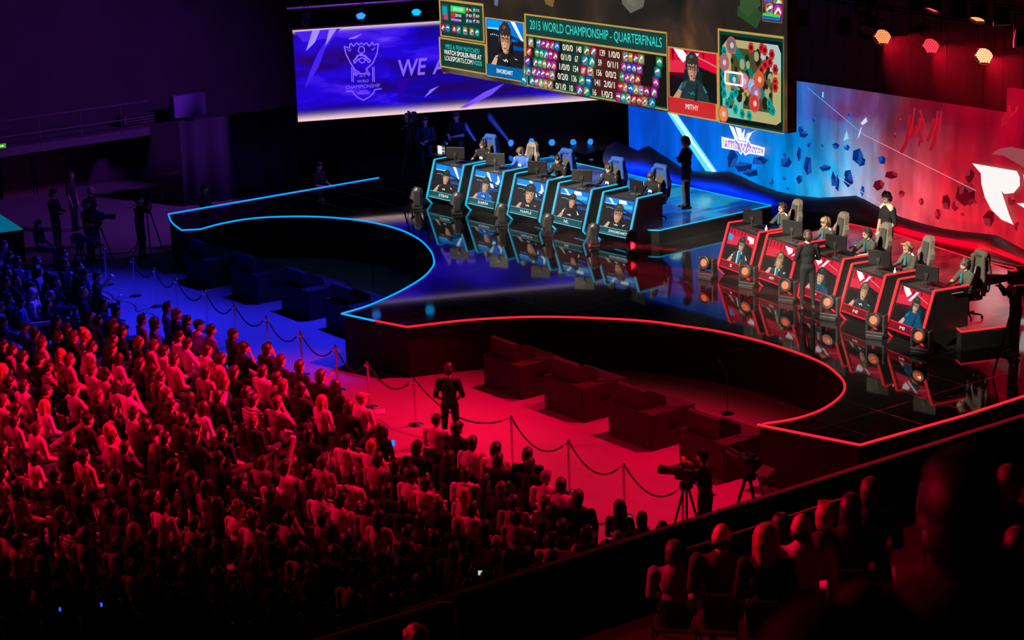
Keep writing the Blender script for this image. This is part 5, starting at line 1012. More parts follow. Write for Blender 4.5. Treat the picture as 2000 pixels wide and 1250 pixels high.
def put_mh(proto, px, z, rz, label, scale=1.0):
    c = proto if id(proto) not in first else copy_tree(proto); first[id(proto)] = 1
    P_ = onz(px[0], px[1], z); c.location = (P_[0], P_[1], z); c.rotation_euler.z = rz; c.scale = (scale,) * 3; tag(c, label, 'stage light', 'moving lights on the stage floor'); return c
bnames = ['first', 'second', 'third', 'fourth', 'fifth']
for i, px in enumerate([(893, 417), (980, 439), (1070, 460), (1159, 480), (1236, 495)]): put_mh(mh_d, px, DECK, 2.6, 'unlit black moving light before the %s blue desk' % bnames[i], 1.0)
put_mh(mh_d, (815, 406), DECK, 2.6, 'unlit black moving light left of the blue desk row')
for i, px in enumerate([(1462, 562), (1540, 590), (1622, 624), (1712, 660), (1800, 692)]): put_mh(mh_r, px, DECK, 3.45, 'moving light with glowing orange-red lens before the %s red desk' % bnames[i], 1.0)
put_mh(mh_r, (1383, 545), DECK, 3.3, 'moving light with red lens alone in the middle between both teams')
# wash lights standing behind the teams
def led_par(col, n='led', hexy=True):
    t = empty('wash_light')
    MB().cbox((0, 0, 0.03), (0.3, 0.26, 0.05), bev=0.01).build('base', M_bplast, t)
    b = MB(); b.tube([(-0.2, 0, 0.05), (-0.21, 0, 0.33), (-0.16, 0, 0.33)], 0.014, 6); b.tube([(0.2, 0, 0.05), (0.21, 0, 0.33), (0.16, 0, 0.33)], 0.014, 6); b.build('bracket', M_bplast, t)
    b = MB(); b.lathe([(0.0005, -0.12), (0.12, -0.11), (0.17, 0.02), (0.175, 0.10), (0.165, 0.10), (0.16, 0.06), (0.0005, 0.06)], (0, 0, 0.33), 20, 0, axis=(0, 0.96, 0.28)); lh_ = b.build('lamp_head', M_bplast, t, True)
    m = mat('led_cell_' + n, (0.05, 0.05, 0.05), 0.3, emit=col, strength=2.6); c = MB(); ax = Vector((0, 0.96, 0.28)).normalized(); u = Vector((1, 0, 0)); w = ax.cross(u)
    for i in range(-3, 4):
        for j in range(-3, 4):
            p = u * (i + 0.5 * (j % 2)) * 0.045 + w * j * 0.04
            if p.length < 0.15: c.lathe([(0.0005, 0), (0.019, 0), (0.014, 0.008), (0.0005, 0.01)], Vector((0, 0, 0.33)) + ax * 0.065 + p, 6, 0, axis=ax)
    c.build('led_cells', m, lh_); return t
par_b = led_par((0.02, 0.22, 1.0), 'blue'); par_r = led_par((1.0, 0.03, 0.03), 'red')
for i, px in enumerate([(1040, 291), (1079, 293), (1119, 293), (1155, 292)]):
    c = par_b if i == 0 else copy_tree(par_b); P_ = onz(px[0], px[1], DECK); c.location = (P_[0], P_[1], DECK); c.rotation_euler.z = PI + 0.4 + (0.0, 0.3, 0.9, -0.1)[i]; c.scale = (0.72,) * 3; tag(c, 'glowing blue wash light standing behind the blue team, %s from left' % bnames[i], 'stage light', 'blue wash lights behind the blue team')
P_ = onz(1000, 294, DECK); c = copy_tree(par_b); c.location = (P_[0], P_[1], DECK); c.rotation_euler.z = PI + 0.35; c.scale = (0.72,) * 3; tag(c, 'blue light throwing a bright beam up left behind the blue team', 'stage light')
for i, px in enumerate([(1578, 410), (1629, 420), (1678, 432)]):
    c = (par_r if i == 1 else copy_tree(par_r)) if i else copy_tree(par_b); P_ = onz(px[0], px[1], DECK + 0.02); c.location = (P_[0], P_[1], DECK); c.rotation_euler.z = PI + 0.8; c.scale = (0.75,) * 3
    tag(c, ('small blue-lit wash light', 'small red-lit wash light', 'red wash light with a bright beam')[i] + ' at the ridge foot behind the red team', 'stage light', 'wash lights at the ridge foot')
# LED battens that light the ridge
def batten(x0, x1, y, col, power, label, led):
    t = empty('floor_light_bar', ((x0 + x1) / 2, y, DECK)); tag(t, label, 'stage light', 'light bars washing the scenic ridge')
    MB().box((-(x1 - x0) / 2, -0.05, 0), ((x1 - x0) / 2, 0.05, 0.08)).build('bar_housing', M_bplast, t)
    MB().box((-(x1 - x0) / 2 + 0.05, 0.0, 0.08), ((x1 - x0) / 2 - 0.05, 0.04, 0.09)).build('bar_lens', led, t)
    l = area('bar_light', ((x0 + x1) / 2, y + 0.02, DECK + 0.26), ((x0 + x1) / 2, RY - 0.2, DECK + 0.66), col, power * 2.0, x1 - x0, 0.06); l.parent = t; l.matrix_parent_inverse = t.matrix_basis.inverted()
batten(-47.6, -44.2, 38.2, (0.0, 0.02, 1.0), 38, 'dark light bar glowing blue at the ridge foot far left', M_bl); batten(-44.0, -40.8, 38.2, (0.0, 0.02, 1.0), 34, 'light bar glowing blue at the ridge foot behind the referee', M_bl)
batten(-36.3, -33.2, 38.2, (1.0, 0.0, 0.015), 34, 'light bar glowing red at the ridge foot right of the second referee', M_rl); batten(-33.0, -29.5, 38.2, (1.0, 0.0, 0.015), 34, 'light bar glowing red at the ridge foot by the right picture edge', M_rl)

# ------------------------------------------------------------------ subwoofers with wedges in the two bays
M_sub = mat('speaker_black', (0.022, 0.019, 0.02), 0.75, bump=0.3, nscale=80)
def sub():
    t = empty('subwoofer'); MB().cbox((0.68, 0.58, 0.38), (1.36, 1.16, 0.76), bev=0.012).build('cabinet', M_sub, t)
    g = MB(); g.box((0.05, -0.012, 0.06), (1.31, 0.0, 0.70)); g.build('grille', mat('grille_black', (0.01, 0.01, 0.011), 0.6, bump=0.8, nscale=200), t)
    b = MB(); b.box((-0.012, 0.45, 0.42), (0.0, 0.70, 0.52)); b.build('handle', M_bmetal, t)
    b = MB(); b.box((1.36, 0.45, 0.42), (1.372, 0.70, 0.52)); b.build('handle', M_bmetal, t); return t
def wedge():
    t = empty('stage_wedge'); pr = [(0, 0), (0, 0.38), (0.10, 0.40), (0.55, 0.18), (0.58, 0.0)]
    b = MB(); b.add([(0.0, a, z) for a, z in pr] + [(0.9, a, z) for a, z in pr], [list(range(5))[::-1], list(range(5, 10))] + [[i, (i + 1) % 5, (i + 1) % 5 + 5, i + 5] for i in range(5)]); b.build('cabinet', M_sub, t)
    g = MB(); n = Vector((0, 0.22, 0.45)).normalized(); g.add([(0.04, 0.12, 0.392), (0.86, 0.12, 0.392), (0.86, 0.54, 0.187), (0.04, 0.54, 0.187)], [(0, 1, 2, 3)]); g.T = Matrix.Translation((0, 0.002, 0.004)); g.add([(0.04, 0.12, 0.392), (0.86, 0.12, 0.392), (0.86, 0.54, 0.187), (0.04, 0.54, 0.187)], [(0, 1, 2, 3)]); g.build('grille', mat('grille_black'), t)
    c = MB(); c.tube([(0.9, 0.3, 0.1), (1.05, 0.35, 0.03), (1.2, 0.55, 0.012), (1.25, 0.8, 0.012)], 0.01, 6); c.build('cable', M_bplast, t); return t
S0 = sub(); W0 = wedge(); k = 0
for side, lst in (('red-lit bay', [(946, 755), (1064, 798), (1189, 851), (1327, 909)]), ('dark blue-lit bay', None)):
    for i in range(4):
        if lst: P_ = onz(*lst[i], 0)
        else:
            Q_ = onz(*[(946, 755), (1064, 798), (1189, 851), (1327, 909)][3 - i], 0); P_ = (2 * MID - Q_[0] - 1.36, Q_[1], 0)
        s = S0 if k == 0 else copy_tree(S0); s.location = (P_[0], P_[1], 0); w = W0 if k == 0 else copy_tree(W0); w.location = (P_[0] + (0.12 if lst else 0.12), P_[1] + 0.12, 0.76); k += 1
        tag(s, 'large black subwoofer on the floor of the %s, %s from left' % (side, bnames[i]), 'speaker', 'subwoofers in the stage bays'); tag(w, 'black floor monitor on the %s subwoofer of the %s' % (bnames[i], side), 'speaker', 'wedge monitors on the subwoofers')
def mic_stand(px, z, label):
    P_ = onz(px[0], px[1], z); t = empty('microphone_stand', (P_[0], P_[1], z)); tag(t, label, 'microphone stand')
    MB().lathe([(0.14, 0), (0.14, 0.015), (0.02, 0.03), (0.0005, 0.03)], n=18).build('base', M_bmetal, t); MB().tube([(0, 0, 0.02), (0, 0, 0.85)], 0.01, 6).build('pole', M_bmetal, t); MB().tube([(0, 0, 0.85), (-0.35, 0.1, 1.05)], 0.007, 6).build('boom', M_bmetal, t); MB().ell((-0.37, 0.105, 1.06), (0.03, 0.03, 0.03)).build('microphone', M_bmetal, t, True)
mic_stand((1421, 808), 0, 'thin black microphone stand in the red bay behind the subwoofers'); mic_stand((731, 580), 0, 'thin microphone stand in the blue bay behind the subwoofers')

# ------------------------------------------------------------------ rope line
st = empty('rope_stanchion')
MB().lathe([(0.0005, 0), (0.17, 0), (0.17, 0.015), (0.14, 0.03), (0.04, 0.05), (0.0005, 0.05)], n=24).build('base', M_chrome, st, True)
MB().lathe([(0.026, 0.04), (0.026, 0.93), (0.0005, 0.93)], n=12).build('post', M_chrome, st, True)
MB().lathe([(0.028, 0.92), (0.038, 0.94), (0.038, 0.98), (0.03, 1.0), (0.03, 1.03), (0.022, 1.05), (0.0005, 1.055)], n=14).build('finial', M_chrome, st, True)
spx = [(203, 484), (259, 504), (301, 523), (343, 543), (400, 567), (457, 593), (520, 617), (586, 647), (655, 675), (717, 706), (808, 738), (998, 813), (1110, 860), (1218, 905), (1333, 948)]
sps = [onz(x, y, 1.04) for x, y in spx]
ords = ['first', 'second', 'third', 'fourth', 'fifth', 'sixth', 'seventh', 'eighth', 'ninth', 'tenth', 'eleventh', 'twelfth', 'thirteenth', 'fourteenth', 'fifteenth', 'sixteenth', 'seventeenth', 'eighteenth', 'nineteenth', 'twentieth']
def ordn(n): return ords[n] if n < 20 else '%d%s' % (n + 1, {1: 'st', 2: 'nd', 3: 'rd'}.get((n + 1) % 10, 'th') if (n + 1) % 100 not in (11, 12, 13) else 'th')
M_rope = mat('rope_black', (0.012, 0.012, 0.014), 0.8, bump=0.5, nscale=120)
for i, P_ in enumerate(sps):
    c = st if i == 0 else copy_tree(st); c.location = (P_[0], P_[1], 0); tag(c, 'chrome rope stanchion, %s from the left end of the rope line' % ords[i], 'stanchion', 'stanchions of the rope line')
for i in range(len(sps) - 1):
    a, b_ = Vector((sps[i][0], sps[i][1], 0.99)), Vector((sps[i + 1][0], sps[i + 1][1], 0.99)); d = (b_ - a).normalized(); a = a + d * 0.045; b_ = b_ - d * 0.045; L = (b_ - a).length
    t = empty('barrier_rope', tuple(a)); tag(t, 'black sagging rope between the %s and %s stanchion from left' % (ords[i], ords[i + 1]), 'rope', 'ropes of the barrier line')
    sag = min(0.42, 0.15 + 0.13 * L); pts = [(b_ - a) * (k_ / 14) + Vector((0, 0, -sag * 4 * (k_ / 14) * (1 - k_ / 14))) for k_ in range(15)]
    MB().tube(pts[1:-1], 0.017, 7).build('rope_strand', M_rope, t, True)
    for e0, e1 in ((pts[0], pts[1]), (pts[-1], pts[-2])): MB().tube([e0, e0.lerp(e1, 0.6), e1], [0.012, 0.02, 0.021], 8).build('hook', M_chrome, t, True)

# ------------------------------------------------------------------ broadcast cameras
def tripod_camera(px, z, rz, label, h=1.45, at_head=True, scale=1.0):
    P_ = onz(px[0], px[1], z + h + 0.12) if at_head else onz(px[0], px[1], z)
    t = empty('broadcast_camera', (P_[0], P_[1], z), rz); tag(t, label, 'camera'); t.scale = (scale,) * 3
    for i in range(3):
        a = 2 * PI * i / 3 + 0.5; MB().tube([(0.05 * math.cos(a), 0.05 * math.sin(a), h - 0.1), (0.45 * math.cos(a), 0.45 * math.sin(a), 0.02)], [0.025, 0.018], 6).build('leg', M_bmetal, t)
    MB().cbox((0, 0, h - 0.04), (0.16, 0.2, 0.12), bev=0.02).build('tripod_head', M_bmetal, t)
    cb_ = MB().cbox((0, -0.02, h + 0.16), (0.15, 0.42, 0.22), bev=0.02).cbox((0, -0.05, h + 0.30), (0.04, 0.24, 0.05), bev=0.01).build('camera_body', M_bplast, t)
    MB().lathe([(0.055, 0.0), (0.06, 0.12), (0.075, 0.2), (0.085, 0.34), (0.07, 0.34), (0.0005, 0.3)], (0, 0.18, h + 0.16), 16, 0, axis=(0, 1, 0)).build('lens', M_bplast, cb_, True)
    MB().cbox((-0.13, -0.12, h + 0.25), (0.10, 0.16, 0.09), bev=0.01).build('viewfinder', M_bplast, cb_)
    MB().tube([(0.06, -0.1, h), (0.12, -0.5, h - 0.18)], 0.012, 6).build('pan_handle', M_bmetal, t)
    MB().tube([(0.0, -0.2, h + 0.1), (0.1, -0.35, h - 0.5), (0.05, -0.3, 0.3), (0.2, -0.6, 0.02)], 0.01, 5).build('cable', M_bplast, t)
    return t
tripod_camera((284, 386), 0, -0.9, 'video camera on a tripod at the left rope end', 1.5)
tripod_camera((155, 470), 0, -0.8, 'video camera on low tripod beside the standing camera crew', 1.05)
tripod_camera((190, 425), 0, -0.9, 'second video camera of the dim camera crew near the doors', 1.35)
tripod_camera((802, 262), DECK, PI + 1.2, 'large dark studio camera on a stand left of the denim shirt man', 1.5, scale=1.25)
tripod_camera((1340, 930), 0, 1.9, 'video camera in front of the operator at the right rope end', 1.42)
tripod_camera((1462, 935), 0, 1.4, 'camera on tripod with papers on top at the right rope end', 1.5, scale=1.15)
tripod_camera((1992, 592), DECK, PI - 0.4, 'dark camera on stand at the right end of the red team', 1.5, scale=1.3)
P_ = onz(1495, 918, 1.95); tag(MB().cbox((0, 0, 0), (0.3, 0.22, 0.02), R=Matrix.Rotation(0.5, 3, 'X')).build('script_pages', mat('paper', (0.75, 0.72, 0.70), 0.8), None, loc=(P_[0], P_[1], 1.93)), 'white sheet of paper on top of the camera at the right rope end', 'paper')
tag(MB().cbox((0, 0, 0), (0.13, 0.09, 0.09), bev=0.01).build('photo_camera', M_bplast, None, loc=tuple(onz(886, 262, DECK + 1.22))), 'small photo camera held by the photographer behind the blue team', 'camera')
# lit counter at far left
P_ = onz(45, 447, 0.95); t = empty('control_counter', (P_[0], P_[1], 0)); tag(t, 'control counter with a glowing cyan top at the left picture edge', 'counter')
dv = (np.array(onz(0, 418, 0.95)) - P_); dw = (np.array(onz(-60, 462, 0.95)) - P_)
q = [(0, 0), tuple(dv[:2] * 1.6), tuple((dv + dw)[:2] * 1.6), tuple(dw[:2])]
MB().prism(q, 0, 0.93).build('counter_body', M_black, t); MB().prism([(a * 0.98, b_ * 0.98) for a, b_ in q], 0.93, 0.95).build('lit_top', mat('cyan_top', (0.01, 0.01, 0.01), 0.5, emit=(0.0, 0.11, 0.20), strength=1.0, noise=0), t)

# ------------------------------------------------------------------ left side of the hall: gallery, doors, curtain
GX = -61.0
M_gal = mat('gallery_paint', (0.16, 0.13, 0.17), 0.7, noise=0.3, nscale=2)
p0, p1 = onx(0, 300, GX), onx(292, 252, GX); zf = float((p0[2] + p1[2]) / 2)
g = empty('gallery', (GX, 26, 0)); tag(g, 'dim upper gallery with pale fascia and railing on the left wall', 'gallery')
MB().box((-3.0, -8, zf - 0.16), (0, p1[1] - 26, zf + 0.1)).build('fascia', M_gal, g)
rl = MB(); 
for z in (0.45, 0.95): rl.tube([(0, -8, zf + z), (0, p1[1] - 26, zf + z)], 0.025, 6)
for k_ in range(9): rl.tube([(0, -8 + k_ * 1.4, zf), (0, -8 + k_ * 1.4, zf + 0.95)], 0.02, 6)
rl.build('railing', M_gal, g)
for i_, (a, b_, c_, d_) in enumerate([(258, 330, 176, 192), (262, 345, 186, 214), (335, 399, 184, 200)]):
    q0, q1 = onx(a, c_ + 30, GX - 0.5), onx(b_, c_ + 10, GX - 0.5); 
lp = empty('lighting_desk', tuple(onx(300, 228, GX - 0.8))); tag(lp, 'pale ventilation box standing on the end of the gallery', 'box')
MB().cbox((0, 0, 0), (0.6, 2.4, 0.36), bev=0.02).build('box_body', M_gal, lp); sl = MB(); [sl.box((0.3, -1.1, -0.14 + k_ * 0.09), (0.315, 1.1, -0.10 + k_ * 0.09)) for k_ in range(4)]; sl.build('louvres', M_bmetal, lp)
q0 = onx(367, 205, GX + 0.3); tag(MB().cbox((0, 0, 0), (0.3, 1.15, 0.72), bev=0.01).box((-0.1, -0.1, -float(q0[2])), (0.1, 0.1, -0.3)).build('projection_panel', mat('violet_panel', (0.25, 0.2, 0.5), 0.6), None, loc=tuple(q0)), 'square violet-lit panel at the end of the upper gallery', 'panel')
for i_, x in enumerate((35, 103)):
    a = onx(x, 400, -63.98); 
    d = empty('door_%d' % (i_ + 1), (-63.98, float(onx(x, 360, -63.98)[1]), 0)); d['kind'] = 'structure'
    MB().box((0.0, -0.5, 0), (0.06, 0.5, 2.1)).build('door_leaf', mat('door_red', (0.25, 0.06, 0.08), 0.6), d); fm = MB(); fm.box((0, -0.58, 0), (0.1, -0.5, 2.2)); fm.box((0, 0.5, 0), (0.1, 0.58, 2.2)); fm.box((0, -0.58, 2.1), (0.1, 0.58, 2.2)); fm.build('door_frame', M_gal, d); MB().ell((0.12, 0.38, 1.05), (0.03, 0.05, 0.03)).build('door_handle', M_chrome, d)
ex = onx(4, 285, -60.95); e = empty('exit_sign', tuple(ex)); tag(e, 'small glowing green exit sign at the far left', 'sign'); e.scale = (1, 0.55, 0.8)
MB().box((-0.05, -0.4, -0.1), (0, 0.25, 0.1)).build('sign_case', M_bplast, e); MB().box((0, -0.38, -0.085), (0.008, 0.23, 0.085)).build('lit_face', mat('exit_green', (0.01, 0.01, 0.01), 0.5, emit=(0.03, 0.35, 0.05), strength=1.0), e); MB().add([(0.01, 0.0, -0.05), (0.01, 0.10, 0.0), (0.01, 0.0, 0.05), (0.01, 0.03, 0.015), (0.01, -0.12, 0.015), (0.01, -0.12, -0.015), (0.01, 0.03, -0.015)], [list(range(7))]).build('arrow', mat('exit_arrow', (0.01, 0.01, 0.01), 0.5, emit=(0.9, 1.0, 0.1), strength=1.5), e)
def curtain(x0, y0, x1, y1, z, label, m, amp=0.12):
    n = 160; c = MB(); L = math.hypot(x1 - x0, y1 - y0); dx, dy = (x1 - x0) / L, (y1 - y0) / L; vs = []
    for i in range(n + 1):
        s = L * i / n; w = amp * math.sin(s * 7.0 + math.sin(s * 1.7) * 2) ; vs += [(x0 + dx * s - dy * w, y0 + dy * s + dx * w, 0.02), (x0 + dx * s - dy * w, y0 + dy * s + dx * w, z)]
    c.add(vs, [(2 * i, 2 * i + 2, 2 * i + 3, 2 * i + 1) for i in range(n)]); o = c.build('curtain', m, smooth=True); so = o.modifiers.new('s', 'SOLIDIFY'); so.thickness = 0.02; return tag(o, label, 'curtain')
M_cur = mat('curtain_violet', (0.05, 0.045, 0.075), 0.9)
ca, cb = onx(350, 250, -58.5), onx(570, 300, -58.5)
curtain(-58.5, float(ca[1]), -58.5, 44, 2.7, 'long dark blue curtain hanging left behind the stage', M_cur)
curtain(-58.3, 44.4, -47.9, 44.4, 6.0, 'dark backdrop curtain behind the blue team lights', mat('curtain_black', (0.02, 0.018, 0.025), 0.9))
# skirted platform end left of the stage tip
dr = onz(354, 560, 0)
dd = MB(); n = 40; vs = []
for i in range(n + 1):
    a = PI * (0.85 + 1.1 * i / n); r_ = 0.95 + 0.04 * math.sin(i * 2.2); vs += [(-50.9 + r_ * 1.25 * math.cos(a), 26.0 + r_ * 0.75 * math.sin(a), 0.01), (-50.9 + (r_ * 0.85) * 1.25 * math.cos(a), 26.0 + r_ * 0.75 * 0.85 * math.sin(a), 1.14)]
# ------------------------------------------------------------------ hanging rigs
def truss(p, q, label, r=0.2):
    t = empty('truss', tuple(p)); tag(t, label, 'truss'); d = Vector(q) - Vector(p); L = d.length; d.normalize(); s = d.cross(Vector((0, 0, 1))).normalized() * r; u = Vector((0, 0, 1)) * r
    b = MB(); cs = [s + u, -s + u, -s - u, s - u]
    for c in cs: b.tube([c, c + d * L], 0.028, 6)
    b.build('chord_tubes', M_bmetal, t); b = MB(); n = max(2, int(L / 0.5))
    for i in range(n):
        for j in range(4):
            a = cs[j] if i % 2 else cs[(j + 1) % 4]; c = cs[(j + 1) % 4] if i % 2 else cs[j]; b.tube([a + d * (L * i / n), c + d * (L * (i + 1) / n)], 0.012, 4)
    o = b.build('lattice', M_bmetal, t); return t
def hang_light(P_, aim, col, label, size=1.0, nm='hanging_light', strength=3.0, kind='cells'):
    t = empty(nm, tuple(P_)); tag(t, label, 'stage light', 'lamps hanging from the lighting trusses'); t.scale = (size,) * 3
    ax = (Vector(aim) - Vector(P_)).normalized()
    MB().tube([(-0.2, 0, 0.5), (0.2, 0, 0.5)], 0.02, 6).tube([(0, 0, 0.5), (0, 0, 0.62)], 0.03, 6).tube([(-0.2, 0, 0.5), (-0.2, 0, 0)], 0.015, 6).tube([(0.2, 0, 0.5), (0.2, 0, 0)], 0.015, 6).build('yoke', M_bmetal, t)
    b = MB(); b.lathe([(0.0005, -0.25), (0.12, -0.22), (0.17, -0.02), (0.18, 0.14), (0.165, 0.14), (0.16, 0.08), (0.0005, 0.08)], (0, 0, 0), 18, 0, axis=ax); lh_ = b.build('lamp_head', M_bmetal, t, True)
    if col:
        m = mat('hang_cell_%d' % int(sum(col) * 1000 + strength * 7), (0.05, 0.05, 0.05), 0.3, emit=col, strength=strength); c = MB(); u = ax.cross(Vector((0, 0, 1))).normalized(); w = ax.cross(u)
        for i in range(-3, 4):
            for j in range(-4, 5):
                p = u * (i + 0.5 * (j % 2)) * 0.046 + w * j * 0.04
                if p.length < 0.15: c.lathe([(0.0005, 0), (0.021, 0), (0.016, 0.008), (0.0005, 0.01)], ax * 0.085 + p, 6, 0, axis=ax)
        c.build('led_cells', m, lh_)
    return t
RX = 34.0
def rig(x, y, Y): return Vector(ony(x, y, Y))
rig_pts = [(1727, 67, (1.0, 0.16, 0.06), 3.2), (1821, 85, (1.0, 0.03, 0.06), 2.4), (1925, 104, (1.0, 0.28, 0.12), 4.2)]
C_ = Vector((0, 0, CAMH))
for i, (x, y, c, s_) in enumerate(rig_pts):
    P_ = rig(x, y, 35.5); hang_light(P_, P_ + (C_ - P_).normalized() * 0.62 + Vector((-0.05, -0.25, -0.35)), c, 'red honeycomb lamp glowing under the right truss, %s from left' % bnames[i], 1.25, strength=s_)
for i, (x, y) in enumerate([(1697, 55), (1795, 70), (1690, 10)]): P_ = rig(x, y, 35.6); hang_light(P_, P_ + Vector((0.3, -0.8, -0.5)), None, 'unlit round lamp beside the glowing red ones, %s from left' % bnames[i], 1.3)
for i, (x, y, c) in enumerate([(1566, 40, (1, 0.02, 0.04)), (1648, 56, (1, 0.02, 0.04)), (1790, 6, (1.0, 0.75, 0.5)), (1825, 10, (1.0, 0.06, 0.05)), (1872, 20, (1.0, 0.75, 0.5)), (1912, 28, (1, 0.25, 0.08)), (1956, 36, (1.0, 0.7, 0.5)), (1996, 78, (1, 0.05, 0.06))]):
    P_ = rig(x, y, 33.5 if i > 1 else 35.5); hang_light(P_, P_ + Vector((0.0 if i < 5 else 0.2, -0.12 if i not in (3, 5) else -0.6, -1)), c, 'downlight on the upper right rig, %s from left' % ords[i], 1.0 if i > 1 else 1.1, strength=2.2)
# small red lit clamps high on the rig
for i, (x, y) in enumerate([(1564, 8), (1575, 24), (1635, 6), (1650, 20), (1661, 4), (1990, 120)]): pass
a, b_ = rig(1535, -6, 35.6), rig(2080, 78, 35.6); tag(truss(a + Vector((0, 0, 0.3)), b_ + Vector((0, 0, 0.3)), '_'), 'dark lighting truss across the upper right carrying red lamps', 'truss')
a, b_ = rig(1560, -60, 33.5), rig(2080, 12, 33.5); truss(a + Vector((0, 0, 0.3)), b_ + Vector((0, 0, 0.3)), 'second dark lighting truss at the top right corner')
# left rig above the violet banner
lA, lB = Vector(bpnt(560, 17)), Vector(bpnt(900, -6)); bar = empty('lighting_bar', tuple(lA)); tag(bar, 'thin lighting bar above the violet banner screen', 'truss'); MB().tube([(0, 0, 0), lB - lA], 0.035, 6).build('bar', mat('bar_grey', (0.3, 0.28, 0.32), 0.4, 0.7), bar)
for i in range(4): MB().tube([(lB - lA) * (0.1 + 0.27 * i), (lB - lA) * (0.1 + 0.27 * i) + Vector((0, 0, 6))], 0.015, 5).build('hanging_cable', M_bmetal, bar)
for i, (x, y, c) in enumerate([(597, 37, None), (704, 27, (0.02, 0.25, 1.0)), (813, 20, (0.0, 0.40, 1.0))]):
    P_ = Vector(bpnt(x, y)); hang_light(P_, P_ + Vector((0.7, -0.25 - 0.1 * i, -0.5)), c, ('unlit lamp at the left end of the bar', 'blue lamp in the middle of the bar', 'bright blue lamp at the right of the bar')[i] + ' above the violet banner', 0.95, strength=2.5)

# ------------------------------------------------------------------ side stand at the right
WX, WZ = -18.8, 4.2
sd = empty('side_stand', (WX, 18, 0)); tag(sd, 'dark stepped side stand with handrails rising toward the viewer', 'grandstand')
M_std = mat('stand_black', (0.012, 0.010, 0.011), 0.85)
MB().box((0, -18, 0), (0.06, 20, WZ)).build('front_panel', M_std, sd)
y_end = float(onx(664, 1237, WX)[1])
MB().box((-0.02, -6, WZ), (0.07, 20, WZ + 0.05)).build('top_rail', mat('rail_grey', (0.05, 0.045, 0.042), 0.6), sd)
stp = MB()
for k_ in range(12): stp.box((0.3 + k_ * 1.0, -20, 0.0 if k_ == 0 else WZ - 1.0), (1.3 + k_ * 1.0, 20, WZ - 0.75 + k_ * 0.42))
stp.build('steps', M_std, sd)
UP = 10.8
balc = MB().box((-4.05, 0.4, UP - 0.4), (1.98, 14, UP)).box((-4.2, 0.4, UP - 0.9), (-4.05, 14, UP + 0.05)); tag(balc.build('upper_tier', M_std), 'black floor of the upper tier the nearest spectators sit on', 'balcony')
rl = MB(); ra = Vector(onx(1340, 1076, WX + 0.45)) - sd.location; rb = Vector(onx(1668, 970, WX + 0.45)) - sd.location
rl.tube([ra, rb], 0.035, 6); [rl.tube([ra.lerp(rb, f_), ra.lerp(rb, f_) + Vector((0, 0, -1.0))], 0.025, 6) for f_ in (0, 0.33, 0.66, 1)]; rl.build('handrail', mat('rail_bronze', (0.26, 0.22, 0.17), 0.5), sd)
rl = MB(); ra = Vector(onx(560, 1270, WX + 0.3)) - sd.location; rb = Vector(onx(862, 1178, WX + 0.3)) - sd.location; d = (rb - ra).normalized()
rl.tube([ra, rb, rb + d * 0.12 + Vector((0.02, 0, -0.04)), rb + d * 0.18 + Vector((0.03, 0, -0.14)), rb + d * 0.19 + Vector((0.03, 0, -0.8))], 0.025, 6); rl.build('handrail', mat('rail_bronze'), sd)

# ------------------------------------------------------------------ crowd on the floor
AV = 0.0145
AB = {
 'n': body('audience_hands_in_lap', seatedJ(pitch=0.12), AV, fingers=False), 'c': body('audience_arms_crossed', seatedJ(wrL=(0.08, 0.22, 0.88), wrR=(-0.08, 0.24, 0.84), elL=(-0.25, 0.10, 0.80), elR=(0.25, 0.10, 0.80), hdL=(1, 0.1, 0), hdR=(-1, 0.1, 0), pitch=0.1), AV, fingers=False),
 'f': body('audience_leaning_forward', seatedJ(lean=0.28, wrL=(-0.06, 0.52, 0.62), wrR=(0.06, 0.52, 0.63), pitch=0.15), AV, fingers=False), 'h': body('audience_hand_on_chin', seatedJ(lean=0.08, wrR=(0.05, 0.17, 1.06), elR=(0.20, 0.22, 0.80), hdR=(-0.2, -0.1, 1), pitch=0.1), AV, fingers=False),
 'b': body('audience_leaning_back', seatedJ(lean=-0.10, pitch=0.2, cross=True), AV, fingers=False), 'w': body('audience_slim', seatedJ(sw=0.165, pitch=0.1), AV, fem=True, fingers=False), 'v': body('audience_slim_turned', seatedJ(sw=0.165, pitch=0.1, lean=0.1, yaw=0.3, wrL=(-0.05, 0.34, 0.66)), AV, fem=True, fingers=False),
 'g': body('audience_broad', seatedJ(pitch=0.08, sw=0.21), AV, big=1.2, fingers=False), 't': body('audience_head_turned', seatedJ(yaw=-0.35, pitch=0.15, lean=0.05), AV, fingers=False), 'p': body('audience_holding_phone', seatedJ(lean=0.12, pitch=-0.5, wrL=(-0.05, 0.34, 0.80), wrR=(0.06, 0.34, 0.80), hdL=(0.3, 0.6, 0.6), hdR=(-0.3, 0.6, 0.6)), AV, fingers=False)}
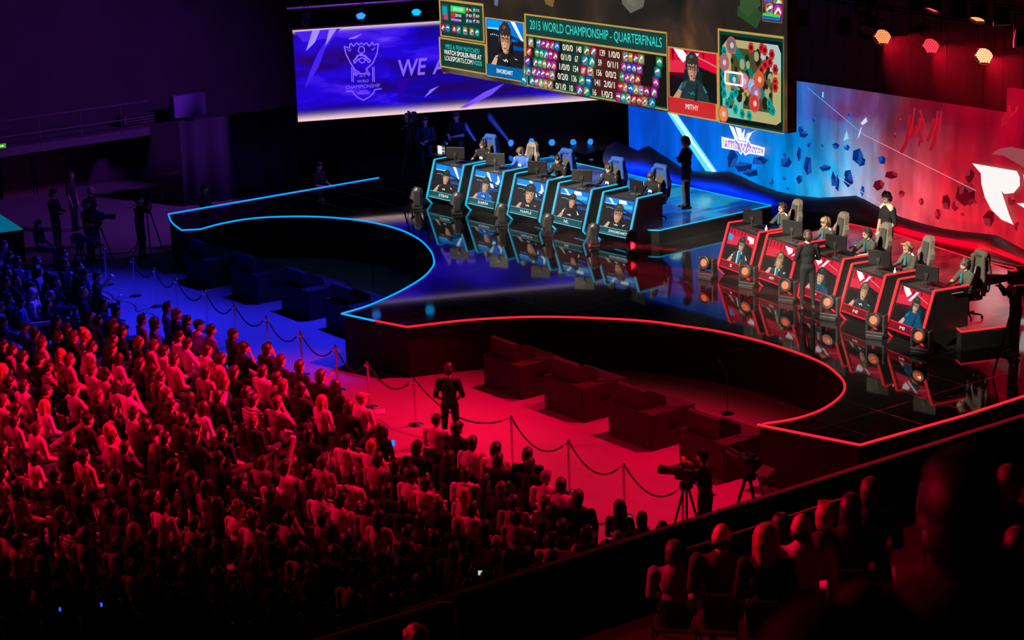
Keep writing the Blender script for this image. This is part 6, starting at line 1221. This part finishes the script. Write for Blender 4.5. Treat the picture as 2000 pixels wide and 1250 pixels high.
# heads seen in the photo: tile origin, then x,y in tile pixels (3.125 to one), shirt, hair
TA = """60,160Kk 105,190Dk 225,190Kk 235,250Gk 40,245Kk 90,300Kk 390,150Kk 395,205Kb 480,220Kk 550,215Gb 520,270Kk 590,285Kk 300,280Kl 335,305Kk 395,305Kb 190,345Gc 205,385WF 310,400Kg 125,440Bk 50,415Kk 510,380Kf 440,390Kk 5,470Bk 1025,470Bk 1080,515Kb 870,545Rk 950,570Bk 1145,555Kk 1215,580Wc 1290,610Gk 1360,620Kk 1425,635Kk 545,520Kk 600,550Kk 690,575Kb 745,615Kk 345,555Kk 410,600Kb 485,600Bf 525,645Ww 150,590Bc 215,625Bk 270,680Gb 75,730Gk 20,700Kk 140,770Gk 255,790Kc 365,760WL 425,790Gb 480,790Kk 575,710Wk 670,720Kk 730,780Wl 860,680Kt 935,700Rb 1000,730Wk 1095,650Wk 1145,690Wk 1065,790Rk 1140,800Rc 1205,700Kk 1265,730Wk 1350,785Rk 1425,785Kk 1490,715Kk 1555,720Kc 1635,725Kk 1715,795Kk 1830,830Kk 1960,890Kk 300,830Sk 565,850Rb 610,850KL 855,810Kk 60,920Kk 145,950Wk 20,850RL 290,980Kc 455,970Gb 530,970Kk 730,950Gl 810,970Wk 1255,870Gk 1370,925Kx 1605,860Wk 1690,900Gk 1740,950Kb 1830,970Kk 1490,990Kk 1560,1040Sk 1680,1050Gb 1970,1040WL 1020,1000Kb 1180,1020Kl 1245,1080Wl 1045,1070Kk 265,1070WL 20,1040Rb 340,1090Kk 540,1160Kc 90,1160Gk 165,1160Gb 115,1085Kk 685,1090Kk 820,1120Gk 230,1210Rb 20,1170Kb 670,1215Rf 960,1220Rc 1200,1200Kk 1430,860Kk 20,560Kk 690,660Kk 340,650Kk 935,855Kk 1330,1010Kk 1120,1150Kk 900,1190Kk 600,1010Kb 940,960Kk"""
TC = """15,80Kk 130,80Rl 225,130Wl 430,20Kb 515,130Rk 690,15Rb 1010,20Kk 1190,10Kk 15,230Ck 30,500Kk 65,590Wk 125,650Wk 245,680Kl 375,480Kb 455,565Sk 525,610Gu 725,670Gb 840,320Ku 925,380Kk 1000,430Wk 1170,265Kb 1270,310Gl 1355,290Kk 1455,280Kk 1610,170Gb 1740,200Wk 1880,220Ck 1965,170Rb 1685,270Wk 1655,360Kk 1900,290Kk 1960,350Wb 755,500Kb 680,440Kk 575,430Kl 820,580KL 940,620Kk 1190,540Gb 1270,640Kk 1355,650Wk 1340,420Kl 1450,450Ww 1550,520Ww 1800,510Gk 1945,510Ck 1670,590Kk 1530,700Kf 1000,700Kk 1080,720Kk 740,760Kk 1840,720Gk 1560,790Kk 300,800Kk 385,840Gk 510,880Kk 140,950Gk 800,830Rk 895,890Kb 310,1020Kh 585,960Kk 710,1040Kl 430,1170Kk 1000,960Kk 1150,1010Pk 880,1170Kk 970,1210Kk 1820,1130Rn 1600,1100Kc 1270,1060Kk 1450,960Kk 560,1230Kk 1950,1150Kk 60,960Kk 1680,880Kk 1900,860Kk 1330,860Kk 1150,850Kk 680,890Kk 1750,1010Kk 110,1120Kk 700,1200Kk 1120,1200Kk 1400,1200Kk 230,1190Kk 30,1200Kk 40,800Gk 1480,840Kk"""
TD = """85,420Kk 105,570WL 180,480Kl 230,480Rl 335,560Wc 790,690Wc 450,750Kl 920,740Kk 1010,830Wk 1155,870Wk 395,850Wf 240,820Wk 90,950Kb 175,970Gk 435,930Rk 540,970Kk 675,860Kk 865,920Kk 1325,910Kk 1360,960Kk 275,1040Wk 385,1040Gb 650,1030Wa 720,1070Wk 840,1080Rc 970,1020Wk 1085,1060Kk 960,1140WL 1185,1110Kb 490,1120Kk 25,1060Kk 85,1130Wk 210,1180Wk 1460,1040Wc 1550,1090Wk 1655,1165Kb 1790,1165Gk 1910,1220Kl 1435,1190Wt 1280,1190Gk 410,1220Gk 1190,930Kk 10,780Kk 560,1210Kk 760,950Kk"""
TE = """410,455Kn 440,500Wl 80,500Rk 150,570Kl 250,640Kk 355,700Kb 450,750Kk 560,800Kk 620,600Gk 780,630Kk 925,540KL 1010,450Wk 1080,570Kk 1155,650Kn 1195,440Kk 1230,740Kl 1285,500Gk 1510,470Ka 1495,640Wk 1700,600Kk 1640,705Rn 1890,620Rn 970,780Kb 835,780GL 1085,890Kk 160,830Kk 280,880Rc 440,950Kb 530,980Kk 690,890Kk 100,1050Kk 250,1090Kc 1210,560Kk 1360,640Kk 900,700Kk 1560,560Kk 1810,640Kk 1420,560Kk 660,760Kk 20,900Kk 380,850Kk 590,690Kk 700,520Kk 560,470Kk 1980,590Kk 1330,730Kk"""
TF = """1254,1016Kk 1294,1034Kk"""
heads = []
for T_, x0, y0 in ((TA, 0, 450), (TC, 0, 850), (TD, 600, 600), (TE, 600, 850)):
    for w in T_.split():
        xy, c = w[:-2], w[-2:]; x, y = xy.split(','); heads.append((x0 + float(x) / 3.125, y0 + float(y) / 3.125, c[0], c[1]))
for w in TF.split(): x, y = w[:-2].split(','); heads.append((float(x), float(y), w[-2], w[-1]))
def project(P_):
    d = np.array(P_) - CO; z = d @ CFW; return 1000 + FPX * (d @ CRT) / z, 625 - FPX * (d @ CUP) / z
seats = []
for x, y, s, h in heads:
    P_ = onz(x, y, 1.24)
    if all((P_[0] - q[0]) ** 2 + (P_[1] - q[1]) ** 2 > 0.40 ** 2 for q in seats): seats.append((float(P_[0]), float(P_[1]), s, h))
rg = random.Random(11); Y_ = 21.4
nlist = len(seats)
cand = []
for r_ in range(16):
    for c_ in range(70):
        X_ = -58 + c_ * 0.56 + (r_ % 2) * 0.28 + rg.uniform(-.06, .06); Yr = 21.2 - r_ * 0.86 + rg.uniform(-.08, .08); px, py = project((X_, Yr, 1.24))
        if not (-15 < px < 1400 and py < 1262): continue
        if X_ > WX - 0.9: continue
        # open floor: aisle in front of the second block and the rope strip
        if 720 < px < 860 and 770 < py < 850: continue
        if py < 1000 and px > 0 and py > 500 and rg.random() < 0.72: continue
        if px > 640 and py < 870 + (px - 800) * 0.55: continue
        if px <= 640 and py < 560 + (px - 190) * 0.5: continue
        cand.append((X_, Yr, rg.choice('KKKKDG'), rg.choice('kkkkbl')))
for q in cand:
    if all((q[0] - s[0]) ** 2 + (q[1] - s[1]) ** 2 > 0.50 ** 2 for s in seats): seats.append(q)
print('SEATS listed', nlist, 'total', len(seats))
def relax():
    for it in range(60):
        mv = 0
        for i in range(len(seats)):
            for j in range(i + 1, len(seats)):
                dx = seats[j][0] - seats[i][0]; dy = seats[j][1] - seats[i][1]
                if abs(dx) > 0.53 or abs(dy) > 0.6: continue
                d = math.hypot(dx / 0.52, dy / 0.58)
                if d < 1:
                    k = (1 - d) * 0.5 / max(d, 0.05) * 0.5; seats[i] = (seats[i][0] - dx * k, seats[i][1] - dy * k) + seats[i][2:]; seats[j] = (seats[j][0] + dx * k, seats[j][1] + dy * k) + seats[j][2:]; mv += 1
        if not mv: break
relax()
HMAP = dict(k=('short', 'k'), b=('short', 'b'), f=('quiff', 'f'), g=('short', 'g'), l=('long', 'k'), L=('long', 'f'), c=('cap', 'g'), F=('hood', 'f'), w=('wild', 'f'), t=('tail', 'b'), x=('horns', 'b'), n=('bald', 'k'), a=('afro', 'k'), u=('curly', 'b'), h=('hat', 'k'))
HW = dict(k='dark hair', b='brown hair', f='fair hair', g='grey hair', l='long dark hair', L='long fair hair', c='cap', F='pale hood', w='spiky hat', t='a ponytail', x='small horns', n='a bald head', a='bushy hair', u='curly hair', h='a hat')
ch = MB()
ch.add([(-0.22, -0.20, 0.44), (0.22, -0.20, 0.44), (0.23, 0.22, 0.45), (-0.23, 0.22, 0.45), (-0.22, -0.20, 0.41), (0.22, -0.20, 0.41), (0.23, 0.22, 0.42), (-0.23, 0.22, 0.42)], [(0, 1, 2, 3), (7, 6, 5, 4), (0, 4, 5, 1), (1, 5, 6, 2), (2, 6, 7, 3), (3, 7, 4, 0)])
bk = []; 
for k_ in range(7):
    a = -0.6 + 1.2 * k_ / 6; bk.append((0.25 * math.sin(a) * 1.15 / 1.15, -0.36 + 0.13 * (1 - math.cos(a)) * 1.2))
for lay in (0,):
    zz = [0.55, 0.80, 0.86]; sc_ = [0.85, 1.0, 0.8]; vs = []
    for z_, s_ in zip(zz, sc_):
        for x_, y_ in bk: vs.append((x_ * s_, y_, z_))
    for z_, s_ in zip(zz, sc_):
        for x_, y_ in bk: vs.append((x_ * s_, y_ - 0.025, z_))
    fs = []
    for a in range(2):
        for b2 in range(6): i0 = a * 7 + b2; fs += [(i0, i0 + 1, i0 + 8, i0 + 7), (i0 + 21 + 7, i0 + 21 + 8, i0 + 22, i0 + 21)]
    for b2 in range(6): fs += [(b2 + 21, b2 + 22, b2 + 1, b2), (14 + b2, 15 + b2, 36 + b2, 35 + b2)]
    ch.add(vs, fs)
for s_ in (-1, 1): ch.tube([(s_ * 0.21, 0.20, 0.0), (s_ * 0.21, 0.18, 0.43)], 0.012, 5); ch.tube([(s_ * 0.21, -0.30, 0.0), (s_ * 0.21, -0.20, 0.43), (s_ * 0.20, -0.335, 0.58)], 0.012, 5)
CHM = ch.mesh('stacking_chair', [mat('chair_black', (0.02, 0.02, 0.024), 0.4)])
FOC = np.array([-39.0, 33.0])
rows_ = {}
for i, s in enumerate(seats): rows_.setdefault(int(round((22.0 - s[1]) / 0.86)), []).append(i)
rank = {}
for r_, L_ in rows_.items():
    for k_, i in enumerate(sorted(L_, key=lambda j: seats[j][0])): rank[i] = (r_, k_)
rg = random.Random(21)
PEOPLE = []
rr0 = min(rows_)
for i, (X_, Y_, s, h) in enumerate(seats):
    look = math.atan2(-(FOC[0] - X_), FOC[1] - Y_); rz = look * 0.8 + rg.uniform(-0.14, 0.14)
    fem = h in 'lLtx'; bk_ = rg.choice('wv') if fem else rg.choice('nnncfhbgtt')
    bd = AB[bk_]; hz = bd[1].translation.z
    # keep the head where the photo shows it whatever the pose
    sc_ = rg.uniform(1.02, 1.12); 
    if i < nlist:
        px, py = project((X_, Y_, 1.24)); P_ = onz(px, py, hz * sc_); X_, Y_ = float(P_[0]), float(P_[1]) ; o_ = Matrix.Rotation(rz, 3, 'Z') @ Vector((bd[1].translation.x, bd[1].translation.y, 0)) * sc_ ; X_ -= o_.x; Y_ -= o_.y
    hk, hc = HMAP[h]
    if h == 'k' and rg.random() < 0.45: hk = rg.choice(['quiff', 'fringe', 'curly', 'short'])
    if h == 'c': hc = rg.choice('kbg')
    lon = s in 'GWKR' and rg.random() < 0.5
    r_, k_ = rank[i]
    lab = 'spectator in %s top with %s, %s row from rope, %s seat from left' % (CNAME[s], HW[h], ordn(r_ - rr0), ordn(k_))
    o = person(bd, (X_, Y_, 0), rz, lab, shirt=s, sleeve=s if (lon or s in 'BDJ') else None, trousers=rg.choice('JJKND'), hair=hk, hcol=hc, glasses=False, grp='seated spectators on the arena floor', scale=sc_)
    if lon and h not in 'lLFx' and rg.random() < 0.6:
        hd_ = bpy.data.objects.new('hood', HOODDOWN); COL.objects.link(hd_); hd_.parent = o; hd_.matrix_local = bd[1]; hd_.material_slots[0].link = 'OBJECT'; hd_.material_slots[0].material = CL[s]
    c = bpy.data.objects.new('stacking_chair', CHM); COL.objects.link(c); c.location = (X_, Y_, 0); c.rotation_euler.z = rz
    tag(c, 'black stacking chair under the spectator in %s row from rope, %s seat from left' % (ordn(r_ - rr0), ordn(k_)), 'chair', 'chairs of the floor audience'); PEOPLE.append(o)
# things held or lying in the crowd
M_pap = mat('paper', (0.75, 0.72, 0.70), 0.8)
for n_, (x, y, z, rx, rz, sx, sy, lb) in enumerate([(208, 551, 0.95, 0.8, -0.7, 0.10, 0.5, 'white inflatable clapper stick held up near the far end of the crowd'), (225, 584, 0.85, 0.6, -0.8, 0.12, 0.4, 'white leaflet on the knees of a front row spectator at far left'), (82, 632, 1.0, 0.2, -1.2, 0.10, 0.9, 'long pale clapper stick held level in the blue-lit crowd'), (312, 762, 0.8, 1.1, -0.5, 0.14, 0.4, 'white stick standing between seats in the crowd middle'), (413, 800, 0.95, 1.2, 0.4, 0.14, 0.75, 'first of two printed clapper sticks held by a long haired woman'), (432, 800, 0.95, 1.2, 0.4, 0.14, 0.75, 'second of two printed clapper sticks beside the long haired woman'), (132, 850, 1.0, 0.6, -0.9, 0.14, 0.9, 'long pale clapper stick raised in the bright red crowd at left'), (566, 890, 0.6, 1.3, -0.2, 0.1, 0.8, 'upright clapper stick in the aisle between the crowd blocks'), (742, 805, 0.7, 0.1, -0.6, 0.3, 0.2, 'white sheet on the knees of the front spectator in cap'), (72, 1140, 1.0, 1.3, 0.2, 0.12, 0.9, 'upright pale clapper stick low at left'), (92, 1150, 1.0, 1.3, 0.4, 0.12, 0.8, 'shorter pale clapper stick beside the upright one low at left'), (640, 742, 1.1, 0.9, -0.4, 0.12, 0.4, 'pale leaflet held up by a front row spectator near the pole')]):
    P_ = onz(x, y, z); o = MB().cbox((0, 0, 0), (sx, sy, 0.03 if sy < 0.45 else 0.09), bev=0.012).build('clapper_stick' if sy > 0.45 else 'leaflet', M_pap, None, loc=tuple(P_)); o.rotation_euler = (rx, 0, rz); tag(o, lb, 'clapper' if sy > 0.45 else 'leaflet', 'fan clappers and leaflets')
for n_, (x, y, z, c, lb) in enumerate([(944, 892, 0.95, (0.35, 0.6, 0.3), 'glowing phone in the hands of a spectator in white'), (768, 865, 0.8, (0.02, 0.2, 0.9), 'phone with blue light beside the front row edge'), (938, 1122, 1.0, (0.4, 0.45, 0.4), 'dim glowing phone low in the dark crowd'), (971, 1133, 0.9, (0.75, 0.8, 0.6), 'bright phone corner by the stand rail'), (117, 1190, 0.9, (0.02, 0.1, 0.9), 'tiny blue phone light low at left'), (198, 1181, 0.9, (0.02, 0.12, 0.9), 'tiny blue phone light beside its neighbour low at left')]):
    P_ = onz(x, y, z); t = empty('phone', tuple(P_)); tag(t, lb, 'phone', None); sz = 1.0 if n_ < 4 else 0.5
    d = (CO - P_) / np.linalg.norm(CO - P_); t.rotation_euler = Vector(d).to_track_quat('Z', 'Y').to_euler(); t.rotation_euler.x += 0.25
    MB().cbox((0, 0, 0), (0.075 * sz, 0.145 * sz, 0.009), bev=0.003).build('phone_body', M_bplast, t); MB().box((-0.033 * sz, -0.065 * sz, 0.005), (0.033 * sz, 0.065 * sz, 0.006)).build('lit_screen', mat('phone_%d' % n_, (0.01, 0.01, 0.01), 0.3, emit=c, strength=1.3), t)

# ------------------------------------------------------------------ people on the side stand and close to the viewer
def at_head(px, dist, bd, rz, label, **k):
    top = k.pop('top', False); sc_ = k.pop('scale', 1.0); o_ = Matrix.Rotation(rz, 3, 'Z') @ bd[1].translation * sc_
    if dist is None:       # far enough along the line of sight to sit on a step
        best = min((abs((lambda b_: b_.z - (WZ - 0.75 + 0.42 * math.floor(b_.x - WX - 0.3)) if not top else b_.z - UP)(Vector(ond(px[0], px[1], dd)) - o_)) + (9 if (Vector(ond(px[0], px[1], dd)) - o_).x < WX + 0.55 else 0), dd) for dd in [3.0 + 0.05 * q_ for q_ in range(560)])
        dist = best[1]
    base = Vector(ond(px[0], px[1], dist)) - o_
    o = person(bd, base, rz, label, scale=sc_, **k); 
    c = bpy.data.objects.new('stand_seat', CHM); COL.objects.link(c); c.location = base; c.rotation_euler.z = rz; c.scale = (sc_,) * 3; tag(c, 'seat under the ' + label, 'chair', 'seats on the side stand')
    bx = base + Vector((0, 0, 0)); return o, base
stand_people = [((1316, 1080), 25.5, 'G', 'b', 'bent dark-clad spectator at the left end of the side stand'), ((1410, 1048), 24.0, 'D', 'n', 'close-cropped spectator before the bronze handrail of the side stand'), ((1496, 1052), 23.5, 'K', 'L', 'fair-haired spectator behind the handrail, light on hair'), ((1526, 1026), 25.0, 'K', 'l', 'long dark-haired spectator turned aside on the side stand'), ((1566, 1030), 23.5, 'W', 'n', 'spectator with lit pale collar on the side stand'), ((1612, 1010), 23.0, 'D', 'f', 'spectator with tousled red-lit hair on the side stand'), ((1662, 996), 24.0, 'K', 'k', 'shadowed spectator beside the near handrail end'), ((1700, 962), 24.5, 'K', 'b', 'spectator leaning at the upper end of the handrail'), ((1848, 912), 17.0, 'D', 'n', 'spectator with bright red-lit crown above the big dark head'), ((1925, 925), 20.0, 'K', 'k', 'dim spectator far right above the big dark head'), ((1970, 945), 17.0, 'K', 'b', 'spectator at the right edge with faintly lit hair'), ((1986, 1070), 13.0, 'R', 'b', 'spectator low at the right edge with red-lit face'), ((814, 1252), 15.0, 'D', 'u', 'curly-haired spectator at the bottom picture edge')]
for i, (px, ds, s, h, lb) in enumerate(stand_people):
    hk, hc = HMAP[h]; at_head(px, None, AB['w' if h in 'lL' else 'n'], 0.75, lb, shirt=s, sleeve=s, hair=hk, hcol=hc, grp=None)
at_head((1878, 1005), None, AB['g'], 0.85, 'huge blurred dark spectator seen from behind in front of the viewer', shirt='D', sleeve='D', hair='short', hcol='k', scale=1.02, top=True)
at_head((2120, 930), None, AB['n'], 1.0, 'blurred spectator cut by the right edge beside the huge dark head', shirt='D', sleeve='D', hair='short', hcol='k', top=True)
at_head((1330, 1420), None, AB['g'], 0.75, 'blurred dark spectator whose shoulder fills the bottom right', shirt='D', sleeve='D', hair='hood', hcol='k', scale=1.1, top=True)
at_head((1600, 1330), None, AB['g'], 0.95, 'blurred spectator in charcoal coat below the huge dark head', shirt='D', sleeve='D', hair='hood', hcol='k', scale=1.1, top=True)
# ------------------------------------------------------------------ thin haze in the air and the beams of the moving lights in it
hz_ = bpy.data.materials.new('haze'); hz_.use_nodes = True; nt = hz_.node_tree; nt.nodes.remove(nt.nodes['Principled BSDF'])
vs_ = nt.nodes.new('ShaderNodeVolumeScatter'); vs_.inputs['Color'].default_value = (1, 1, 1, 1); vs_.inputs['Density'].default_value = 0.00035; vs_.inputs['Anisotropy'].default_value = 0.1
nt.links.new(vs_.outputs[0], nt.nodes['Material Output'].inputs['Volume'])
def mist(name, lo, hi, dens, label):
    m = hz_.copy(); m.node_tree.nodes['Volume Scatter'].inputs['Density'].default_value = dens
    tag(MB().box(lo, hi).build(name, m), label, 'haze', None, 'stuff')
mist('ground_mist', (-46.5, 29.6, DECK + 0.02), (-29.0, 33.4, 2.7), 0.008, 'low mist drifting across the stage front in the red beams')
mist('back_mist', (-57.5, 36.6, DECK + 0.02), (-49.5, 44.0, 4.6), 0.010, 'mist behind the blue team crossed by blue beams')
mist('rig_mist', (-43.5, 34.4, 5.2), (-24, 37.5, 9.5), 0.008, 'red-lit mist under the right lighting truss')
def beam(p, q, col, power, ang): spot('beam_light', tuple(p), tuple(q), col, power, ang, 0.25, 0.04)
for (x, y), (tx, ty) in (((1000, 283), (939, 207)), ((932, 281), (884, 205)), ((875, 285), (820, 212))):
    p = onz(x, y, 1.6); q = ond(tx, ty, np.linalg.norm(p - CO) - 3.0); beam(p, q, (0.03, 0.08, 1.0), 60000, 4)
for i, (x, y) in enumerate([(1363, 492), (1437, 519), (1517, 549), (1602, 581), (1689, 612)]):
    p = onz(x, y, 1.62); beam(p, p + np.array([-6.0, -0.9, -0.45]), (1.0, 0.01, 0.03), 40000, 4.5)
p = onz(1678, 424, 1.5); beam(p, ond(1600, 372, np.linalg.norm(p - CO) - 0.5), (1.0, 0.02, 0.03), 6000, 4)
for x, y in ((1727, 74), (1821, 92), (1925, 112)): p = ony(x, y, 35.3); beam(p, p + np.array([3.0, -1.0, -1.0]), (1.0, 0.005, 0.03), 2000, 60)
SC.cycles.max_bounces = 4; SC.cycles.diffuse_bounces = 1; SC.cycles.glossy_bounces = 2; SC.cycles.adaptive_threshold = 0.03; SC.cycles.use_light_tree = True; SC.cycles.volume_bounces = 0
